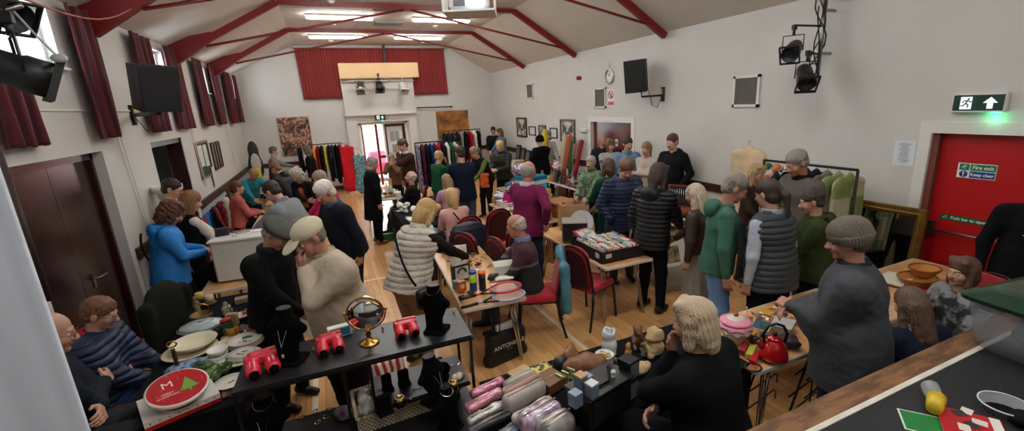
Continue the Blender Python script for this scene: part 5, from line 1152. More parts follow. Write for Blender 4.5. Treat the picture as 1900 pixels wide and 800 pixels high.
bk_ = onX(243, 214, XL); av = p_-bk_+Vector((0, 0, -.3)); o = thing('wall_bracket', 'black bracket holding the left wall loudspeaker', 'bracket', bk_); MB().box((.02, 0, 0), (.04, .07, .26)).build('wall_plate', BLK, o); MB().tube([(.04, 0, 0), (av.x, av.y, 0), (av.x, av.y, av.z)], .024, 8).build('arm', BLK, o); MB().box((.045, 0, .06), (.012, .05, .09)).build('warning_label', mat('#d8a321', .5), o); MB().tube([(.04, .03, -.05), (.1, .1, -.22), (.25, .15, -.2), (.3, .2, .05)], .006, 6).build('cable', BLK, o)
p2 = onX(1182, 141, 5.62); o2 = loudspeaker(p2, Euler((R(6), R(-3), R(-50))).to_matrix(), 'black loudspeaker on the right wall beside the clock'); o2.scale = (1.0, 1.0, 1.05)
o = thing('wall_bracket', 'black bracket holding the right wall loudspeaker', 'bracket', (XR, p2.y-.32, p2.z-.36)); MB().box((-.02, 0, 0), (.04, .07, .26)).build('wall_plate', BLK, o); MB().tube([(-.04, 0, -.02), (-.32, .25, -.03), (-.32, .25, .08)], .02, 8).build('arm', BLK, o); MB().box((-.045, 0, .05), (.012, .05, .1)).build('warning_label', mat('#d8a321', .5), o); MB().tube([(-.03, .02, -.05), (-.08, .08, -.25), (-.15, .15, -.2), (-.2, .2, .1)], .006, 6).build('cable', BLK, o)
# ------------------------------------------------------------ stage lights
def spot(c, aim, label, s=1.0, m=None, yoke=(0, 0, 1), parent_group=None):
    c = Vector(c); d = (Vector(aim)-c).normalized(); o = thing('stage_spotlight', label, 'spotlight', c); q = d.to_track_quat('Z', 'Y').to_matrix()
    m = m or mat('#17181a', .45)
    MB().lathe([(.0, -.16*s), (.06*s, -.155*s), (.075*s, -.1*s), (.075*s, -.02*s), (.085*s, 0), (.085*s, .1*s), (.078*s, .1*s), (.07*s, .03*s), (0, .03*s)], n=20, M=q).build('body', m, o)
    mb = MB()
    for sx, sy in ((1, 0), (-1, 0), (0, 1), (0, -1)): mb.box(q@Vector((sx*.092*s, sy*.092*s, .1*s)), (.01*s if sx else .19*s, .01*s if sy else .19*s, .03*s), M=q)
    mb.build('colour_frame', m, o)
    MB().lathe([(0, .035*s), (.068*s, .032*s)], n=20, M=q, cap=False).build('lens', mat('#4b4f55', .08, .3), o)
    ax = d.cross(Vector((0, 0, 1))).normalized(); u = Vector((0, 0, 1)); MB().tube([ax*.1*s, ax*.1*s+u*.16*s, -ax*.1*s+u*.16*s, -ax*.1*s], .006*s, 6).build('yoke', m, o)
    MB().tube([u*.16*s, u*.22*s], .014*s, 6).box(u*.24*s, (.05*s, .03*s, .05*s)).build('clamp', m, o); return o
l1 = onX(1470, 95, 5.45); l2 = onX(1495, 145, 5.45)
spot(l1, l1+Vector((-1, -.4, -.55)), 'upper black stage spotlight on the right wall pole', 1.15); spot(l2, l2+Vector((-.6, -.7, -.8)), 'lower black stage spotlight on the right wall pole', 1.2)
pt, pb = onX(1530, 0, 5.8), onX(1517, 138, 5.8)
o = thing('lighting_pole', 'vertical steel pole with brackets carrying two stage spotlights', 'pole', (5.8, pb.y, pb.z)); H_ = 3.72-pb.z
MB().tube([(0, 0, 0), (0, 0, H_)], .025, 10).build('tube', STEEL, o)
for z in (.25, .75): MB().box((.1, 0, z), (.2, .03, .03)).build('wall_arm', STEEL, o)
MB().tube([(0, .0, l1.z-pb.z+.28), (l1.x-5.8, l1.y-pb.y, l1.z-pb.z+.3)], .012, 8).build('side_arm', BLK, o); MB().tube([(0, 0, l2.z-pb.z+.28), (l2.x-5.8, l2.y-pb.y, l2.z-pb.z+.3)], .012, 8).build('side_arm', BLK, o)
rs = random.Random(4)
for i in range(4):
    pts = [(-.03-.1*math.sin(k*.9+i)*(.5+.3*i/3), .02+.1*math.cos(k*.8+i*1.7)*.8, H_-.05-k*.11-.03*i) for k in range(9)]; MB().tube(pts, .008, 6).build('cable', BLK, o)
MB().tube([(-.1+.12*math.cos(a), 0, .0+.13*math.sin(a)) for a in [2*PI*i/20 for i in range(20)]], .006, 6, closed=True).build('cable', BLK, o)
# left foreground lights (near the camera on a side boom)
def pts_at(x, y, dp): return Vector(CO+ray(x, y)*dp)
c1 = pts_at(42, 135, 3.0); c2 = pts_at(2, 18, 3.0)
o = spot(c1, c1+Vector(CR)*1.0+Vector(CF)*1.1+Vector((0, .1, -.3)), 'large black profile spotlight at the upper left edge', 1.45)
o = spot(c2, c2+Vector(CR)*.9+Vector((0, 0, -.5)), 'black spotlight cut off by the top left corner of the frame', 1.2)
solo(MB().tube([c1+Vector((-.25, 0, -1.6)), c1+Vector((-.25, 0, 1.2))], .025, 10).tube([c1+Vector((-.25, 0, .3)), c1+Vector((.1, 0, .42))], .015, 8), 'lighting_boom', STEEL, 'steel boom carrying the spotlights at the upper left edge', 'pole')
a_ = c1+Vector((.05, 0, .38)); b_ = pts_at(110, 108, 3.0); solo(MB().tube([a_, a_.lerp(b_, .5)+Vector((0, 0, -.01)), b_], .008, 6).ball(b_, (.05, .02, .03), 8), 'safety_cable', mat('#b9bdc4', .5), 'pale safety cable and tape by the upper left spotlight', 'cable')
a_, b_ = pts_at(35, -5, 2.6), Vector((XL+.5, 6.95, 3.87)); solo(MB().tube([a_.lerp(b_, k/8)-Vector((0, 0, .12*math.sin(PI*k/8))) for k in range(9)], .007, 6), 'sagging_cable', mat('#a5553f', .6), 'thin reddish cable sagging from the truss to the top left', 'cable')
# back spotlights under pelmet
for k, (x, y, t_) in enumerate(((669, 163, 0), (704, 160, 1), (748, 163, 2))):
    p_ = onY(x, y, 15.95); spot(p_, p_+Vector((.1*(k-1), -.6, -.9)), ['silver spotlight, left of three under the pelmet box', 'dark spotlight, middle of three under the pelmet box', 'pale square spotlight, right of three under the pelmet box'][k], 1.5, [STEEL, mat('#1c1d20', .4), mat('#bdbab2', .4)][k])
a_, b_ = onY(644, 151, 15.95), onY(768, 149, 15.95); solo(MB().tube([a_, b_], .02, 8), 'lighting_bar', mat('#b5b2ab', .4), 'pale horizontal bar of spotlights under the pelmet box', 'bar')
solo(MB().tube([a_.lerp(b_, k/14)+Vector((0, -.02, -.03-.04*math.sin(k*1.9))) for k in range(10)], .008, 5), 'bar_cable', BLK, 'black cable along the pelmet spotlight bar', 'cable')
pk = onY(712, 85, 16.3); solo(MB().bb((pk.x-.05, 16.25, 4.1), (pk.x+.02, 16.35, 4.68)), 'hanging_strap', BLK, 'black strap above the pelmet box', 'strap')
# projector
pc = pts_at(872, 9, 3.95)
o = thing('projector', 'white ceiling projector in a slatted cage with glowing lens', 'projector', pc, R(-23))
MB().box((0, 0, 0), (.34, .28, .11), bev=.02).build('body', mat('#d5d6d6', .35), o)
mb = MB().box((0, 0, -.075), (.44, .36, .015))
for sx in (-1, 1):
    for k in range(7): mb.box((sx*.22, -.15+.05*k, .0), (.01, .03, .14))
    mb.box((sx*.22, 0, .075), (.012, .36, .014))
mb.build('cage', TRIMW, o)
MB().lathe([(0, .0), (.032, .0), (.04, .012), (.04, -.02)], (.06, -.15, .0), 16, M=Matrix.Rotation(PI/2, 3, 'X')).build('lens', mat('#bcd4ff', .2, emit=14), o)
mb = MB(); [mb.box((-.08, -.143, -.03+.012*k), (.1, .006, .005)) for k in range(6)]; mb.build('vent_slats', mat('#55585c', .5), o)
MB().tube([(0, 0, .06), (0, 0, ZC-pc.z)], .03, 10).build('ceiling_pole', TRIMW, o); MB().tube([(-.15, .1, .05), (-.2, .1, .3), (-.05, .05, .7)], .01, 6).build('cable', BLK, o)
# ------------------------------------------------------------ small goods: makers
def rot3(z=0, x=0, y=0): return Euler((R(x), R(y), R(z))).to_matrix()
def at(px, py, z=.75): return onZ(px, py, z)
def plate(c, r, label, m=None, tilt=0, rim=None, group=None, name='plate', motif=None):
    o = thing(name, label, name.replace('_', ' '), c, 0, group)
    MB().lathe([(0, .004), (r*.55, .004), (r*.62, .008), (r, r*.14+.004), (r, r*.14+.010), (r*.6, .014), (r*.5, .010), (0, .010)], n=28).build('dish', m or GLOSSW, o)
    if rim: MB().tube([(r*math.cos(a), r*math.sin(a), r*.14+.008) for a in [2*PI*i/28 for i in range(28)]], .003, 5, closed=True).build('gilt_rim', rim, o)
    if motif:
        mb = MB(); rs = random.Random(int(r*1000))
        for i in range(7): a = rs.uniform(0, 6.3); q = rs.uniform(0, r*.4); mb.ball((q*math.cos(a), q*math.sin(a), .0115), (.012, .008, .0015), 8, i % 2)
        mb.build('flower_motif', [mat('#a8563f', .4), mat('#5b6f3c', .4)], o)
    if tilt: o.rotation_euler = (R(tilt), 0, R(30))
    return o
def bowl(c, r, h, label, m=None, name='bowl', foot=.45, group=None):
    return solo(MB().lathe([(0, .003), (r*foot, 0), (r*foot, h*.1), (r*.85, h*.55), (r, h), (r*.96, h), (r*.8, h*.58), (r*.4, h*.16), (0, h*.14)], n=26), name, m or GLOSSW, label, name.replace('_', ' '), c, 0, group)
def cup(c, r, h, label, m=None, rz=0, group=None, name='mug'):
    o = thing(name, label, name, c, R(rz), group)
    MB().lathe([(0, 0), (r*.8, 0), (r, h*.35), (r*.95, h), (r*.88, h), (r*.9, h*.4), (r*.7, .006), (0, .006)], n=20).build('body', m or GLOSSW, o)
    MB().tube([(r*.9, 0, h*.8), (r*1.5, 0, h*.75), (r*1.6, 0, h*.45), (r*1.2, 0, h*.2), (r*.9, 0, h*.2)], h*.06, 6).build('handle', m or GLOSSW, o); return o
def vase(c, prof, label, m, name='vase', n=22, group=None, sx=1): return solo(MB().lathe(prof, n=n, sx=sx), name, m, label, name.replace('_', ' '), c, 0, group)
def bottle(c, r, h, label, m, capm=None, name='bottle', group=None, lab=None):
    o = thing(name, label, name, c, 0, group)
    MB().lathe([(0, 0), (r, 0), (r, h*.6), (r*.35, h*.75), (r*.35, h*.9), (0, h*.9)], n=16).build('body', m, o)
    MB().lathe([(0, h*.88), (r*.42, h*.88), (r*.42, h), (0, h)], n=12).build('cap', capm or BLK, o)
    if lab: MB().lathe([(r*1.02, h*.15), (r*1.02, h*.5)], n=16, cap=False).build('label', lab, o)
    return o
def boxy(c, d, label, m, rz=0, name='box', group=None, face=None, lid=None, cat=None, tilt=None):
    """box standing on c; face = material of a printed panel on the front and top"""
    o = thing(name, label, cat or name.replace('_', ' '), c, R(rz), group)
    MB().box((0, 0, d[2]/2), d, bev=.002).build('carton', m, o)
    if face: MB().box((0, -d[1]/2-.001, d[2]/2), (d[0]*.8, .002, d[2]*.75)).build('printed_label', face, o)
    if lid: MB().box((0, 0, d[2]+.004), (d[0]*1.02, d[1]*1.02, .012), bev=.002).build('lid', lid, o)
    if tilt: o.rotation_euler = (R(tilt[0]), R(tilt[1]), R(rz))
    return o
def book(c, d, label, m, rz=0, group=None, name='book', cat='book'):
    """d = width, depth(thickness), height; spine on top; upright"""
    o = thing(name, label, cat, c, R(rz), group)
    mb = MB(); mb.bb((-d[0]/2, -d[1]/2, 0), (d[0]/2, -d[1]/2+.002, d[2])).bb((-d[0]/2, d[1]/2-.002, 0), (d[0]/2, d[1]/2, d[2])).bb((-d[0]/2, -d[1]/2+.002, d[2]-.003), (d[0]/2, d[1]/2-.002, d[2])); mb.build('cover', m, o)
    MB().bb((-d[0]/2+.003, -d[1]/2+.002, .002), (d[0]/2-.003, d[1]/2-.002, d[2]-.003)).build('pages', mat('#d9d2c0', .8), o); return o
def lump(name, label, cat, c, r, m, rz=0, seed=1, h=.012, amp=.012, fq=22, extra=(), group=None, k=.04):
    g = [ell((0, 0, r[2]*.8), r)]+list(extra)
    o = blob(name, [(g, k, [((0, 0, -1), 0)])], h, m, None, disp=noise(amp, fq, seed), loc=c, rz=R(rz)); return tag(o, label, cat, group)
def cloth_heap(c, r, label, m, seed=1, name='folded_cloth', cat='cloth', h=.016, group=None): return lump(name, label, cat, c, r, m, seed*37 % 180, seed, h, .018, 20, group=group)
def figurine(c, s, label, m, kind='person', rz=0, name='figurine', group=None, m2=None):
    if kind == 'person': g = [cap((0, 0, 0), (0, 0, .3*s), .16*s, .12*s), cap((0, 0, .3*s), (0, 0, .6*s), .13*s, .09*s), ell((0, 0, .8*s), (.09*s, .09*s, .11*s)), cap((.12*s, 0, .58*s), (.14*s, .12*s, .35*s), .04*s), cap((-.12*s, 0, .58*s), (-.14*s, .12*s, .35*s), .04*s)]
    elif kind == 'bird': g = [ell((0, 0, .35*s), (.16*s, .28*s, .2*s), rotm((1, 0, 0), .5)), ell((0, .22*s, .62*s), (.11*s, .12*s, .11*s)), cap((0, .3*s, .6*s), (0, .42*s, .58*s), .04*s, .01*s), cap((0, -.2*s, .3*s), (0, -.48*s, .5*s), .08*s, .05*s), cap((0, 0, 0), (0, 0, .2*s), .16*s, .05*s)]
    elif kind == 'animal': g = [ell((0, 0, .3*s), (.16*s, .3*s, .17*s)), ell((0, .32*s, .55*s), (.13*s, .16*s, .13*s)), cap((0, .2*s, .4*s), (0, .3*s, .52*s), .1*s), *[cap((x*.1*s, y*.2*s, .3*s), (x*.1*s, y*.2*s, 0.03*s), .06*s, .05*s) for x in (-1, 1) for y in (-1, 1)], cap((.08*s, .28*s, .66*s), (.1*s, .26*s, .74*s), .04*s, .02*s), cap((-.08*s, .28*s, .66*s), (-.1*s, .26*s, .74*s), .04*s, .02*s), cap((0, -.28*s, .35*s), (0, -.42*s, .5*s), .04*s, .02*s)]
    elif kind == 'sit': g = [ell((0, 0, .3*s), (.2*s, .2*s, .3*s)), ell((0, .05*s, .68*s), (.17*s, .17*s, .16*s)), ell((0, .2*s, .64*s), (.08*s, .09*s, .06*s)), ell((.14*s, .02*s, .82*s), (.05*s, .03*s, .06*s)), ell((-.14*s, .02*s, .82*s), (.05*s, .03*s, .06*s)), cap((.12*s, .12*s, .08*s), (.16*s, .34*s, .06*s), .07*s), cap((-.12*s, .12*s, .08*s), (-.16*s, .34*s, .06*s), .07*s), cap((.18*s, .05*s, .45*s), (.2*s, .22*s, .28*s), .06*s), cap((-.18*s, .05*s, .45*s), (-.2*s, .22*s, .28*s), .06*s)]
    else: g = [cap((0, 0, .05*s), (0, 0, .5*s), .2*s, .12*s), ell((.06*s, .02*s, .7*s), (.16*s, .1*s, .2*s)), ell((-.12*s, 0, .4*s), (.12*s, .1*s, .2*s)), cap((.1*s, 0, .2*s), (.25*s, 0, .4*s), .06*s)]
    o = blob(name, [(g, .05*s, [((0, 0, -1), 0)])], max(.003, .035*s), m, None, disp=noise(.012*s, 60/s*.3, int(s*1000)), loc=c, rz=R(rz)); return tag(o, label, name.replace('_', ' '), group)
# necklace bust
def bust(c, s, rz, label, chain=0, pendant=None, base=True):
    o = thing('necklace_bust', label, 'necklace display', c, R(rz))
    g = [cap((0, 0, .26*s), (0, .0, .36*s), .052*s, .05*s, sq=((0, 1, 0), 1.15)), cap((-.1*s, -.01*s, .235*s), (.1*s, -.01*s, .235*s), .035*s, sq=((0, 1, 0), 1.5)), cap((0, -.02*s, .22*s), (0, -.05*s, .05*s), .085*s, .06*s, sq=((0, 1, 0), 2.2)), cap((0, -.01*s, .24*s), (0, -.01*s, .2*s), .1*s, .09*s, sq=((0, 1, 0), 2.0))]
    if base: g += [cap((0, -.035*s, .1*s), (0, -.03*s, .01*s), .06*s, .075*s, sq=((0, 1, 0), 2)), rbx((0, -.01*s, .012*s), (.16*s, .17*s, .022*s), .01*s)]
    V = blob('form', [(g, .03*s, [((0, 0, 1), .375*s), ((0, 0, -1), 0)])], .0065*s, VELV, o)
    MB().lathe([(0, 0), (.045*s, 0), (.046*s, .004)], (0, 0, .375*s), 20, sy=.85).build('neck_cap', mat('#1c1d20', .5), o)
    if chain: 
        ch = MB(); ch.tube([(.054*s*math.sin(a)*1.0, -.05*s*math.cos(a)*.95-.005, (.345 if chain == 2 else .29)*s-.03*s*math.cos(a)) for a in [2*PI*i/24 for i in range(24)]], .0022*s*1.3, 5, closed=True)
        if pendant: ch.tube([(-.035*s, -.05*s, .27*s), (0, -.1*s, .15*s), (.0, -.1*s, .1*s)], .0022*s, 5).tube([(.035*s, -.05*s, .27*s), (0, -.1*s, .15*s)], .0022*s, 5)
        n = ch.build('necklace', CHROME, None, c, R(rz)); tag(n, 'silver necklace on the '+label, 'necklace'); n['label'] = 'silver chain worn by '+' '.join(label.split()[:11])
        if pendant: MB().box((0, -.102*s, .09*s), (.014*s, .006*s, .022*s)).build('pendant', mat(pendant, .2), n)
    return o
# ------------------------------------------------------------ black display shelf
ZT = 1.15
BM = mat('#1b1c1f', .38, var=.1, vs=5); FRM = mat('#0c0c0d', .4)
o = thing('display_shelf', 'black metal and board two tier display shelf with jewellery in the foreground', 'shelf', (0, 0, 0))
Tc = [(-.66, 2.62), (.69, 2.59), (.71, 3.05), (-.64, 3.06)]
MB().prism(Tc, ZT-.018, ZT-.001).build('top_board', BM, o)
mb = MB(); P3 = [Vector((x, y, ZT-.024)) for x, y in Tc]
for i in range(4): mb.tube([P3[i], P3[(i+1) % 4]], .012, 4, flat=True)
mb.build('top_frame', FRM, o)
for x, y in ((-.65, 2.63), (-.63, 3.04), (-.1, 2.62), (-.1, 3.04), (.68, 2.6), (.7, 3.04)):
    zb = 0; MB().tube([(x, y, ZT-.02), (x, y, 0)], .012, 4, flat=True).build('leg', FRM, o)
LS = [(.05, 2.62), (.655, 2.62), (.665, 2.98), (.06, 2.98)]; ZL2 = .80
MB().prism(LS, ZL2-.016, ZL2).build('lower_board', BM, o)
mb = MB(); P3 = [Vector((x, y, ZL2-.02)) for x, y in LS]
for i in range(4): mb.tube([P3[i], P3[(i+1) % 4]], .011, 4, flat=True)
mb.build('lower_frame', FRM, o)
for x, y in ((.05, 2.62), (.06, 2.98)): MB().tube([(x, y, ZT-.02), (x, y, ZL2-.02)], .011, 4, flat=True).build('hanger_bar', FRM, o)
ZB = .62
MB().prism([(-.64, 2.36), (.67, 2.34), (.69, 3.03), (-.62, 3.03)], ZB-.016, ZB).build('bottom_board', BM, o)
# red viewer toys
RPL = mat('#c8142a', .3, coat=.4)
def viewer(px, py, rz, label, z=ZT, s=1.0, m=None):
    c = at(px, py, z); c.z = z; o = thing('toy_viewer', label, 'toy viewer', c, R(rz))
    g = [rbx((0, .035*s, .055*s), (.155*s, .055*s, .06*s), .014*s), cap((-.042*s, .03*s, .045*s), (-.045*s, -.055*s, .035*s), .034*s, .036*s), cap((.042*s, .03*s, .045*s), (.045*s, -.055*s, .035*s), .034*s, .036*s), rbx((0, .045*s, .09*s), (.1*s, .022*s, .02*s), .006*s)]
    blob('body', [(g, .012*s, [((0, -1, 0), .085*s), ((0, 0, -1), 0)])], .0045*s, m or RPL, o)
    MB().lathe([(0, 0), (.024*s, 0)], (-.045*s, -.0865*s, .035*s), 14, M=Matrix.Rotation(PI/2, 3, 'X')).lathe([(0, 0), (.024*s, 0)], (.045*s, -.0865*s, .035*s), 14, M=Matrix.Rotation(PI/2, 3, 'X')).build('lens_cup', BLK, o)
    MB().box((.06*s, .05*s, .088*s), (.03*s, .02*s, .012*s)).build('lever', mat('#d4572a', .4), o); return o
viewer(489, 688, 12, 'pink red plastic toy viewer, leftmost on the black shelf', s=1.12, m=mat('#d3203f', .3, coat=.4)); viewer(614, 650, 5, 'red plastic toy viewer left of the brass mirror', s=1.0); viewer(755, 620, 0, 'red plastic toy viewer right of the brass mirror', s=.98)
c = at(632, 622, ZT); boxy(c, (.15, .05, .07), 'small white carton behind the middle toy viewer', mat('#d8d4cc', .5), 5, face=mat('#3a8fc0', .4))
bust(at(545, 668, ZT), .92, -25, 'black velvet necklace bust at the left end of the top shelf', 1, '#c9ccd2'); bust(at(812, 612, ZT), .86, -40, 'black velvet necklace bust at the right end of the top shelf', 2)
c = at(722, 753, ZL2); bust(at(805, 745, ZL2), .86, 35, 'black velvet bust with layered chains on the lower shelf', 1, '#3aa07a')
# brass mirror
c = at(686, 636, ZT)
o = thing('table_mirror', 'round brass swivel mirror on the black shelf', 'mirror', c, R(-10)); MX = Matrix.Rotation(R(78), 3, 'X')
MB().lathe([(0, 0), (.062, 0), (.062, .006), (.055, .012), (.035, .018), (.018, .03), (.012, .05), (.02, .062), (.012, .075), (.016, .085), (.008, .1), (0, .1)], n=28).build('base', GOLD, o)
mb = MB().tube([(.122*math.cos(a), 0, .215+.122*math.sin(a)) for a in [PI+PI*i/20 for i in range(21)]], .0055, 8); mb.ball((.124, 0, .222), .012, 10).ball((-.124, 0, .222), .012, 10); mb.build('yoke', GOLD, o)
MB().tube([(.108*math.cos(a), -.108*math.sin(a)*math.cos(R(80)), .215+.108*math.sin(a)) for a in [2*PI*i/40 for i in range(40)]], .0065, 8, closed=True).build('rim', GOLD, o)
MB().lathe([(0, 0), (.106, 0), (.106, .004), (0, .004)], (0, 0, .215), 40, M=Matrix.Rotation(R(80), 3, 'X')).build('mirror_glass', mat('#dfe3e6', .03, 1), o)
for k, (x, y, l) in enumerate(((582, 652, 'tiny gold bird ornament left of the middle toy viewer'), (710, 612, 'tiny brass bird ornament beside the mirror base'), (842, 582, 'tiny gold ornament at the right end of the top shelf'))): figurine(at(x, y, ZT), .042, l, mat('#b08a4a', .4, .3), 'bird', 40*k, 'ornament')
# lower shelf goods
def stand(px, py, w, h, label, rz=0, z=ZL2, shape=0):
    c = at(px, py, z); g = [rbx((0, 0, h/2), (w, w*.55, h), .012), rbx((0, -.01, .008), (w*1.1, w*.9, .016), .006)] if not shape else [ell((-.02, 0, h*.62), (w*.42, .02, h*.4)), ell((.02, 0, h*.62), (w*.42, .02, h*.4)), cap((0, 0, h*.5), (0, 0, 0.02), w*.45, .02, sq=((0, 1, 0), 2)), rbx((0, 0, .008), (w, w*.8, .016), .006)]
    return tag(blob('earring_stand', [(g, .01)], .005, VELV, None, loc=c, rz=R(rz)), label, 'jewellery stand')
stand(719, 722, .065, .11, 'black velvet stand at the back left of the lower shelf', 15); stand(750, 712, .07, .105, 'black velvet stand beside the back left one, lower shelf', 10); stand(714, 765, .085, .12, 'largest black velvet stand at the front left of the lower shelf', 12); stand(822, 702, .085, .12, 'heart topped black velvet stand behind the gold trinket box', -20, shape=1)
for k, (x, y, l) in enumerate(((743, 752, 'round gold rimmed trinket box at the front of the lower shelf'), (841, 722, 'round gold rimmed trinket box at the right of the lower shelf'))):
    o = thing('trinket_box', l, 'trinket box', at(x, y, ZL2)); MB().lathe([(0, 0), (.034, 0), (.036, .03), (.034, .045), (0, .045)], n=24).build('body', mat('#1d1a12', .2, .4), o); MB().lathe([(0, .062), (.02, .062), (.034, .056), (.037, .046), (.037, .043)], n=24).build('lid', GOLD, o); MB().lathe([(0, .0625), (.028, .061)], n=24, cap=False).build('lid_glass', mat('#c9b98d', .1), o)
c = at(858, 698, ZL2); lump('ring_bag', 'small clear bag of gold rings at the lower shelf corner', 'bag', (c.x-.03, c.y, c.z), (.05, .04, .012), mat('#cfc8bd', .2, h2='#a5662e', vs=30, var=.08), 20, 4, .006, .004, 60)
for k, (x, y, l) in enumerate(((703, 725, 'silver stud earring on the lower shelf by the left post'), (768, 724, 'silver heart pendant lying on the lower shelf'), (838, 680, 'tiny silver cross pendant at the lower shelf back edge'), (762, 742, 'silver ring on the lower shelf by the gold box'))):
    c = at(x, y, ZL2); solo(MB().ball((0, 0, .006), (.011, .009, .005), 8).tube([(.01, 0, .003), (.04, -.01, .003), (.06, .01, .003)], .0015, 5), 'silver_jewellery', CHROME, l, 'jewellery', c)
solo(MB().tube([(at(842, 672, ZL2+.02)), at(830, 710, ZL2+.03), at(808, 742, ZL2+.01), at(800, 748, ZL2+.004)], .002, 5), 'hanging_chain', CHROME, 'thin chain with green stone trailing over the bust foot', 'necklace')
# bottom level
c = at(738, 778, ZB); BASK = mat('#8f7a55', .8, h2='#d8cfb8', kind='c', vs=70, var=.02, bump=.5, bs=160)
def basket(c, L, W, H, rz, label, m=BASK, z0=0, rim=None):
    o = thing('wicker_basket', label, 'basket', c, R(rz)); l, w = L/2, W/2; t = .015
    MB().bb((-l, -w, 0), (l, w, .012)).bb((-l, -w, .012), (-l+t, w, H)).bb((l-t, -w, .012), (l, w, H)).bb((-l+t, -w, .012), (l-t, -w+t, H)).bb((-l+t, w-t, .012), (l-t, w, H)).build('woven_sides', m, o)
    mb = MB(); P = [(-l, -w), (l, -w), (l, w), (-l, w)]
    for i in range(4):
        a, b = Vector((*P[i], H)), Vector((*P[(i+1) % 4], H)); n_ = int((b-a).length/.02)
        for k in range(n_): q = a.lerp(b, (k+.5)/n_); mb.ball(q, .011, 6)
    mb.build('braided_rim', rim or mat('#c7b58b', .7), o); return o
bk = basket(Vector((.17, 2.84, ZB)), .5, .34, .11, 3, 'rectangular wicker basket of bagged jewellery under the lower shelf')
rs = random.Random(3)
for k in range(9): lump('jewellery_bag', ['clear bag of jewellery in the wicker basket, back left', 'clear bag with pink beads in the wicker basket', 'clear bag of silver chains in the wicker basket', 'pale jewellery bag in the wicker basket middle', 'clear bag of pearls in the wicker basket', 'small clear bag at the basket right side', 'clear bag at the basket front', 'cream pouch in the wicker basket', 'white card pouch in the wicker basket'][k], 'bag', (.17-.17+.17*(k % 3), 2.76+.08*(k//3), ZB+.06), (.07, .045, .05), mat('#c9c5bd', .25, h2=['#8e8a84', '#c08a86', '#a39f96'][k % 3], vs=24, var=.1), k*40, k, .009, .008, 40, group='bagged jewellery in the wicker basket')
c = Vector((.52, 2.8, ZB)); o = bowl(c, .13, .07, 'wide brass bowl of costume jewellery under the lower shelf', GOLD, 'brass_bowl')
for k in range(16):
    a = k*2.4; q = .02+.006*k; solo(MB().ball((0, 0, .014), (.016, .014, .012), 8), 'costume_jewel', mat(['#c49a52', '#d8d2c4', '#6f8f86', '#b08a6a'][k % 4], .25, .3 if k % 4 == 0 else 0), 'costume jewel in the wide brass bowl', 'jewellery', (c.x+q*math.cos(a), c.y+q*math.sin(a), ZB+.03+.0012*k), 0, 'costume jewels in the brass bowl')
bust(Vector((.46, 2.46, ZB)), .8, 30, 'black velvet bust in front of the brass bowl, bottom tier', 2); bust(at(508, 835, ZB), 1.0, -12, 'black velvet bust with silver collar at the bottom left tier', 2, '#c9ccd2')
for k, (x, y) in enumerate(((560, 775), (585, 765), (605, 775), (612, 760), (650, 748), (662, 752), (655, 740), (590, 785))):
    c = at(x, y, ZB); solo(MB().tube([(.018*math.cos(a), .014*math.sin(a), .004) for a in [2*PI*i/14 for i in range(14)]], .0035, 5, closed=True).ball((.016, 0, .008), (.008, .008, .006), 8), 'bracelet', [GOLD, CHROME][k % 2], 'small bracelet or brooch on the bottom black board', 'jewellery', c, k, 'loose bracelets on the bottom tier')
c = at(640, 778, ZB); lump('sunglasses_pouch', 'pale rimmed purple pouch leaning beside the wicker basket', 'pouch', c, (.07, .02, .06), mat('#3c2338', .5, h2='#a5909c', vs=12, var=.1), -20, 7, .008, .004, 40)
# bags hanging on man: carrier bag
o = thing('carrier_bag', 'white and red patterned carrier bag standing on the floor behind the shelf', 'bag', onZ(722, 730, 0), R(10))
blob('bag_body', [([rbx((0, 0, .2), (.34, .16, .4), .05)], .03)], .014, mat('#d9d5cd', .5, h2='#a0202c', kind='w', vs=5, var=.12), o, disp=noise(.014, 18, 3)); text('recycle', .07, (0, -.1, .16), Matrix.Rotation(PI/2, 3, 'X'), BLK, parent=o)
# ------------------------------------------------------------ crockery table
CR_ = mat('#ddd2b4', .2); T7 = .754
o = thing('cake_stand_box', 'white and red boxed tray under the christmas cake stand', 'box', at(335, 752, T7), R(22))
MB().box((0, 0, .045), (.40, .34, .035)).build('carton_top', mat('#d8d5cd', .45), o); MB().box((0, 0, .014), (.402, .342, .028)).build('carton_base', mat('#b3101f', .4), o)
mb = MB(); [mb.box((-.17+.048*k, -.1712, .045), (.007, .002, .007)) for k in range(8)]; mb.build('printed_dots', BLK, o)
cs = at(335, 742, T7+.064); cs.z = T7+.064
o = thing('cake_stand', 'red and white christmas cake stand lying on its box', 'cake stand', cs, R(24))
o.rotation_euler = (R(14), R(0), R(24))
MB().lathe([(0, .02), (.13, .02), (.13, .03), (0, .03)], n=40).build('lower_disc', mat('#c7c2b8', .3), o); MB().lathe([(0, .0301), (.118, .0303)], n=40, cap=False).build('lower_red_panel', mat('#8f1020', .3), o)
MB().lathe([(.05, .03), (.05, .075), (.06, .085)], n=30, cap=False).build('pedestal', mat('#d8d5cd', .3), o)
MB().lathe([(0, .085), (.165, .085), (.17, .095), (.17, .112), (.16, .115), (0, .112)], n=48).build('plate', mat('#dcd9d1', .25), o); MB().lathe([(0, .1155), (.158, .1160)], n=48, cap=False).build('red_panel', mat('#b4121f', .3), o)
MB().prism([(-.045, -.05), (.055, -.05), (.005, .075)], .117, .119, 'z').box((.005, -.062, .118), (.014, .024, .002)).build('tree_motif', mat('#6f9a3c', .4), o).location = (.05, -.01, 0)
text('M', .085, (-.045, .045, .1175), Matrix.Identity(3), mat('#e6dcd2', .4), parent=o); text('MERRY', .022, (-.06, -.035, .1175), Matrix.Identity(3), mat('#e6dcd2', .4), parent=o); text('CHRISTMAS', .022, (-.06, -.06, .1175), Matrix.Identity(3), mat('#e6dcd2', .4), parent=o)
mb = MB(); rs = random.Random(5)
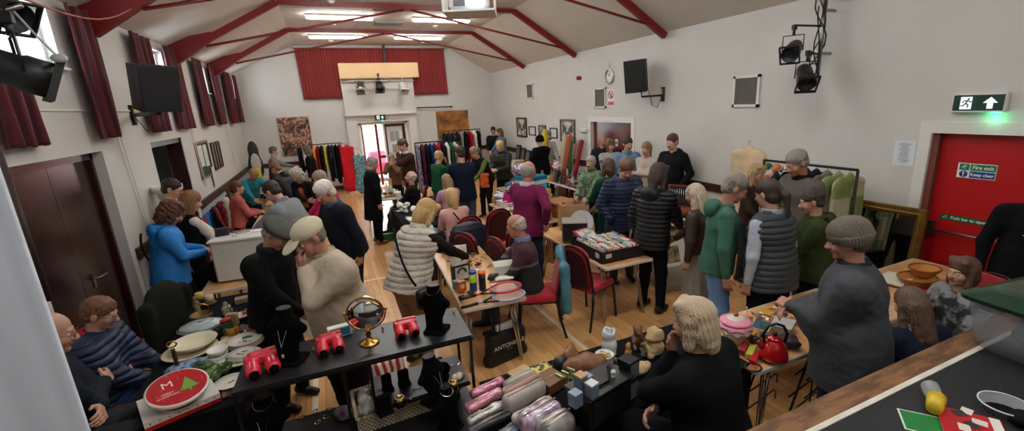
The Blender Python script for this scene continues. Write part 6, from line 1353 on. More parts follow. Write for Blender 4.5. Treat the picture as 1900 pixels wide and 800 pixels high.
for k in range(22): a = rs.uniform(0, 6.28); q = rs.uniform(.06, .145); mb.ball((q*math.cos(a), q*math.sin(a), .1175), (.003, .003, .001), 6)
mb.build('star_dots', mat('#e6dcd2', .4), o)
ovt = lambda px, py, z=T7: at(px, py, z)
o = thing('tureen', 'pale blue oval lidded tureen wrapped in film, back left of the crockery', 'tureen', ovt(378, 617)); MB().lathe([(0, 0), (.09, 0), (.16, .05), (.165, .06), (.0, .062)], n=30, sx=1.15, sy=.8).build('base', mat('#a9bdc2', .2), o); MB().lathe([(.155, .061), (.14, .085), (.1, .1), (.098, .104), (0, .104)], n=30, sx=1.15, sy=.8).build('lid', mat('#b4c2c4', .2), o); MB().lathe([(.075, .105), (.08, .105)], n=30, sx=1.15, sy=.8, cap=False).ball((0, 0, .106), (.03, .015, .003), 8).build('painted_flowers', mat('#7a6a55', .4), o)
plate(ovt(355, 655), .19, 'large cream serving plate under the cream bowl', CR_, rim=mat('#b08d4c', .3)); c = ovt(364, 650); c.z += .03; o = bowl(c, .165, .06, 'wide cream floral bowl stacked on the serving plate', CR_, 'serving_bowl', foot=.5)
for k in range(4): c = ovt(457, 641); c.z += .012*k; plate(c, .135-.002*k, 'cream floral plate in the stack of four beside the black bust', GLOSSW, group='plates in the stack of four', rim=mat('#9b8a6a', .4), motif=(k == 3))
plate(ovt(448, 668), .15, 'cream floral plate under the small plate pile by the toy viewer', GLOSSW, motif=True, rim=mat('#9b8a6a', .4))
for k in range(4): c = ovt(453, 668); c.z += .02+.011*k; plate(c, .085, 'small cream saucer in the pile left of the pink toy viewer', GLOSSW, group='saucers piled by the toy viewer', motif=(k == 3))
plate(ovt(428, 628), .07, 'cream oval sauce dish behind the white bowls', CR_, name='dish'); c = ovt(418, 644); bowl(c, .08, .035, 'shallow cream bowl between the plates', CR_)
for k, (x, y) in enumerate(((405, 668), (407, 664))): c = ovt(x, y); c.z += .03*k; bowl(c, .075, .05, ['lower small white bowl with gold trim', 'upper small white bowl with gold trim'][k], GLOSSW)
bowl(ovt(398, 680), .07, .03, 'white saucer dish at the front of the bowls', GLOSSW, 'saucer')
for k, (x, y, mm, l) in enumerate(((410, 622, '#5c2e1a', 'dark brown glazed mug beside the mustard mug'), (433, 622, '#a8782a', 'mustard brown glazed mug'))): cup(ovt(x, y), .052, .085, l, mat(mm, .15), 40-90*k)
def teapot(c, s, label, m, rz=0, name='teapot', disp=None):
    o = thing(name, label, name, c, R(rz)); blob('body', [([ell((0, 0, .07*s), (.085*s, .085*s, .07*s))], .01, [((0, 0, -1), -.004*s)])], .006*s, m, o, disp=disp or noise(.004*s, 60, 2))
    MB().tube([(.07*s, 0, .05*s), (.115*s, 0, .07*s), (.135*s, 0, .12*s)], [.02*s, .014*s, .01*s], 8).build('spout', m, o); MB().tube([(-.07*s, 0, .11*s), (-.125*s, 0, .12*s), (-.13*s, 0, .06*s), (-.075*s, 0, .035*s)], .009*s, 8).build('handle', m, o)
    MB().lathe([(.05*s, .13*s), (.04*s, .145*s), (.01*s, .15*s), (.014*s, .165*s), (0, .17*s)], n=16).build('lid', m, o); return o
GG = mat('#2f4a24', .15, h2='#5d7a3a', vs=18, var=.15)
teapot(ovt(390, 708), 1.0, 'green scroll glazed teapot beside the red cake stand', GG, 30, disp=lambda x, y, z: .004*np.sin(np.sqrt(((np.abs(x)-.03)**2+(z-.07)**2))*260)); bowl(ovt(418, 692), .06, .06, 'small green glazed jug beside the green teapot', GG, 'sugar_bowl'); teapot(ovt(372, 690), .55, 'small green glazed creamer behind the green teapot', GG, 200, 'creamer')
lump('glass_dish', 'blue cut glass dish in front of the cream bowl', 'dish', ovt(352, 685), (.15, .08, .035), mat('#4a6a92', .08, h2='#8fa9c4', kind='v', vs=30, var=.2), 10, 6, .008, .005, 70)
o = thing('handbell', 'brown twisted wooden handle with brass ring at the table edge', 'ornament', ovt(332, 690), 0); MB().tube([(0, .004*math.sin(k*2), .015*k) for k in range(14)], [.012+.004*(k % 2) for k in range(14)], 10).build('twisted_handle', mat('#4a2617', .35), o); MB().tube([(.03*math.cos(a), .004*math.sin(a), .23+.022*math.sin(a)) for a in [2*PI*i/16 for i in range(16)]], .006, 6, closed=True).build('ring', GOLD, o)
o = thing('napkin', 'cream floral plate corner at the end of the black shelf', 'plate', ovt(428, 712)+Vector((0, 0, .0)), R(15)); MB().lathe([(0, .006), (.06, .008), (.105, .02), (.104, .024), (.06, .013), (0, .01)], n=24).build('dish', GLOSSW, o); MB().ball((.0, 0, .012), (.02, .01, .002), 8).ball((.02, .01, .012), (.01, .01, .002), 8).build('flower_motif', mat('#a8633c', .4), o); o.name = 'plate'
solo(MB().box((0, 0, .004), (.3, .2, .006)), 'patterned_scarf', mat('#2a1620', .8, h2='#7a5a4a', vs=14, var=.08), 'dark maroon patterned scarf under the pink toy viewer end of the table', 'scarf', ovt(458, 712), R(12))
o = thing('metal_basket', 'old brass hanging basket with figurine at the back left of the crockery', 'basket', ovt(376, 597)); MB().lathe([(0, 0), (.05, 0), (.085, .04), (.09, .08), (.086, .08), (.08, .045), (0, .01)], n=20).build('bowl', mat('#6e5a34', .4, .6), o); MB().tube([(-.085, 0, .08), (-.07, 0, .15), (0, 0, .19), (.07, 0, .15), (.085, 0, .08)], .005, 6).build('handle', GOLD, o)
figurine(ovt(370, 590)+Vector((0, 0, .05)), .19, 'stone coloured figurine standing in the brass basket', mat('#7a6c4c', .6))
for k, (x, y, l) in enumerate(((372, 556, 'yellow pillar candle at the back of the crockery table'), (391, 566, 'cream pillar candle on a mauve dish'))):
    solo(MB().lathe([(0, 0), (.04, 0), (.042, .075), (.03, .08), (0, .076)], n=18), 'candle', mat(['#c9a55c', '#cbb587'][k], .5), l, 'candle', ovt(x, y)+Vector((0, 0, .0 if k == 0 else .03)))
bowl(ovt(391, 566), .055, .03, 'mauve dish holding the cream candle', mat('#8a6a72', .3), 'dish')
figurine(ovt(394, 610), .12, 'pink and white floral figurine left of the black gift bag', mat('#b06a86', .5, h2='#d8c8cc', vs=40, var=.1), 'sit', 20); 
o = boxy(ovt(425, 622), (.085, .07, .13), 'tall green christmas gift box with red bow', mat('#1b4a2a', .4), 20, name='gift_box'); MB().ball((0, 0, .145), (.045, .035, .02), 10).build('bow', mat('#b0121f', .5), o)
boxy(ovt(410, 626), (.06, .06, .09), 'black wrapped box left of the green gift box', mat('#101214', .3), 30); figurine(ovt(420, 583), .14, 'green and white porcelain figure at the back of the crockery table', mat('#b7b596', .2, h2='#5f7046', vs=20, var=.1), 'abs', 10); figurine(ovt(428, 585), .12, 'dark leafed porcelain ornament at the back of the crockery', mat('#2e3324', .3, h2='#c9c4ae', vs=22, var=.1), 'abs', 60)
boxy(ovt(433, 602), (.09, .05, .11), 'tan photo frame box behind the gift box', mat('#a08562', .5), -15)
o = thing('casserole', 'stoneware casserole with orange wooden lid at the back of the table', 'pot', ovt(478, 586)); MB().lathe([(0, 0), (.075, 0), (.085, .02), (.085, .07), (0, .07)], n=24).build('pot', mat('#a39d8c', .4), o); MB().lathe([(0, .095), (.06, .092), (.088, .085), (.09, .072), (0, .07)], n=24).build('lid', wood('#b06a35', '#c98347', .4), o)
plate(ovt(448, 588), .085, 'pale pink plate beside the wooden lidded casserole', mat('#cfb2aa', .3)); boxy(ovt(460, 582), (.08, .05, .035), 'small stack of brown wooden coasters on the pink plate', wood('#6e4428', '#8a5a38', .5), 20, name='coaster_stack'); cup(ovt(494, 577), .04, .05, 'pale green teacup right of the casserole', mat('#a9b59c', .2), 0)
o = boxy(ovt(451, 614), (.09, .15, .02), 'brown chocolate coloured egg tray with three domes', mat('#5c4036', .5), 15, name='egg_tray'); [MB().ball((0, -.045+.045*k, .025), (.03, .018, .015), 10).build('dome', mat('#7a5a4c', .4), o) for k in range(3)]
boxy(ovt(482, 600), (.13, .06, .045), 'white and grey soap carton beside the pink box', mat('#cfccc6', .4), 10, face=mat('#8a8f98', .4)); boxy(ovt(478, 616), (.11, .06, .05), 'pink patterned box in front of the white soap carton', mat('#b04a6c', .4), 14, face=mat('#d8a0b0', .4)); figurine(ovt(459, 626), .09, 'white bird figurines on a teal box', mat('#d8d8d2', .3), 'bird', 30); boxy(ovt(461, 634), (.075, .06, .05), 'teal box with white bird figurines', mat('#3f6f74', .4), 10, name='trinket_stand')
solo(MB().box((0, 0, .006), (.12, .16, .01)), 'purple_cloth', fab('#4a2346'), 'purple cloth at the far right of the crockery table', 'cloth', ovt(512, 582), R(10))
boxy(ovt(452, 560), (.14, .1, .05), 'pale cardboard lid at the very back of the crockery table', mat('#8a7a66', .7), 5)
# ------------------------------------------------------------ front table of wash bags and boxes
T6 = .756; ft = lambda px, py, z=T6: at(px, py, z)
SEQ = mat('#a8486c', .25, .5, h2='#d8a0b4', kind='v', vs=130, var=.2)
def pouch(px, py, L, W, H, m, label, rz=0, seed=1, zip_=True, z=T6, nm='wash_bag'):
    c = ft(px, py, z); o = thing(nm, label, nm.replace('_', ' '), c, R(rz))
    blob('body', [([rbx((0, 0, H/2), (L, W, H), min(W, H)*.45)], .02)], .009, m, o, disp=noise(.005, 30, seed))
    if zip_: MB().tube([(-L*.42, 0, H*.99), (0, .0, H*1.03), (L*.42, 0, H*.99)], .004, 6).ball((L*.43, 0, H*.98), .007, 6).build('zip', mat('#b9a98a', .3, .6), o)
    return o
pouch(905, 727, .26, .07, .06, SEQ, 'pink sequin pouch at the back left of the front table', 12, 1); pouch(900, 750, .28, .08, .06, mat('#b05070', .25, .4, h2='#e0b0c0', kind='v', vs=130, var=.2), 'second pink sequin pouch in front of the first', 12, 2); pouch(905, 772, .28, .07, .05, mat('#8d8886', .25, .5, h2='#c9c4c0', kind='v', vs=130, var=.2), 'silver sequin pouch in front of the pink ones', 12, 3); pouch(908, 792, .3, .07, .05, mat('#141417', .3, .3, h2='#3a3a40', kind='v', vs=130, var=.2), 'black sequin pouch in front of the silver one', 12, 4)
pouch(962, 712, .24, .06, .07, mat('#b3aca6', .5), 'pale grey wash bag behind the blush pair', 14, 5); pouch(968, 728, .30, .06, .09, mat('#b08a82', .5), 'blush pink wash bag behind the big grey one', 14, 6); pouch(975, 750, .32, .09, .12, mat('#a39a96', .5), 'large warm grey oval wash bag', 14, 7)
pouch(990, 772, .30, .07, .08, mat('#c9bfb2', .5), 'cream wash bag partly under the film wrapped bag', 14, 8); pouch(1002, 790, .28, .15, .13, mat('#8f6f86', .15, h2='#c4b4c4', vs=16, var=.1, coat=.6), 'mauve wash bag wrapped in clear film', 14, 9); pouch(1032, 815, .24, .12, .15, mat('#a8a29c', .2, h2='#6f6a68', vs=9, var=.1, coat=.6), 'clear toiletry case with stitched edge', 12, 10)
boxy(ft(965, 693), (.16, .1, .02), 'flat tan card packet behind the pale grey wash bag', mat('#b08f68', .6), 15); o = boxy(ft(1022, 716), (.17, .15, .07), 'brown kraft gift box with gold lettering', mat('#6f4a2c', .5), 18); text('made with love', .018, (0, 0, .072), Matrix.Identity(3), mat('#c9a878', .4), parent=o)
o = boxy(ft(1003, 694), (.16, .09, .05), 'green box printed with yellow flowers', mat('#1e3020', .5, h2='#c9b04a', kind='v', vs=26, var=.12), 12)
for k in range(5): boxy(ft(1038+11*k, 716-6*k), (.012, .06, .085), 'upright green striped packet in the row beside the kraft box', mat(['#7fa85a', '#5f9148'][k % 2], .4, h2='#c4d0a0', kind='b', vs=9, var=.05), 20+4*k, name='seed_packet', group='green packets in a row')
LEA = mat('#7a4a2e', .45, var=.15, vs=10, bump=.3, bs=60)
lump('leather_bag', 'tan leather bag slumped at the back of the front table', 'handbag', ft(1085, 692), (.16, .09, .075), LEA, -20, 11, .01, .012, 22); lump('leather_bag', 'small brown leather bag with rolled top behind the tan one', 'handbag', ft(1060, 672), (.08, .06, .06), mat('#8a5c3c', .45, bump=.3, bs=60), 30, 12, .01, .01, 26, extra=[cap((-.05, 0, .1), (.05, .02, .11), .025)])
lump('leather_bag', 'black leather bag leaning against the small brown one', 'handbag', ft(1040, 688), (.06, .05, .07), mat('#1e1f22', .35), 10, 13, .01, .008, 26)
boxy(ft(1085, 672), (.1, .09, .03), 'green netted soap pack with tan label', mat('#1f5a3a', .5), 25, lid=mat('#b08a5a', .5), name='soap_pack'); boxy(ft(1075, 728), (.13, .012, .1), 'brown card standing behind the blue grey boxes', mat('#5c4232', .6), 18, name='card')
# black crate with small boxes
o = thing('black_crate', 'black plastic crate stand holding the blue grey cartons', 'crate', ft(1112, 762), R(14)); MB().box((0, 0, .1), (.36, .2, .2), bev=.008).box((0, 0, .205), (.385, .22, .014), bev=.004).build('shell', mat('#101113', .35), o); MB().box((0, -.102, .1), (.3, .004, .15)).build('side_panel', mat('#1a1b1e', .5), o)
ZC2 = T6+.212
BG = mat('#6d7f92', .4); BG2 = mat('#55677c', .4)
for k, (x, y, h, l) in enumerate(((1068, 752, .075, 'blue grey carton at the front left of the black crate'), (1078, 728, .11, 'taller blue grey carton behind the front left one'), (1098, 735, .08, 'white topped blue grey carton right of the tall one'), (1088, 715, .06, 'small blue grey carton at the back of the crate'))): boxy(ft(x, y, ZC2), (.06, .06, h), l, [BG, BG2][k % 2], 16, lid=mat(['#7f90a2', '#b0875c', '#d0d0cc', '#7f90a2'][k], .4))
BCT = mat('#131416', .35); SIL = mat('#8d8f94', .3, .5)
boxy(ft(1112, 738, T6+.1), (.09, .09, .13), 'black carton with open brown flap beside the clear bottle', BCT, 14, face=SIL); c = ft(1112, 738, T6+.1)
o = bottle(ft(1138, 728, T6+.1), .033, .15, 'clear plastic pump bottle in a clear cylinder', mat('#c9c9c3', .1), mat('#d8d4c4', .3)); MB().lathe([(.038, 0), (.038, .17)], n=20, cap=False).build('clear_sleeve', mat('#dfe6e8', .05, trans=1), o)
boxy(ft(1165, 735), (.1, .1, .14), 'lower black perfume carton of the stacked pair', BCT, 14, face=SIL); boxy(ft(1165, 735)+Vector((0, 0, .141)), (.098, .098, .13), 'upper black perfume carton of the stacked pair', BCT, 16, face=SIL); boxy(ft(1135, 735), (.14, .1, .1), 'black riser box under the pump bottle', BCT, 14, name='riser_box')
# back row ornaments
c = ft(1130, 655); WP = mat('#cfd3d6', .12)
o = tag(blob('tulip_vase', [([cap((0, 0, .03), (0, 0, .07), .055, .06), cap((0, 0, .08), (0, 0, .15), .035, .045), ell((.03, 0, .16), (.03, .03, .04)), ell((-.03, 0, .16), (.03, .03, .04)), ell((0, .03, .165), (.03, .03, .04)), ell((0, 0, .18), (.028, .028, .05), sub=True)], .015, [((0, 0, -1), 0)])], .005, WP, None, loc=c), 'white petal shaped ceramic vase at the back of the front table', 'vase')
o = thing('sugar_pot', 'white handled pot full of trinkets', 'pot', ft(1122, 680)); MB().lathe([(0, 0), (.05, 0), (.065, .05), (.06, .09), (.068, .1), (.06, .1), (.052, .085), (.0, .08)], n=24).build('pot', WP, o); MB().tube([(.065, 0, .08), (.095, 0, .075), (.06, 0, .04)], .006, 6).tube([(-.065, 0, .08), (-.095, 0, .075), (-.06, 0, .04)], .006, 6).build('handles', WP, o)
lump('trinkets', 'metal trinkets heaped in the white handled pot', 'trinkets', ft(1122, 680)+Vector((0, 0, .078)), (.048, .048, .012), mat('#6a5a3a', .3, .5, h2='#b9a468', vs=50, var=.1), 0, 3, .005, .006, 90)
figurine(ft(1165, 672), .17, 'amber and stone carved figure among leaves', mat('#9a6a2c', .35, h2='#c99a4a', vs=14, var=.12), 'abs', 30); figurine(ft(1150, 680), .1, 'grey stone creature beside the amber figure', mat('#6d6550', .7), 'animal', 70); figurine(ft(1195, 660), .12, 'grey green stone ornament right of the amber figure', mat('#5d5a48', .7, h2='#8a8068', vs=20, var=.1), 'abs', 120)
figurine(ft(1182, 642), .2, 'brown glazed sitting bear figure with pale collar', mat('#6b4a33', .4), 'sit', 160); lump('plush_dog', 'beige plush dog facing left beside the seated woman', 'soft toy', ft(1213, 655), (.07, .07, .07), fab('#bfa27a', bump=.8, bs=120), 0, 5, .008, .006, 60, extra=[ell((0, 0, .15), (.055, .055, .05)), ell((-.05, -.01, .14), (.03, .025, .022)), ell((.03, .04, .17), (.02, .015, .03)), ell((.02, -.05, .17), (.02, .015, .03)), cap((-.04, -.03, .05), (-.07, -.05, .02), .022)]); lump('plush_toy', 'sandy plush toy lying behind the black perfume cartons', 'soft toy', ft(1188, 690), (.1, .05, .035), fab('#c2a57e', bump=.8, bs=120), 15, 6, .008, .006, 60)
figurine(ft(1215, 662)+Vector((.08, 0, 0)), .1, 'maroon glass ornament beside the plush dog', mat('#5c1a22', .15), 'abs', 0)
# items hidden lower left: spectacles and blue case
pouch(945, 806, .2, .09, .03, mat('#3a5560', .3), 'teal blue spectacles case at the front edge', 14, 14); o = solo(MB().tube([(-.07, 0, .02), (-.02, .02, .02), (0, 0, .02), (.02, .02, .02), (.07, 0, .02), (.08, .1, .02)], .004, 6), 'spectacles', mat('#d8d2c4', .3), 'cream framed spectacles on the wash bag table', 'spectacles', ft(960, 790))
# ------------------------------------------------------------ kettle table
T5 = .756; kt = lambda px, py, z=T5: at(px, py, z)
RK = mat('#b50d14', .12, coat=.8)
o = thing('kettle', 'shiny red enamel whistling kettle with black handle', 'kettle', kt(1434, 664), R(150))
MB().lathe([(0, 0), (.085, 0), (.098, .012), (.095, .05), (.075, .11), (.055, .14), (.05, .145)], n=32).build('body', RK, o)
MB().lathe([(.052, .143), (.045, .16), (.02, .172), (.008, .176), (0, .176)], n=28).build('lid', RK, o); MB().ball((0, 0, .19), .017, 12).build('lid_knob', BLK, o)
MB().tube([(.07, 0, .08), (.105, 0, .115), (.12, 0, .14)], [.026, .018, .014], 10).build('spout', RK, o); MB().ball((.125, 0, .148), .016, 10).build('whistle', BLK, o)
MB().tube([(.068, 0, .12), (.08, 0, .19), (.05, 0, .25), (0, 0, .268), (-.05, 0, .25), (-.08, 0, .19), (-.068, 0, .12)], .010, 8).build('handle', BLK, o)
o = thing('cupcake_jar', 'big pink ceramic cupcake jar with icing and cherry', 'jar', kt(1362, 632))
PNK = mat('#d98ba0', .15); ICE = mat('#c9c4b2', .2)
n_ = 24; mb = MB(); prof = [(.06, 0), (.085, .06), (.095, .085)]
vs = []
for r_, z in prof:
    for k in range(48): rr = r_*(1+.05*(k % 2)); vs.append((rr*math.cos(2*PI*k/48), rr*math.sin(2*PI*k/48), z))
mb.add(vs, [(i*48+k, i*48+(k+1) % 48, (i+1)*48+(k+1) % 48, (i+1)*48+k) for i in range(2) for k in range(48)]+[tuple(range(47, -1, -1))]); mb.build('fluted_case', mat('#c9c0aa', .3), o)
blob('white_icing', [([ell((0, 0, .105), (.118, .118, .04))], .01)], .006, mat('#dcd8cf', .2), o, disp=lambda x, y, z: .008*np.sin(np.arctan2(y, x)*9)*(z < .1))
blob('pink_icing', [([ell((0, 0, .135), (.125, .125, .042))], .01)], .006, PNK, o, disp=lambda x, y, z: .008*np.sin(np.arctan2(y, x)*8+1)*(z < .13))
blob('lid', [([ell((0, 0, .165), (.115, .115, .035))], .01, [((0, 0, -1), -.16)])], .006, PNK, o); blob('cream_icing', [([ell((0, 0, .18), (.075, .075, .03))], .01)], .005, ICE, o, disp=lambda x, y, z: .008*np.sin(np.arctan2(y, x)*7)*(z < .19)); MB().ball((0, 0, .218), .018, 14).build('cherry', mat('#b00a20', .1, coat=1), o)
for k, (x, y, cc, l) in enumerate(((1400, 668, '#b01020', 'red paperback in front of the cupcake jar'), (1393, 657, '#b8b24a', 'lime green paperback behind the red one'), (1380, 650, '#8c2b30', 'dark red paperback behind the lime one'))):
    boxy(kt(x, y)+Vector((0, 0, .001*k)), (.15, .045, .025), l, mat(cc, .4), 28, name='book', lid=mat(cc, .35))
def cyl_item(c, r, L_, rz, m, label, name, m2=None):
    o = thing(name, label, name.replace('_', ' '), c, R(rz)); MB().lathe([(0, -L_/2), (r, -L_/2), (r, L_/2-.01), (r*1.25, L_/2), (0, L_/2)], (0, 0, r*1.25), 18, M=Matrix.Rotation(PI/2, 3, 'Y')).build('barrel', m, o); MB().lathe([(0, L_/2+.001), (r*1.1, L_/2+.001)], (0, 0, r*1.25), 18, M=Matrix.Rotation(PI/2, 3, 'Y'), cap=False).build('lens', m2 or STEEL, o); return o
cyl_item(kt(1404, 640), .03, .09, -60, mat('#35322e', .4), 'grey black lens barrel lying right of the cupcake jar', 'camera_lens'); cyl_item(kt(1420, 632), .028, .08, -50, mat('#3a3a38', .35, .4), 'second lens barrel beside the first, near the kettle', 'camera_lens')
boxy(kt(1392, 628), (.09, .06, .05), 'yellow film carton under the green card', mat('#c2952a', .5), 20, name='film_box')
o = thing('picture_card', 'dark teal patterned card with white edge between cupcake jar and plastic tub', 'card', kt(1412, 616)+Vector((0, 0, .055)), R(25)); MB().box((0, 0, .004), (.17, .13, .006)).build('card', mat('#d8d8d4', .5), o); MB().box((0, 0, .008), (.16, .12, .002)).build('print', mat('#26414a', .6, h2='#3a5a60', vs=20, var=.1), o); boxy(kt(1422, 606)+Vector((0, 0, .063)), (.05, .02, .008), 'white price tag strip on the teal card', WHITE, 25, name='price_tag')
o = thing('plastic_tub', 'clear plastic tub of trinkets in front of the beanie man', 'tub', kt(1452, 612), R(25)); MB().bb((-.09, -.07, 0), (.09, .07, .004)).bb((-.09, -.07, 0), (-.085, .07, .06)).bb((.085, -.07, 0), (.09, .07, .06)).bb((-.085, -.07, 0), (.085, -.065, .06)).bb((-.085, .065, 0), (.085, .07, .06)).build('sides', mat('#d0d0cc', .1, alpha=.45), o); MB().box((0, 0, .062), (.19, .15, .008), bev=.003).build('lid', mat('#c9c9c4', .2, alpha=.8), o)
figurine(kt(1446, 592), .09, 'cream figurine dog with black ears behind the plastic tub', mat('#b9b3a4', .3), 'sit', 200); figurine(kt(1398, 585), .045, 'black and white toy vehicle on the kettle table', mat('#2b2b2b', .3, h2='#b5b5b0', vs=60, var=.05), 'animal', 40, 'toy')
boxy(kt(1425, 580), (.11, .09, .006), 'mustard coloured card lying at the back of the kettle table', mat('#c2953c', .5), 10, name='card'); boxy(kt(1470, 575), (.12, .08, .05), 'pinkish brown cardboard box in front of the beanie man', mat('#9a6a52', .7), 15); boxy(kt(1472, 597), (.1, .07, .02), 'brown tray behind the plastic tub', mat('#8a5c42', .6), 15, name='tray')
o = thing('cake_server', 'white handled server standing at the left back of the kettle table', 'utensil', kt(1384, 590)); MB().tube([(0, 0, 0), (0, 0, .09)], .003, 6).ball((0, 0, .095), .009, 8).build('stem', WHITE, o)
pal = ['#8a5a3a', '#b98a4a', '#5a2a20', '#d8c8a4', '#2a2a2c', '#a33a2c', '#c9b48a', '#6e6e6c', '#d9d6cc']
rs = random.Random(12)
bl = [(1392, 592), (1402, 597), (1410, 592), (1418, 590), (1426, 592), (1432, 598), (1436, 588), (1440, 580), (1412, 582), (1430, 575), (1404, 604), (1396, 600), (1444, 604), (1456, 586), (1420, 600), (1428, 604), (1408, 588), (1438, 572)]
for k, (x, y) in enumerate(bl):
    c = kt(x, y); s_ = rs.uniform(.012, .024); lump('trinket', 'small trinket scattered at the back of the kettle table', 'trinket', c, (s_*rs.uniform(.8, 1.6), s_, s_*.6), mat(pal[k % 9], .35), rs.uniform(0, 180), k, .005, .003, 80, group='trinkets scattered at the back of the kettle table', k=.01)
solo(MB().tube([(.05*math.cos(a)*1.1, .05*math.sin(a), .01) for a in [2*PI*i/24 for i in range(24)]], .007, 7, closed=True), 'leather_belt', mat('#1c1613', .35), 'black coiled strap in front of the books', 'belt', kt(1397, 684)); boxy(kt(1395, 684), (.07, .05, .01), 'brown leather wallet inside the coiled strap', mat('#8a5230', .4), 20, name='wallet')
lump('cloth_bag', 'black bag with pink trim behind the kettle', 'bag', kt(1462, 640), (.07, .09, .04), mat('#15151a', .5, h2='#4a2030', vs=12, var=.1), 20, 3, .008, .01, 30)
# wire rack under the table
o = thing('wire_rack', 'black looped wire shoe rack on the floor under the kettle table', 'rack', (2.95, 2.1, 0), R(10))
for k in range(4):
    z = .1+.16*k; MB().tube([(-.28+.06*k, -.22, z), (.3, -.22, z), (.33, -.22, z-.03), (.33, -.22, z-.1), (.3, -.22, z-.13), (.1, -.22, z-.13)], .006, 6).build('wire_loop', BLK, o); MB().tube([(-.28+.06*k, .1, z), (.3, .1, z), (.33, .1, z-.03), (.33, .1, z-.1)], .006, 6).build('wire_loop', BLK, o)
MB().tube([(-.28, -.22, 0), (.1, -.22, .66)], .009, 6).tube([(.2, -.22, 0), (.2, -.22, .62)], .006, 6).tube([(-.28, .1, 0), (.1, .1, .66)], .009, 6).build('upright', BLK, o)
# ------------------------------------------------------------ baskets table
WK = mat('#a9672c', .6, h2='#c98a48', kind='w', vs=30, var=.3, bump=.5, bs=120)
for k, (x, y, r_, dz, l) in enumerate(((1700, 528, .17, 0, 'wide lower wicker bowl by the fire door'), (1712, 520, .14, .05, 'round wicker bowl stacked on the wide one'))):
    c = kt(x, y); c.z += dz; c.y = min(c.y, 2.42)
    o = thing('wicker_bowl', l, 'basket', c, 0); MB().lathe([(0, 0), (r_*.6, 0), (r_, .06), (r_*1.05, .075), (r_*.97, .075), (r_*.56, .012), (0, .012)], n=30, sy=.8).build('woven_bowl', WK, o); MB().tube([(r_*1.03*math.cos(a), r_*.82*math.sin(a), .078) for a in [2*PI*i/30 for i in range(30)]], .009, 6, closed=True).build('rim', mat('#8f5424', .5), o)
boxy(kt(1660, 520), (.34, .22, .012), 'flattened brown cardboard and white paper beside the wicker bowls', mat('#b08a62', .7), 10, name='cardboard', lid=mat('#cfcabb', .6)); boxy(kt(1740, 545), (.22, .12, .02), 'red and white handheld game box in front of the knit jumper girl', mat('#c9c9cf', .3), -20, name='game_box', lid=mat('#a81626', .3)); boxy(kt(1690, 548), (.14, .1, .06), 'tan leather bag edge behind the long haired girl', mat('#9a6040', .5), 10, name='leather_bag', cat='bag')
# gold mirror leaning by fire door
mc = Vector((5.86, 3.22, .72)); o = thing('gilt_mirror', 'large gilt framed mirror leaning by the red fire door, reflecting the coats', 'mirror', (5.80, 3.22, 0)); o.rotation_euler = (0, R(5), 0)
GF = mat('#8f6a30', .35, .6, var=.25, vs=12); w, h0, h1 = .66, .1, 1.26; t = .1
MB().bb((-.02, -w, h0), (.03, -w+t, h1), bev=.012).bb((-.02, w-t, h0), (.03, w, h1), bev=.012).bb((-.02, -w+t, h0), (.03, w-t, h0+t), bev=.012).bb((-.02, -w+t, h1-t), (.03, w-t, h1), bev=.012).build('frame', GF, o)
mb = MB(); P_ = [(-w+t*.6, h0+t*.6), (w-t*.6, h0+t*.6), (w-t*.6, h1-t*.6), (-w+t*.6, h1-t*.6)]; mb.tube([(-.024, p[0], p[1]) for p in P_], .012, 6, closed=True); mb.build('gilt_bead', mat('#c9a860', .3, .7), o)
MB().bb((.0, -w+t, h0+t), (.01, w-t, h1-t)).build('mirror_glass', mat('#c9cdd0', .04, 1), o)
P(1945, 345, 125, 'person in black printed T shirt cut off by the right edge of the frame', h=1.78, w=1.15, arms=('down', 'down'), top=('#141518', 'tee'), hem=.12, hair=('short', '#5a4a3c'), bot=('#1c1d22', 'trousers'), extra=lambda body, q: text('TOUR', .09, tuple(q['hip']+q['u']*.3+q['tb']*.19), (Matrix(((1, 0, 0), (0, 0, -1), (0, 1, 0)))).transposed().to_3x3() @ Matrix.Identity(3) if False else Matrix(((-1, 0, 0), (0, 0, 1), (0, 1, 0))), mat('#b9b4a6', .6), parent=body))
# ------------------------------------------------------------ on the stage
c = onZ(1820, 655, ZS); c = Vector((3.47, .84, ZS))
TUBM = mat('#c3cad2', .1, alpha=.28)
o = thing('storage_tub', 'clear plastic storage tub with dark green lid at the right of the stage', 'storage tub', c, R(-8))
def ring(L_, W_, z, r=.06, n=6):
    P = []
    for cx_, cy_, a0 in ((L_/2-r, W_/2-r, 0), (-L_/2+r, W_/2-r, 90), (-L_/2+r, -W_/2+r, 180), (L_/2-r, -W_/2+r, 270)):
        for k in range(n+1): a = R(a0+90*k/n); P.append((cx_+r*math.cos(a), cy_+r*math.sin(a), z))
    return P
mb = MB(); RR = [ring(.62, .40, 0), ring(.66, .44, .1), ring(.72, .5, .29)]; n_ = len(RR[0]); vs = [p for r_ in RR for p in r_]
mb.add(vs, [(i*n_+k, i*n_+(k+1) % n_, (i+1)*n_+(k+1) % n_, (i+1)*n_+k) for i in range(2) for k in range(n_)]+[tuple(range(n_-1, -1, -1))], 0, True); q = mb.build('tub_body', TUBM, o); solidify(q, .004)
mb = MB(); R1 = ring(.78, .56, .28, .08); R2 = ring(.78, .56, .30, .08); R3 = ring(.6, .4, .34, .1); R4 = ring(.5, .3, .348, .1); vs = R1+R2+R3+R4
mb.add(vs, [(i*n_+k, i*n_+(k+1) % n_, (i+1)*n_+(k+1) % n_, (i+1)*n_+k) for i in range(3) for k in range(n_)]+[tuple(range(3*n_, 4*n_)), tuple(range(n_-1, -1, -1))]); mb.build('lid', mat('#12301f', .3), o)
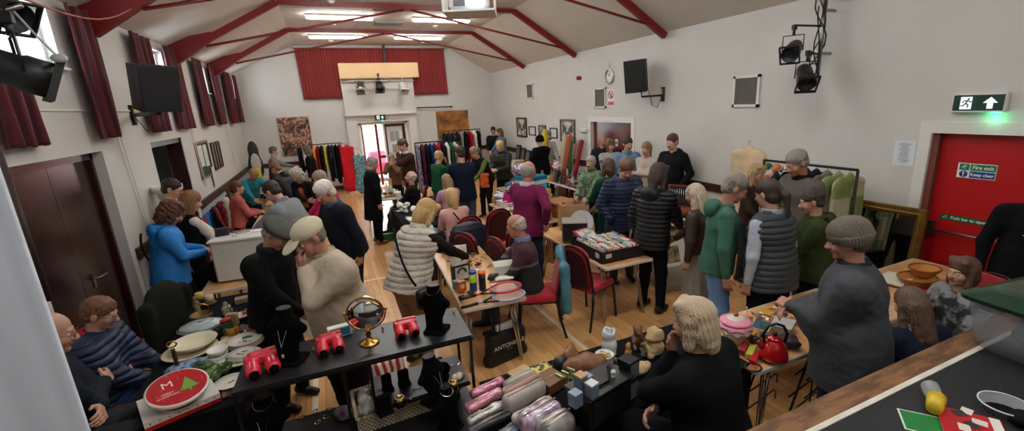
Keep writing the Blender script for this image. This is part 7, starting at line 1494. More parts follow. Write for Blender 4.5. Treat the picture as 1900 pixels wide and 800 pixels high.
MB().box((-.1, 0, .36), (.34, .05, .02), bev=.006).tube([(-.3, .0, .34), (-.3, 0, .38), (-.2, 0, .40), (0, 0, .37)], .012, 6).build('lid_handle', mat('#163a27', .35), o)
MB().tube([(-.1, -.228, .08), (.12, -.232, .08), (.16, -.238, .2), (.0, -.242, .23), (-.1, -.236, .17)], .004, 5, closed=True).build('moulded_outline', mat('#dfe4e8', .2, alpha=.7), o)
MB().box((-.27, -.238, .19), (.1, .003, .13), M=rot3(0, -6)).build('paper_label', mat('#d5dade', .5), o); text('STORE', .03, (-.27, -.242, .205), Matrix.Rotation(PI/2, 3, 'X'), mat('#50555c', .5), parent=o, ext=.0005)
lump('blue_fabric', 'grey blue fabric inside the clear storage tub', 'fabric', c+Vector((.03, 0, .006)), (.24, .15, .1), fab('#46525f'), -8, 5, .015, .01, 20)
g = onZ(1735, 790, ZS)
o = thing('leaflet', 'green leaflet with white border under the programme on the stage', 'leaflet', onZ(1722, 790, ZS)+Vector((.04, -.04, 0)), R(-52)); MB().box((0, 0, .0015), (.3, .15, .002)).build('sheet', mat('#cfd6cd', .4), o); MB().box((0, 0, .003), (.285, .135, .001)).build('green_print', mat('#1d7a3c', .35), o)
pg = onZ(1790, 800, ZS)
o = thing('programme', 'red football programme booklet lying on the stage', 'booklet', pg+Vector((.0, -.03, .012)), R(-58)); MB().box((0, 0, .003), (.21, .28, .006), rz=0).build('pages', mat('#d6d2cb', .5), o); MB().box((0, 0, .007), (.212, .282, .002)).build('cover', mat('#b50f1c', .25), o)
mb = MB(); rs = random.Random(8)
for k in range(5): mb.box((-.03+.03*(k % 3), .01+.035*k, .0085), (.04, .05, .001), rz=k*.7, mi=k % 2)
mb.build('player_photos', [mat('#d8d2ca', .4), mat('#3a2a2a', .4)], o); MB().box((.085, 0, .0085), (.035, .28, .0015)).build('white_band', mat('#dcd8d2', .4), o)
text('MATCH DAY', .03, (-.04, -.08, .009), Matrix.Rotation(0, 3, 'Z'), mat('#e6dcd2', .4), parent=o, ext=.0003); text('PROGRAMME', .026, (-.04, -.115, .009), Matrix.Rotation(0, 3, 'Z'), mat('#d8b86a', .4), parent=o, ext=.0003)
yc = onZ(1733, 762, ZS)
o = thing('yellow_cup', 'yellow plastic cup lying on its side on the green leaflet', 'cup', yc+Vector((0, 0, .038)), R(20)); MB().lathe([(0, -.05), (.03, -.05), (.037, .05), (.033, .05), (.028, -.044), (0, -.044)], n=24, M=Matrix.Rotation(PI/2, 3, 'Y')).build('cup_body', mat('#d8b62a', .35), o)
o = thing('clear_cup', 'clear plastic cup lying behind the yellow cup', 'cup', yc+Vector((.075, .045, .038)), R(35)); MB().lathe([(0, -.05), (.03, -.05), (.037, .05)], n=24, M=Matrix.Rotation(PI/2, 3, 'Y'), cap=False).build('cup_body', mat('#d5d9da', .08, alpha=.4), o)
lc = onZ(1862, 765, ZS)
o = thing('clear_pot', 'round clear plastic pot with lid beside the programme', 'pot', lc); MB().lathe([(0, 0), (.07, 0), (.085, .04), (.09, .042)], n=32, cap=False).build('pot', mat('#b9bec2', .1, alpha=.45), o); MB().tube([(.09*math.cos(a), .09*math.sin(a), .044) for a in [2*PI*i/32 for i in range(32)]], .004, 6, closed=True).build('rim', mat('#dfe3e6', .15, alpha=.8), o)
lump('dark_cloth', 'small dark cloth at the right edge of the stage', 'cloth', onZ(1898, 790, ZS), (.05, .05, .035), fab('#16171c'), 0, 4, .008, .006, 40)
# ------------------------------------------------------------ tennis table
T4 = .756; tt = lambda px, py, z=T4: at(px, py, z)
def racket(px0, py0, px1, py1, label, z=T4+.012, m=mat('#c81f2a', .3), m2=BLK):
    a, b = tt(px0, py0), tt(px1, py1); d = b-a; L_ = .68; an = math.atan2(d.y, d.x); o = thing('tennis_racket', label, 'tennis racket', (a.x, a.y, z), an)
    MB().tube([(0, 0, 0), (.17, 0, 0)], .015, 10).build('grip', BLK, o); MB().tube([(.17, 0, 0), (.22, 0, 0)], .011, 8).build('throat_band', m, o)
    mb = MB().tube([(.22, 0, 0), (.36, .07, 0)], .009, 8).tube([(.22, 0, 0), (.36, -.07, 0)], .009, 8); mb.build('throat', m2, o)
    MB().tube([(.5+.165*math.cos(t_), .122*math.sin(t_), 0) for t_ in [2*PI*i/36 for i in range(36)]], .011, 8, closed=True).build('head_frame', m, o)
    mb = MB()
    for k in range(-7, 8): x = k*.015; hw = .16*math.sqrt(max(0, 1-(x/.118)**2)); mb.tube([(.5-hw, x, 0), (.5+hw, x, 0)], .0009, 4)
    for k in range(-9, 10): x = k*.0165; hw = .118*math.sqrt(max(0, 1-(x/.16)**2)); mb.tube([(.5+x, -hw, 0), (.5+x, hw, 0)], .0009, 4)
    mb.build('strings', mat('#cfc6cc', .4), o); return o
racket(853, 563, 975, 530, 'upper red and black tennis racket on the near end of the table', T4+.04); racket(856, 574, 975, 542, 'lower tennis racket with lilac frame under the red one', T4+.014, mat('#9a92b4', .3))
def tube_can(px, py, r, h, cols, label):
    o = thing('ball_tube', label, 'ball tube', tt(px, py)); MB().lathe([(0, 0), (r, 0), (r, h*.5), (r, h*.9), (0, h*.9)], n=20).build('tube', cols[0], o); MB().lathe([(r*1.02, h*.05), (r*1.02, h*.45)], n=20, cap=False).build('printed_band', cols[1], o); MB().lathe([(0, h*.88), (r*1.08, h*.88), (r*1.08, h), (0, h)], n=20).build('lid', cols[2], o); return o
tube_can(879, 540, .036, .22, (mat('#b9d63a', .3), mat('#1c3f9a', .3), mat('#1c4fb0', .35)), 'yellow green and blue tube of tennis balls'); tube_can(896, 538, .036, .2, (mat('#101012', .3), mat('#1d1d20', .3), mat('#e0641c', .4)), 'black tube of tennis balls with orange lid')
o = boxy(tt(846, 498), (.12, .26, .2), 'white boxed game with red letters on the jewellery table', mat('#d9d4ca', .4), -15); text('PLAY', .05, (-.062, .0, .12), Matrix(((0, 0, -1), (-1, 0, 0), (0, 1, 0))), mat('#a3121c', .4), parent=o)
o = boxy(tt(856, 520), (.2, .07, .19), 'black and white boxed headphones behind the two small tins', mat('#202125', .35), 10, face=mat('#c9c9c6', .4)); MB().tube([(.045*math.cos(a), -.04, .1+.05*math.sin(a)) for a in [PI*i/12 for i in range(13)]], .01, 6).build('headphone_print', BLK, o)
boxy(tt(848, 535), (.075, .05, .09), 'teal sided small tin left of the orange tin', mat('#4f8a7c', .4), 20, name='tin'); o = boxy(tt(857, 540), (.085, .05, .11), 'orange red tin with round cream label', mat('#c9522c', .4), 12, name='tin'); MB().lathe([(0, 0), (.025, 0), (.025, .002)], (0, -.026, .06), 18, M=Matrix.Rotation(PI/2, 3, 'X')).build('round_label', mat('#d8c890', .4), o)
boxy(tt(842, 480), (.2, .12, .12), 'cream cardboard box beneath the white game box edge', mat('#cbbfa5', .5), -12); boxy(tt(852, 478)+Vector((.02, 0, .0)), (.16, .02, .16), 'thin white book leaning by the game box', mat('#dcd8cf', .4), -12, name='book')
o = thing('dumbbell', 'small dark dumbbell at the near left of the table', 'dumbbell', tt(865, 553)+Vector((0, 0, .028)), R(30)); MB().tube([(-.05, 0, 0), (.05, 0, 0)], .01, 8).build('bar', mat('#a57a4c', .4), o); [MB().tube([(x-.02, 0, 0), (x+.02, 0, 0)], .028, 8).build('weight', mat('#1f1a18', .5), o) for x in (-.06, .06)]
lump('gadget', 'black hairdryer like gadget beside the orange lidded tube', 'gadget', tt(912, 520), (.045, .035, .04), mat('#231d1c', .3), 10, 2, .006, .006, 40, extra=[cap((.03, 0, .04), (.09, .02, .03), .018)]); boxy(tt(917, 533), (.07, .05, .03), 'white cuboid charger near the black gadget', WHITE, 20, name='charger'); boxy(tt(885, 520)+Vector((.03, .06, 0)), (.04, .04, .1), 'white tall carton between the ball tubes', WHITE, 10)
o = boxy(tt(938, 505), (.26, .2, .1), 'frosted plastic container held open by the seated man', mat('#c9cbbd', .25), -10, name='container', lid=mat('#b9bdae', .25)); boxy(tt(935, 517), (.2, .09, .02), 'white booklet under the frosted container', WHITE, -10, name='booklet')
lump('maroon_beads', 'maroon beads heaped beside the blue lidded tube', 'beads', tt(887, 492), (.06, .03, .02), mat('#5a1420', .3), 30, 4, .006, .008, 60); lump('purse', 'dark maroon knitted purse under the gilet woman\'s hands', 'purse', tt(832, 470), (.11, .07, .035), fab('#3a1a22', bump=.8, bs=120), 10, 5, .008, .008, 50); boxy(tt(846, 467), (.15, .09, .012), 'cream folded cloth beside the maroon purse', fab('#cfc6a8'), -20, name='cloth'); lump('black_scrunchie', 'black hair accessory in the middle of the jewellery table', 'accessory', tt(868, 473), (.05, .025, .015), BLK, 20, 6, .006, .006, 60)
rs = random.Random(21)
for k in range(46):
    u = rs.random(); v = rs.random(); x = 848+u*60+v*14; y = 465+u*6+v*28; c = tt(x, y)
    if c.x > 1.6 or c.x < 1.06: continue
    solo(MB().tube([(.02*math.cos(a)*rs.uniform(.7, 1.3), .015*math.sin(a), .004) for a in [2*PI*i/10 for i in range(10)]], .003, 5, closed=True), 'jewellery_piece', [mat('#a8803c', .3, .7), mat('#5a3a22', .4), mat('#c9c2ae', .3), mat('#3a3a2c', .4)][k % 4], 'loose beads or jewellery spread over the middle of the wood topped table', 'jewellery', c, rs.uniform(0, 3), 'loose jewellery on the wood topped table')
for k in range(26):
    u = k/25; x = 1043+0*u; c = tt(835+45*u, 483+1.0*math.sin(k)*3-8*u)
o = tag(blob('canvas_bag', [([rbx((0, 0, .13), (.2, .1, .24), .04)], .03)], .012, mat('#8a8070', .8, h2='#b5a88c', vs=9, var=.1), None, disp=noise(.014, 20, 3), loc=(2.0, 5.35, .49)), 'canvas bag of linen on the red chair behind the jewellery table', 'bag')
# ANTONELLE tote
ab = onZ(950, 668, 0)
o = thing('tote_bag', 'black tote bag lettered ANTONELLE on the floor under the table end', 'bag', (1.42, 4.0, 0), R(12))
blob('bag_body', [([rbx((0, 0, .17), (.44, .14, .34), .03), cap((-.2, 0, .04), (.2, 0, .04), .07)], .03)], .012, mat('#0d0d0f', .6, bump=.2, bs=30), o, disp=noise(.01, 14, 9)); text('ANTONELLE', .062, (.0, -.082, .19), Matrix.Rotation(PI/2, 3, 'X'), mat('#d8d8d6', .5), parent=o, sp=1.08, bold=.0008); text('PARIS', .02, (0, -.083, .145), Matrix.Rotation(PI/2, 3, 'X'), mat('#9a9a98', .5), parent=o, sp=1.4)
MB().tube([(-.1, -.06, .33), (-.08, -.05, .45), (.08, -.05, .45), (.1, -.06, .33)], .007, 6).build('handle', BLK, o); boxy((1.42, 4.0, .3), (.2, .03, .1), 'white papers poking out of the black tote bag', WHITE, 12, name='papers')
# ------------------------------------------------------------ books table
B4 = .756; bt = lambda px, py, z=B4: at(px, py, z)
bx0 = Vector((3.02, 4.5, B4))
o = thing('book_crate', 'black cardboard tray crate packed with paperbacks and discs', 'crate', bx0, R(0))
MB().bb((-.3, -.36, 0), (.3, .36, .006)).bb((-.3, -.36, 0), (-.294, .36, .13)).bb((.294, -.36, 0), (.3, .36, .13)).bb((-.294, -.36, 0), (.294, -.354, .13)).bb((-.294, .354, 0), (.294, .36, .13)).build('tray', mat('#101011', .5), o)
MB().bb((-.25, -.363, .05), (-.17, -.359, .1)).bb((-.303, -.3, .04), (-.299, -.22, .1)).build('paper_label', mat('#c9c9c4', .5), o); mb = MB()
for k in range(9): mb.box((-.27+.068*k, -.357, .137), (.035, .006, .014))
mb.build('tray_teeth', mat('#b9854f', .7), o)
rs = random.Random(31); pc = ['#d8d4cc', '#c9b8c4', '#8fa3b5', '#b5404a', '#e0ddd6', '#cbb39a', '#4a6a8c', '#a9a6a0', '#d6c07a', '#6f8f6a', '#c8ccd2', '#2a3a5c', '#dfd2c8']
n = 0
for row in range(4):
    y = -.31+.155*row+.04; x = -.28
    while x < .27:
        t_ = rs.uniform(.014, .03)
        book((bx0.x+x+t_/2, bx0.y+y, B4+.007), (t_, .13, rs.uniform(.125, .15)), 'spine up paperback or disc case in the black tray crate', mat(rs.choice(pc), .4), rs.uniform(-3, 3), 'paperbacks and discs in the black tray crate', 'paperback'); x += t_+.003; n += 1
for k, (y, l) in enumerate(((.30, 'tilted red edged magazine at the back of the book crate'), (.27, 'open illustrated magazine at the back of the book crate'))):
    boxy((bx0.x-.14+.03*k, bx0.y+y, B4+.16), (.26, .2, .008), l, mat(['#b32a34', '#8f8a88'][k], .3, h2=[None, '#c9c4c0'][k], vs=14, var=.08 if k else 0), 15, name='magazine', tilt=(30, 0))
o = thing('radio', 'grey metal cased radio with dark back panel beside the book crate', 'radio', (2.93, 5.13, B4), R(-28)); MB().box((0, 0, .14), (.34, .3, .28), bev=.012).build('case', mat('#8f8c82', .45), o); MB().box((-.171, 0, .14), (.004, .28, .25)).build('back_panel', mat('#241d1b', .5), o)
MB().box((0, -.151, .14), (.32, .004, .25)).build('back_panel', mat('#241d1b', .5), o); [MB().box((0, -.154, .2+.02*k), (.26, .003, .006)).build('vent_slot', BLK, o) for k in range(3)]; text('RADIO', .03, (0, -.155, .1), Matrix.Rotation(PI/2, 3, 'X'), mat('#9a948c', .5), parent=o)
o = thing('serving_tray', 'round white plastic plate standing behind the radio', 'plate', (3.16, 5.33, B4+.17), R(-28)); MB().lathe([(0, 0), (.12, 0), (.165, .02), (.168, .02), (.12, -.006), (0, -.006)], n=32, M=Matrix.Rotation(R(80), 3, 'X')).build('dish', mat('#d5d9de', .3), o)
KR = mat('#a98258', .75, var=.08, vs=6)
def paperbag(c, w, d, h, rz, label, mm=KR):
    o = thing('paper_bag', label, 'paper bag', c, R(rz)); blob('bag_body', [([rbx((0, 0, h/2), (w, d, h), .02), rbx((0, 0, h), (w*.9, d*.85, h*.5), .02, sub=True)], .004)], .014, mm, o, disp=noise(.012, 14, int(w*100))); MB().tube([(-w*.2, 0, h*.9), (-w*.18, 0, h*1.15), (w*.18, 0, h*1.15), (w*.2, 0, h*.9)], .006, 6).build('handle', KR, o); return o
o = paperbag((3.2, 5.62, B4), .42, .24, .4, -12, 'large crumpled brown paper carrier bag on the table')
for k in range(2): MB().box((.08+.1*k, -.125, .12), (.08, .004, .12)).build('printed_label', mat('#cfcac0', .5), o)
cloth_heap((3.15, 5.0, B4), (.14, .11, .06), 'black garment bundled beside the book crate', fab('#121214'), 3)
# pedestal (lectern like wooden stand)
dr = onZ(1035, 425, 0)
o = thing('wooden_pedestal', 'light oak pedestal stand behind the maroon jumper man', 'furniture', (3.42, 6.5, 0), R(8)); OAK = wood('#8f5a2e', '#a8713c', .4, (5, 5, .6))
MB().box((0, 0, .5), (.34, .34, .96)).build('cabinet', OAK, o); MB().box((0, 0, .99), (.42, .42, .035), bev=.012).build('top', OAK, o); MB().box((0, 0, .86), (.36, .36, .03)).build('moulding', OAK, o); MB().box((-.3, .0, .46), (.03, .4, .92)).build('side_board', wood('#9a7448', '#ad8452', .5, (4, 4, .5)), o)
# ------------------------------------------------------------ basket / black box table
for k, (x, y, z_, d, cc, l) in enumerate(((2.98, 6.55, .756, (.36, .42, .2), '#15161a', 'lower black plastic tool case on the table behind the chairs'), (3.02, 6.62, .96, (.34, .38, .18), '#1b1c20', 'upper black plastic case on the lower one'))): 
    o = boxy((x, y, z_), d, l, mat(cc, .4), 5, name='tool_case'); MB().box((-.02, -d[1]/2-.003, d[2]*.6), (.1, .006, .07)).build('white_label', WHITE, o)
o = thing('wood_cabinet', 'low wooden cabinet with grey side carrying the folded towels', 'cabinet', (3.2, 7.0, .756)); MB().box((0, 0, .2), (.42, .5, .4)).build('carcass', wood('#b98d5a', '#caa06c', .5), o); MB().box((-.215, 0, .2), (.012, .5, .4)).build('side_panel', mat('#b5bcc4', .4), o)
for k, (dz, cc, l) in enumerate(((.41, '#3fa0bc', 'folded turquoise towel, bottom of the pile'), (.49, '#b9c4c0', 'pale folded towel in the towel pile'), (.56, '#1f6f88', 'dark teal folded towel, top of the pile'))): boxy((3.15, 7.0, .756+dz), (.4, .42, .07), l, fab(cc), 6+5*k, name='folded_towel', cat='towel')
cloth_heap((3.1, 7.2, 1.4), (.2, .16, .1), 'purple and white floral fabric bundle on top of the towels', mat('#c9bcc9', .85, h2='#6e2a5e', kind='v', vs=26, var=.1), 5); cloth_heap((2.95, 7.55, .756), (.14, .12, .18), 'bright pink cloth hanging beside the towels', fab('#b0286a'), 6); cloth_heap((2.97, 7.5, 1.04), (.13, .12, .06), 'grey and white patterned cloth on the pink one', mat('#5a5f66', .9, h2='#c0c8c6', kind='v', vs=30, var=.1), 7)
o = thing('plastic_basket', 'white slatted plastic basket on the table behind the chairs', 'basket', (2.96, 7.1-.1, .756)); mb = MB(); mb.bb((-.13, -.1, 0), (.13, .1, .01))
for k in range(9): x = -.13+.0325*k; mb.bb((x-.006, -.105, 0), (x+.006, -.1, .13)).bb((x-.006, .1, 0), (x+.006, .105, .13))
for k in range(7): y = -.1+.033*k; mb.bb((-.135, y-.006, 0), (-.13, y+.006, .13)).bb((.13, y-.006, 0), (.135, y+.006, .13))
mb.bb((-.14, -.11, .12), (.14, -.1, .14)).bb((-.14, .1, .12), (.14, .11, .14)).bb((-.14, -.1, .12), (-.13, .1, .14)).bb((.13, -.1, .12), (.14, .1, .14)); mb.build('slatted_sides', WHITE, o); o.location = (2.86, 7.35, .756)
boxy((2.95, 7.72, .756), (.3, .24, .1), 'white and blue paper wrapped flat box by the basket', mat('#c4ccd6', .5), 20, name='packet'); lump('steam_iron', 'white and grey steam iron at the far end of the table', 'iron', (2.9, 7.9, .86), (.08, .15, .05), mat('#c9ced6', .3), 30, 2, .01, .004, 30, extra=[cap((0, -.08, .1), (0, .08, .12), .018)])
boxy((2.9, 8.0, .756), (.22, .16, .1), 'brown cardboard carton under the steam iron', KR, 12, name='carton'); solo(MB().tube([(2.8, 6.95, .756), (2.8, 6.95, 1.32)], .02, 10).lathe([(0, 0), (.045, 0), (.045, .03), (.02, .04)], (2.8, 6.95, .756), 14), 'steel_post', STEEL, 'short steel clamp post at the front of the black cases table', 'post')
# shoes below and on shelf beside pedestal
def shoes(c, rz, m, label, sc=1.0, group=None):
    for s_ in (0, 1):
        Lb = ('left' if s_ == 0 else 'right')+' shoe of '+label
        o = blob('shoe', [([cap((0, -.09, .03), (0, .1, .028), .04, .034, sq=((0, 0, 1), 1.2)), cap((0, -.07, .05), (0, -.02, .05), .035), ell((0, -.07, .1), (.024, .045, .03), sub=True)], .02, [((0, 0, -1), 0)])], .009, m, None, loc=(c[0]+.1*s_*math.cos(R(rz)), c[1]+.1*s_*math.sin(R(rz)), c[2]), rz=R(rz)); tag(o, Lb, 'shoe', group)
for k, (dx, dy, dz, cc, l) in enumerate(((0, 0, 0, '#17171a', 'the black pair on the table end by the pedestal'), (.02, .3, 0, '#c9c4ba', 'the white soled pair behind the black pair'), (.0, .6, 0, '#3a2a22', 'the brown pair farthest along the table end'))): shoes((3.28, 6.35+dy*.0+.22*k, .756 if False else .006), 10, mat(cc, .4), l)
# ------------------------------------------------------------ white china table
c0 = (1.36, 7.95); rs = random.Random(41)
bowl((1.2, 7.28, .756), .17, .1, 'large white mixing bowl at the near end of the china table', GLOSSW); plate((1.13, 7.14-.02, .756), .1, 'white plate under the edge of the mixing bowl', GLOSSW)
PW = mat('#d5d3cc', .5)
for k in range(22):
    x = 1.08+.56*rs.random(); y = 7.45+1.15*rs.random(); z = .756+(.07 if k > 14 else 0); s_ = rs.uniform(.8, 1.2)
    if k % 2: lump('wrapped_china', 'paper wrapped china piece in the heap on the black clothed table', 'china', (x, y, z), (.06*s_, .05*s_, .05*s_), PW, rs.uniform(0, 180), k, .012, .018, 34, group='paper wrapped china on the black clothed table')
    else: cup((x, y, z), .04, .065, 'white china cup among the paper wrapped china', mat('#dcd9d0', .2, h2='#8fa08a', vs=30, var=.04), rs.uniform(0, 360), group='china cups among the wrapping', name='teacup')
boxy((1.1, 8.45, .757), (.16, .1, .004), 'white price card at the corner of the china table', WHITE, 20, name='price_card')
o = boxy((1.62, 6.98, .5), (.46, .34, .24), 'dark green storage box of pale turquoise clothes behind the gilet woman', mat('#15302a', .4), 4, name='storage_box'); o.location = (1.2, 6.75, .5); cloth_heap((1.2, 6.75, .745), (.2, .14, .06), 'pale turquoise clothes in the dark green storage box', mat('#7fb5b0', .9, h2='#b5d0c9', vs=8, var=.1), 8)
boxy((1.2, 6.75, 0), (.5, .4, .495), 'plain dark crate under the green storage box', mat('#1a1c1f', .6), 4, name='crate')
# tray table by overcoat man
o = boxy((1.05, 10.2, .756), (.4, .3, .04), 'light wooden tray of glass dishes by the overcoat man', wood('#b07f4a', '#c4935c', .4), 10, name='tray')
GLS = mat('#d4d6d2', .08, alpha=.55)
for k, (dx, dy, l) in enumerate(((-.1, -.06, 'clear glass decanter at the front of the wooden tray'), (.05, .05, 'clear glass decanter at the back of the wooden tray'), (.12, -.05, 'clear glass decanter at the right of the wooden tray'))): bottle((1.05+dx, 10.2+dy, .8), .045, .24, l, GLS, GLS, 'decanter')
for k, (dx, dy, l) in enumerate(((-.02, -.1, 'dark glass dish at the front of the tray'), (.1, -.12, 'dark glass dish at the right of the tray'))): bowl((1.05+dx, 10.2+dy, .8), .05, .04, l, mat('#2a2320', .2), 'dish')
boxy((1.2, 10.35, .8), (.07, .07, .3), 'tall tan wooden box among the glassware', wood('#a87c50', '#b98e60', .5), 0); boxy((.88, 10.0, .756), (.22, .14, .05), 'white carton at the front left of the small grey table', WHITE, 10); boxy((1.3, 9.98, .756), (.1, .2, .09), 'white books standing at the right of the small grey table', WHITE, -10, name='books')
bottle((.82, 10.2, .756), .04, .16, 'clear glass jar left of the wooden tray', GLS, WHITE, 'jar'); cup((.9, 10.62, .756), .04, .08, 'white mug behind the wooden tray', GLOSSW); boxy((.9, 10.9, .756), (.3, .2, .1), 'stack of pale linen beside the brown jacket woman', fab('#b9b2a2'), 8, name='linen_stack', cat='linen')
solo(MB().box((0, 0, .08), (.3, .1, .16)), 'green_crate', mat('#1f5a34', .5), 'green plastic crate on the floor beside the black clothed table', 'crate', (.88, 9.2, 0))
# clothes table right of the middle rail
for k, (x, y, cc, l) in enumerate(((3.55, 8.4, '#8a7a5c', 'tan clothes bundle at the near end of the clothes table'), (3.8, 8.55, '#a39478', 'beige clothes bundle in the middle of the clothes table'), (3.6, 8.9, '#5c6a4a', 'olive clothes bundle on the clothes table'), (3.95, 9.0, '#b56a48', 'terracotta clothes bundle on the clothes table'), (3.7, 9.35, '#4a5a7a', 'blue clothes bundle at the far end of the clothes table'), (4.0, 8.4, '#c9bba0', 'cream clothes bundle at the right corner of the clothes table'))): cloth_heap((x, y, .756), (.16, .13, .08), l, fab(cc), k+11)
o = boxy((3.5, 8.05, 0), (.5, .4, .4), 'cardboard carton of clothes on the floor by the body warmer woman', KR, 15, name='carton'); cloth_heap((3.5, 8.05, .4), (.2, .16, .1), 'tan and brown clothes spilling from the floor carton', mat('#a08a68', .9, h2='#7a5a40', vs=9, var=.1), 19)
tag(blob('orange_bag', [([rbx((0, 0, 0), (.2, .08, .34), .03)], .02)], .016, fab('#c4582c'), None, disp=noise(.014, 18, 2), loc=(3.15, 9.55, .95)), 'orange cloth hanging from the hands of the body warmer woman', 'cloth')
# bric a brac tables by right wall
T2 = .756; NM = {}
def mk(kind, c, k, cc):
    where = 'on the nearer grey table by the right wall' if c[1] < 10.2 else 'on the farther grey table by the right wall'
    g = 'bric a brac, '+kind+'s '+where
    m = mat(cc, .35)
    if kind == 'bottle': bottle(c, .03, rs.uniform(.16, .26), 'bottle among the bric a brac '+where, m, BLK, group=g)
    elif kind == 'vase': vase(c, [(0, 0), (.03, 0), (.05, .06), (.03, .13), (.025, .16), (.035, .18)], 'vase among the bric a brac '+where, m, group=g)
    elif kind == 'bowl': bowl(c, .07, .05, 'bowl among the bric a brac '+where, m, group=g)
    elif kind == 'figurine': figurine(c, .15, 'figurine among the bric a brac '+where, m, rs.choice(['person', 'animal', 'sit', 'bird']), rs.uniform(0, 360), group=g)
    elif kind == 'mug': cup(c, .04, .08, 'mug among the bric a brac '+where, m, rs.uniform(0, 360), group=g)
    elif kind == 'box': boxy(c, (.12, .09, rs.uniform(.04, .12)), 'box among the bric a brac '+where, m, rs.uniform(-30, 30), group=g)
pal2 = ['#6a4a30', '#a38a5a', '#2a2a2e', '#b9b2a0', '#7a2a24', '#3a5a7a', '#8a6a44', '#c9bfa4', '#4a3a30', '#5a6a3c', '#1c1c20', '#9a3a30']
kinds = ['box', 'figurine', 'bottle', 'bowl', 'mug', 'vase']; n = 0
for y0, nx, ny in ((8.38, 5, 11), (10.5, 4, 9)):
    for j in range(ny):
        for i in range(nx):
            x = (4.84 if y0 < 10 else 5.03)+.145*i+rs.uniform(-.03, .03); y = y0+.17*j+rs.uniform(-.04, .04); mk(kinds[rs.randrange(6)], (x, y, T2), n, rs.choice(pal2)); n += 1
bottle((4.95, 8.6-.3+.1, T2), .04, .3, 'tall blue printed bottle at the near end of the bric a brac', mat('#6fa3c9', .2), mat('#2a4a7a', .4)); figurine((5.42, 8.36, T2), .24, 'dark blue figure with fair head at the near right of the bric a brac', mat('#1c2350', .5), 'person'); lump('yellow_duster', 'yellow cloth at the near end of the bric a brac table', 'cloth', (5.2, 8.33, T2), (.12, .07, .04), mat('#d4c22a', .8), 0, 3, .01, .01, 30); figurine((5.05, 8.3, T2), .1, 'small bright green ornament beside the yellow cloth', mat('#6a8a3a', .4), 'abs')
solo(MB().grid(lambda u, v: (5.0+.34*u, 8.255-.004-.02*math.sin(v*6)*v, .762-.34*v+.01*math.sin(u*9)), 12, 10), 'hanging_towel', fab('#c9c3b0'), 'cream towel hanging over the near end of the bric a brac table', 'towel'); solidify(bpy.data.objects['hanging_towel'], .008)
o = lump('flower_bunch', 'pink and white flower bunch in a dark vase behind the bric a brac', 'flowers', (5.0, 9.55, 1.0), (.11, .1, .12), mat('#c98a88', .8, h2='#d8d0cc', kind='v', vs=24, var=.1), 0, 4, .012, .02, 40); vase((5.0, 9.55, T2), [(0, 0), (.05, 0), (.06, .1), (.07, .26)], 'dark tall vase holding the pink flower bunch', mat('#1c1c20', .3))
tag(blob('green_bucket', [([cap((0, 0, .05), (0, 0, .35), .13, .16)], .01, [((0, 0, -1), 0), ((0, 0, 1), .38)])], .02, mat('#1d7a48', .4), None, loc=(4.2, 8.2, .0)), 'bright green bucket on the floor right of the maroon jumper man', 'bucket'); solo(MB().lathe([(0, 0), (.15, 0), (.15, .03), (0, .04)], n=20), 'orange_cover', mat('#c8502c', .5), 'orange lid on the bright green bucket', 'cover', (4.2, 8.2, .39))
for k, (x, y, w_, h_, cc, l) in enumerate(((4.95, 8.9, .24, .3, '#9a7a50', 'brown paper bag under the nearer bric a brac table'), (5.15, 9.5, .26, .34, '#7a5c3c', 'dark tan bag under the middle of the bric a brac table'), (4.7, 7.95, .26, .3, '#a07c4c', 'brown paper bag at the near foot of the bric a brac table'))): paperbag((x, y, 0), w_, .16, h_, 20*k, l, mat(cc, .75))
o = boxy((3.95, 7.2, 0), (.5, .36, .3), 'pale cardboard carton on the floor beside the oak pedestal', KR, 10, name='carton'); cloth_heap((3.95, 7.2, .3), (.2, .14, .08), 'black clothes in the carton beside the pedestal', fab('#16161a'), 23); cloth_heap((4.35, 7.5, 0), (.25, .2, .12), 'grey clothes heap on the floor under the table end', fab('#5a5752'), 24); cloth_heap((4.5, 6.5, 0), (.2, .2, .1), 'red and beige rug bundle on the floor by the green coat', mat('#9a4a34', .9, h2='#b5a080', vs=10, var=.1), 25)
# fabric rolls by wall
for k, (y, z1, lean_, cc, r_, l) in enumerate(((9.98+.55, 1.72, .02, '#b9a684', .07, 'cream fabric roll, leftmost by the large street print'), (10.33, 1.75, .02, '#a84a34', .06, 'rust red fabric roll second from the left'), (10.18, 1.62, .05, '#1f4a34', .055, 'dark green fabric roll behind the rust one'), (10.1, 1.55, .18, '#a08460', .05, 'patterned tan fabric roll leaning right'), (9.85, 1.66, .2, '#8f1f24', .06, 'deep red fabric roll, rightmost leaning one'))):
    m = mat(cc, .9, h2='#6e5438' if k == 3 else None, vs=20, var=.12); o = thing('fabric_roll', l, 'fabric roll', (5.5+.03*k, y+lean_*1.3, 0)); o.rotation_euler = (R(lean_*40), R(10), 0)
    MB().tube([(0, 0, .0), (0, 0, z1)], [r_, r_], 14).build('rolled_cloth', m, o); MB().tube([(0, 0, z1), (0, 0, z1+.03)], .02, 8).build('cardboard_core', KR, o)
lump('yellow_garment', 'yellow waterproof held up in front of the black hooded coat', 'garment', (5.35, 11.0-.15, 1.12), (.08, .1, .45), mat('#cdb52c', .6), 0, 3, .02, .02, 14)
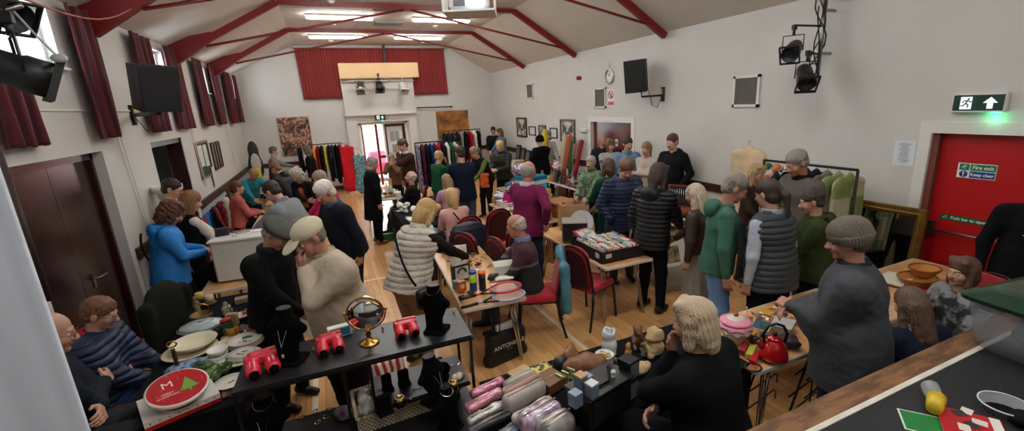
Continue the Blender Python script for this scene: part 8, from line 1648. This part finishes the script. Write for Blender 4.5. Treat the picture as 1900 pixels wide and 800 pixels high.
# pictures stacked near far corner + goods
for k, (y, h_, l) in enumerate(((14.3, .5, 'dark framed picture propped on the far picture table, rearmost'), (13.9, .42, 'dark framed picture propped second on the far picture table'), (13.5, .38, 'dark framed picture propped third on the far picture table'), (13.1, .3, 'small dark framed picture at the near end of the far picture table'))):
    o = thing('framed_picture', l, 'picture', (5.82, y-.35, .76)); o.rotation_euler = (0, R(10), 0); MB().bb((-.015, -.17, 0), (.015, .17, h_)).build('frame', mat('#141110', .3), o); MB().bb((-.018, -.12, .05), (-.015, .12, h_-.05)).build('print', mat('#5c5a56', .4), o)
for k in range(14):
    x = 5.2+.14*(k % 4); y = 12.6+.16*(k//3); boxy((x, y, .756), (.12, .1, rs.uniform(.04, .14)), 'box or book among the goods on the far picture table', mat(rs.choice(pal2+['#b9b9b4', '#8f2430']), .5), rs.uniform(-30, 30), group='goods on the far picture table')
o = boxy((5.25, 12.35+.3, .756), (.4, .3, .16), 'beige sewing machine case on the far table', mat('#b5ae98', .5), 15, name='machine_case')
# ------------------------------------------------------------ right side: crates of pictures, cutlery case
o = thing('storage_tub', 'clear plastic crate of framed pictures on the floor beside the track trousers', 'storage tub', (4.28, 4.62, 0), R(-6)); mb = MB(); RR = [ring(.66, .42, .0, .05), ring(.72, .48, .38, .05)]; n_ = len(RR[0]); mb.add(RR[0]+RR[1], [(k, (k+1) % n_, n_+(k+1) % n_, n_+k) for k in range(n_)]+[tuple(range(n_-1, -1, -1))], 0, True); q = mb.build('tub_body', mat('#c4c4bc', .2, alpha=.5), o); solidify(q, .005); mb = MB(); P_ = ring(.74, .5, .38, .05); mb.tube(P_, .012, 6, closed=True); mb.build('rim', mat('#cfd0ca', .25, alpha=.8), o)
def framed(c, w, h, tilt, rz, fr, pr, label, mount=True):
    o = thing('framed_print', label, 'framed print', c); o.rotation_euler = (R(-tilt), 0, R(rz)); t = .02
    MB().bb((-w/2, 0, 0), (-w/2+t, .018, h)).bb((w/2-t, 0, 0), (w/2, .018, h)).bb((-w/2+t, 0, 0), (w/2-t, .018, t)).bb((-w/2+t, 0, h-t), (w/2-t, .018, h)).build('frame', fr, o)
    if mount: MB().bb((-w/2+t, .006, t), (w/2-t, .014, h-t)).build('mount', mat('#d8d4c8', .6), o); MB().bb((-w/4, .003, h*.25), (w/4, .006, h*.72)).build('print', pr, o)
    else: MB().bb((-w/2+t, .004, t), (w/2-t, .014, h-t)).build('print', pr, o)
    return o
framed((4.18, 4.55, .22), .56, .5, 22, -6, mat('#16110e', .35), mat('#a8906a', .6, h2='#5a4630', vs=9, var=.12), 'black framed etching of a cathedral standing in the clear crate'); framed((4.24, 4.68, .24), .56, .5, 20, -6, wood('#a8763f', '#b98a50', .4), mat('#b08a68', .6), 'light wood framed print behind the etching', False); framed((4.3, 4.76, .24), .58, .46, 18, -6, mat('#4a3524', .4), mat('#8a7a60', .6), 'brown framed print at the back of the clear crate', False)
for k in range(7):
    framed((4.62+.0*k, 5.02+.055*k, .05+.02*k), .8, .62, 12, -4, [wood('#b08a5c', '#c49c6c', .4), mat('#8f6f48', .4), mat('#c9bfa8', .5)][k % 3], mat(['#c4b08c', '#a0845c', '#8a6c48'][k % 3], .6), 'frame edge in the row of stacked frames below the cutlery table', False)['group'] = 'row of stacked frames below the cutlery table'
cx_, cy_ = 4.98, 5.3
o = thing('cutlery_case', 'open wooden canteen case with rows of cutlery in the lid', 'cutlery case', (5.1, 5.5, .756), R(78)); CW = wood('#7a3d20', '#935030', .3)
MB().bb((-.24, -.16, 0), (.24, .16, .05)).build('base', CW, o); MB().bb((-.24, .15, .05), (.24, .17, .42)).build('lid', CW, o); MB().bb((-.21, .145, .08), (.21, .15, .39)).build('lining', mat('#15161c', .9), o)
mb = MB(); [mb.tube([(-.19+.035*k, .14, .11), (-.19+.035*k, .14, .34)], .005, 6).ball((-.19+.035*k, .14, .35), (.008, .003, .016), 6) for k in range(12)]; mb.build('cutlery', CHROME, o); o.rotation_euler = (0, 0, R(-60))
for k, (x, y, l) in enumerate(((4.75, 5.2, 'black tray of jewellery at the near end of the cutlery table'), (4.72, 5.55, 'second black tray with silver pieces on the cutlery table'))): boxy((x, y, .756), (.3, .26, .03), l, mat('#101013', .4), 5, name='tray')
bowl((4.72, 5.0, .756), .06, .05, 'small cut glass bowl at the near edge of the cutlery table', GLS); bowl((5.0, 5.12, .756), .07, .03, 'brass dish on the cutlery table', mat('#b08a4a', .3, .7), 'dish'); bowl((4.85, 6.0, .756), .07, .05, 'white bowl at the far end of the cutlery table', GLOSSW); boxy((5.2, 5.95, .756), (.3, .2, .1), 'brown wooden box behind the cutlery case', CW, 10)
cloth_heap((5.3, 6.25, .756), (.2, .12, .16), 'black bag beside the tall young man', fab('#0f0f12'), 31)
# ------------------------------------------------------------ left tables
wc = Vector((-1.06, 6.05, .756))
o = thing('white_cabinet', 'white painted bedside cabinet standing on the table by the left wall', 'cabinet', wc, R(-6)); WPN = mat('#cfcdc6', .5)
MB().box((0, 0, .24), (.54, .36, .46)).build('carcass', WPN, o); MB().box((0, 0, .485), (.60, .41, .03), bev=.006).build('top', WPN, o); MB().box((-.275, 0, .24), (.012, .36, .46)).build('raw_side', mat('#9a7248', .7), o); [MB().ball((x, -.182, z), (.006, .003, .006), 8).build('screw', mat('#55504a', .5), o) for x, z in ((-.17, .36), (.18, .36), (-.17, .1), (.18, .12))]
ZW = .756+.502
for k, (dx, dy, d, cc, l) in enumerate(((-.2, .08, (.14, .1, .04), '#15151a', 'lower black purse on the white cabinet'), (-.2, .08, (.13, .09, .04), '#1d1c20', 'upper black purse on the white cabinet'), (-.16, .17, (.12, .05, .05), '#3a2c26', 'brown purse behind the black ones on the cabinet'))): boxy((wc.x+dx, wc.y+dy, ZW+(.045 if k == 1 else 0)), d, l, mat(cc, .4), 10, name='purse')
o = boxy((wc.x+.02, wc.y+.0, ZW), (.2, .13, .012), 'black and white patterned booklet on the white cabinet', WHITE, 35, name='booklet'); [MB().tube([(.03*math.cos(a)-.05+.05*k, .02*math.sin(a), .014) for a in [2*PI*i/12 for i in range(12)]], .003, 5, closed=True).build('ring_print', BLK, o) for k in range(3)]; boxy((wc.x+.18, wc.y+.06, ZW), (.16, .12, .006), 'white paper being written on at the right of the cabinet', WHITE, -10, name='paper'); boxy((wc.x-.02, wc.y+.15, ZW), (.16, .1, .01), 'brown and black patterned ladder game on the cabinet', mat('#b08a58', .5, h2='#1d1a18', kind='c', vs=40, var=.02), 40, name='board_game')
cloth_heap((-1.33, 5.95+.1, .756), (.12, .2, .13), 'black coat heaped on the table left of the white cabinet', fab('#101013'), 41)
boxy((-.9, 6.75, 0), (.4, .4, .5), 'white plastic storage box on the floor under the cabinet table', mat('#b5b5b0', .5), 10, name='storage_box'); boxy((-.62, 5.75, 0), (.3, .36, .42), 'white bin standing right of the cabinet table', mat('#c4c2bb', .5), 5, name='bin', lid=mat('#cfcdc7', .4)); o = bpy.data.objects
shoes((-.95, 6.9, .756), 40, mat('#16161a', .4), 'the black heels behind the white cabinet'); boxy((-1.3, 7.1, .756), (.2, .1, .06), 'red and black shoe box lid at the far end of the cabinet table', mat('#8c1f26', .5), 20, name='shoe_box')
pal3 = [('#5f7a45', 'sage green jacket'), ('#c9cfcf', 'pale grey coat'), ('#8f2034', 'crimson scarf'), ('#3f78b8', 'bright blue jacket'), ('#17171a', 'black coat'), ('#6a1a24', 'maroon coat'), ('#c4b8a0', 'cream cardigan'), ('#5a4a3c', 'brown coat'), ('#34424f', 'slate coat')]
for k, (cc, nme) in enumerate(pal3):
    y = 8.1+.55*k; o = tag(blob('hanging_coat', [([cap((0, -.1, 0), (0, .1, 0), .06), rbx((0, 0, -.3), (.12, .34, .6), .05)], .04)], .02, fab(cc), None, disp=noise(.018, 16, k), loc=(XL+.14, y, .86)), '%s slung along the left wall, %s from the far dark door' % (nme, ['first', 'second', 'third', 'fourth', 'fifth', 'sixth', 'seventh', 'eighth', 'ninth'][k]), 'coat')
rs2 = random.Random(77)
for tY in (8.9, 11.75):
    for k in range(11):
        cc = rs2.choice(['#a8843c', '#8c2f5a', '#2f4a6a', '#c9c2b4', '#6a3a2a', '#1c1c20', '#4a6a4a', '#b05a4a', '#8f8a84', '#d8d2c4', '#a3262e']); w_ = 'nearer' if tY < 10 else 'farther'
        cloth_heap((-1.2+.4*rs2.random(), tY-.75+.15*k, .756), (.12, .1, rs2.uniform(.05, .1)), 'folded clothes heaped on the %s left clothes table' % w_, fab(cc), 50+k, group='clothes on the %s left table' % w_)
tag(blob('pink_garment', [([rbx((0, 0, 0), (.2, .14, .5), .05)], .04)], .02, mat('#b01a5a', .6, var=.3, vs=20), None, disp=noise(.02, 16, 9), loc=(-.55, 8.25, .7)), 'magenta sequinned top hanging at the near corner of the clothes table', 'garment')
# back of room oddments: umbrella, mascot, red cloth
tag(blob('guitar_case', [([ell((0, 0, .4), (.2, .07, .4)), ell((0, 0, .85), (.14, .06, .3))], .05)], .025, mat('#1d1d20', .5), None, loc=(XL+.35, 15.3, .757)), 'black and pale rounded case propped in the far left corner', 'case')
MB().ball((.02, -.07, .5), (.13, .02, .3), 14).build('pale_front', mat('#c4beb4', .5), bpy.data.objects['guitar_case'])
tag(blob('yellow_backpack', [([rbx((0, 0, .22), (.3, .2, .44), .09)], .03)], .02, mat('#c9c81e', .6), None, disp=noise(.01, 14, 3), loc=(XL+.4, 14.5, .757)), 'bright yellow green rucksack in the far left corner', 'rucksack')
table(-1.9, 14.8, 0, 1.9, .6, 'folding table in the far left corner under the rucksack'); table(-.9, 15.2, 90, 1.2, .6, 'folding table of folded clothes under the abstract canvas', top=mat('#a8a49c', .35))
for k in range(6): cloth_heap((-1.35+.18*k, 15.2, .756), (.09, .14, .06), 'folded clothes on the table under the abstract canvas', fab(['#a39a8c', '#c9c4ba', '#8c3a3a', '#7a6a5c', '#b0a48c', '#5c6470'][k]), 80+k, group='clothes on the table under the canvas')
# bag on back leg etc by door and people with carrier
solo(MB().box((0, 0, .06), (.5, .34, .12)), 'door_mat', mat('#9a5a66', .9), 'reddish mat just inside the open back door', 'door mat', (1.5, 15.9, -.105))
boxy((2.2, 10.9, .0), (.5, .4, .45), 'dark carton on the floor under the middle clothes rail', mat('#2a2420', .7), 10, name='carton')
lump('pink_bag', 'bright red and cream bag on the rear chair by the gilet man', 'bag', (2.05, 9.25, .5), (.14, .12, .09), mat('#b5242c', .6, h2='#c9b88a', vs=8, var=.1), 0, 3, .014, .012, 22)
EXPO = 0.85
# ------------------------------------------------------------ camera, light, view
cam = bpy.data.cameras.new('camera'); co = bpy.data.objects.new('camera', cam); COL.objects.link(co)
Mc = Matrix((( *CR, ), ( *CU, ), ( *(-CF), ))).transposed().to_4x4(); co.matrix_world = Matrix.Translation((0, 0, CAMH)) @ Mc
cam.sensor_width = 36; cam.lens = FPX/1900*36; cam.shift_x = (950-PPX)/1900; cam.shift_y = (PPY-400)/1900; cam.clip_start = .05
bpy.context.scene.camera = co
W = bpy.data.worlds.new('sky'); bpy.context.scene.world = W; W.use_nodes = True
bg = W.node_tree.nodes['Background']; bg.inputs[0].default_value = (.86, .93, 1, 1); bg.inputs[1].default_value = 14
def portal(name, loc, rot, sx, sy):
    l = bpy.data.lights.new(name, 'AREA'); l.shape = 'RECTANGLE'; l.size = sx; l.size_y = sy; l.cycles.is_portal = True
    o = bpy.data.objects.new(name, l); COL.objects.link(o); o.location = loc; o.rotation_euler = rot
for a, b in WIN: portal('window_portal', (XL-.26, (a+b)/2, (WZ[0]+WZ[1])/2), (0, -PI/2, 0), WZ[1]-WZ[0], b-a)
portal('door_portal', (1.92, YB+.26, 1.1), (-PI/2, 0, 0), 1.6, 2.2)
SUBP = {'lens': 'body', 'push_bar': 'door_leaf', 'door_handle': 'door_leaf', 'lid_knob': 'lid', 'whistle': 'spout', 'zip': 'body', 'printed_label': 'carton', 'vent_slats': 'body', 'cardboard_core': 'rolled_cloth', 'rear_handle': 'cabinet', 'rear_socket': 'cabinet', 'white_label': 'carton', 'screw': 'carcass', 'cherry': 'lid', 'cream_icing': 'lid', 'paper_label': 'tub_body', 'lens_cup': 'body', 'lever': 'body', 'badge': 'backpack', 'lid_handle': 'lid', 'lid_glass': 'lid', 'indicator_light': 'housing', 'moulded_outline': 'tub_body', 'colour_frame': 'body', 'dome': 'carton', 'grille': 'cabinet', 'back_panel': 'case', 'tree_motif': 'red_panel', 'hour_marks': 'dial', 'clock_hand': 'dial', 'lining': 'lid', 'hanger_bar': 'top_frame'}
kids = {}
for q in bpy.data.objects:
    if q.parent: kids.setdefault(q.parent, []).append(q)
for par, ch in kids.items():
    if par.parent: continue
    by = {}
    for q in ch: by.setdefault(q.name.split('.')[0], q)
    for q in ch:
        t_ = by.get(SUBP.get(q.name.split('.')[0]))
        if t_ is not None and t_ is not q: q.parent = t_
sc = bpy.context.scene
sc.view_settings.view_transform = 'Standard'; sc.view_settings.look = 'None'; sc.view_settings.exposure = EXPO; sc.view_settings.gamma = 1
sc.view_settings.use_curve_mapping = False
sc.cycles.max_bounces = 8; sc.cycles.diffuse_bounces = 5; sc.cycles.transparent_max_bounces = 12
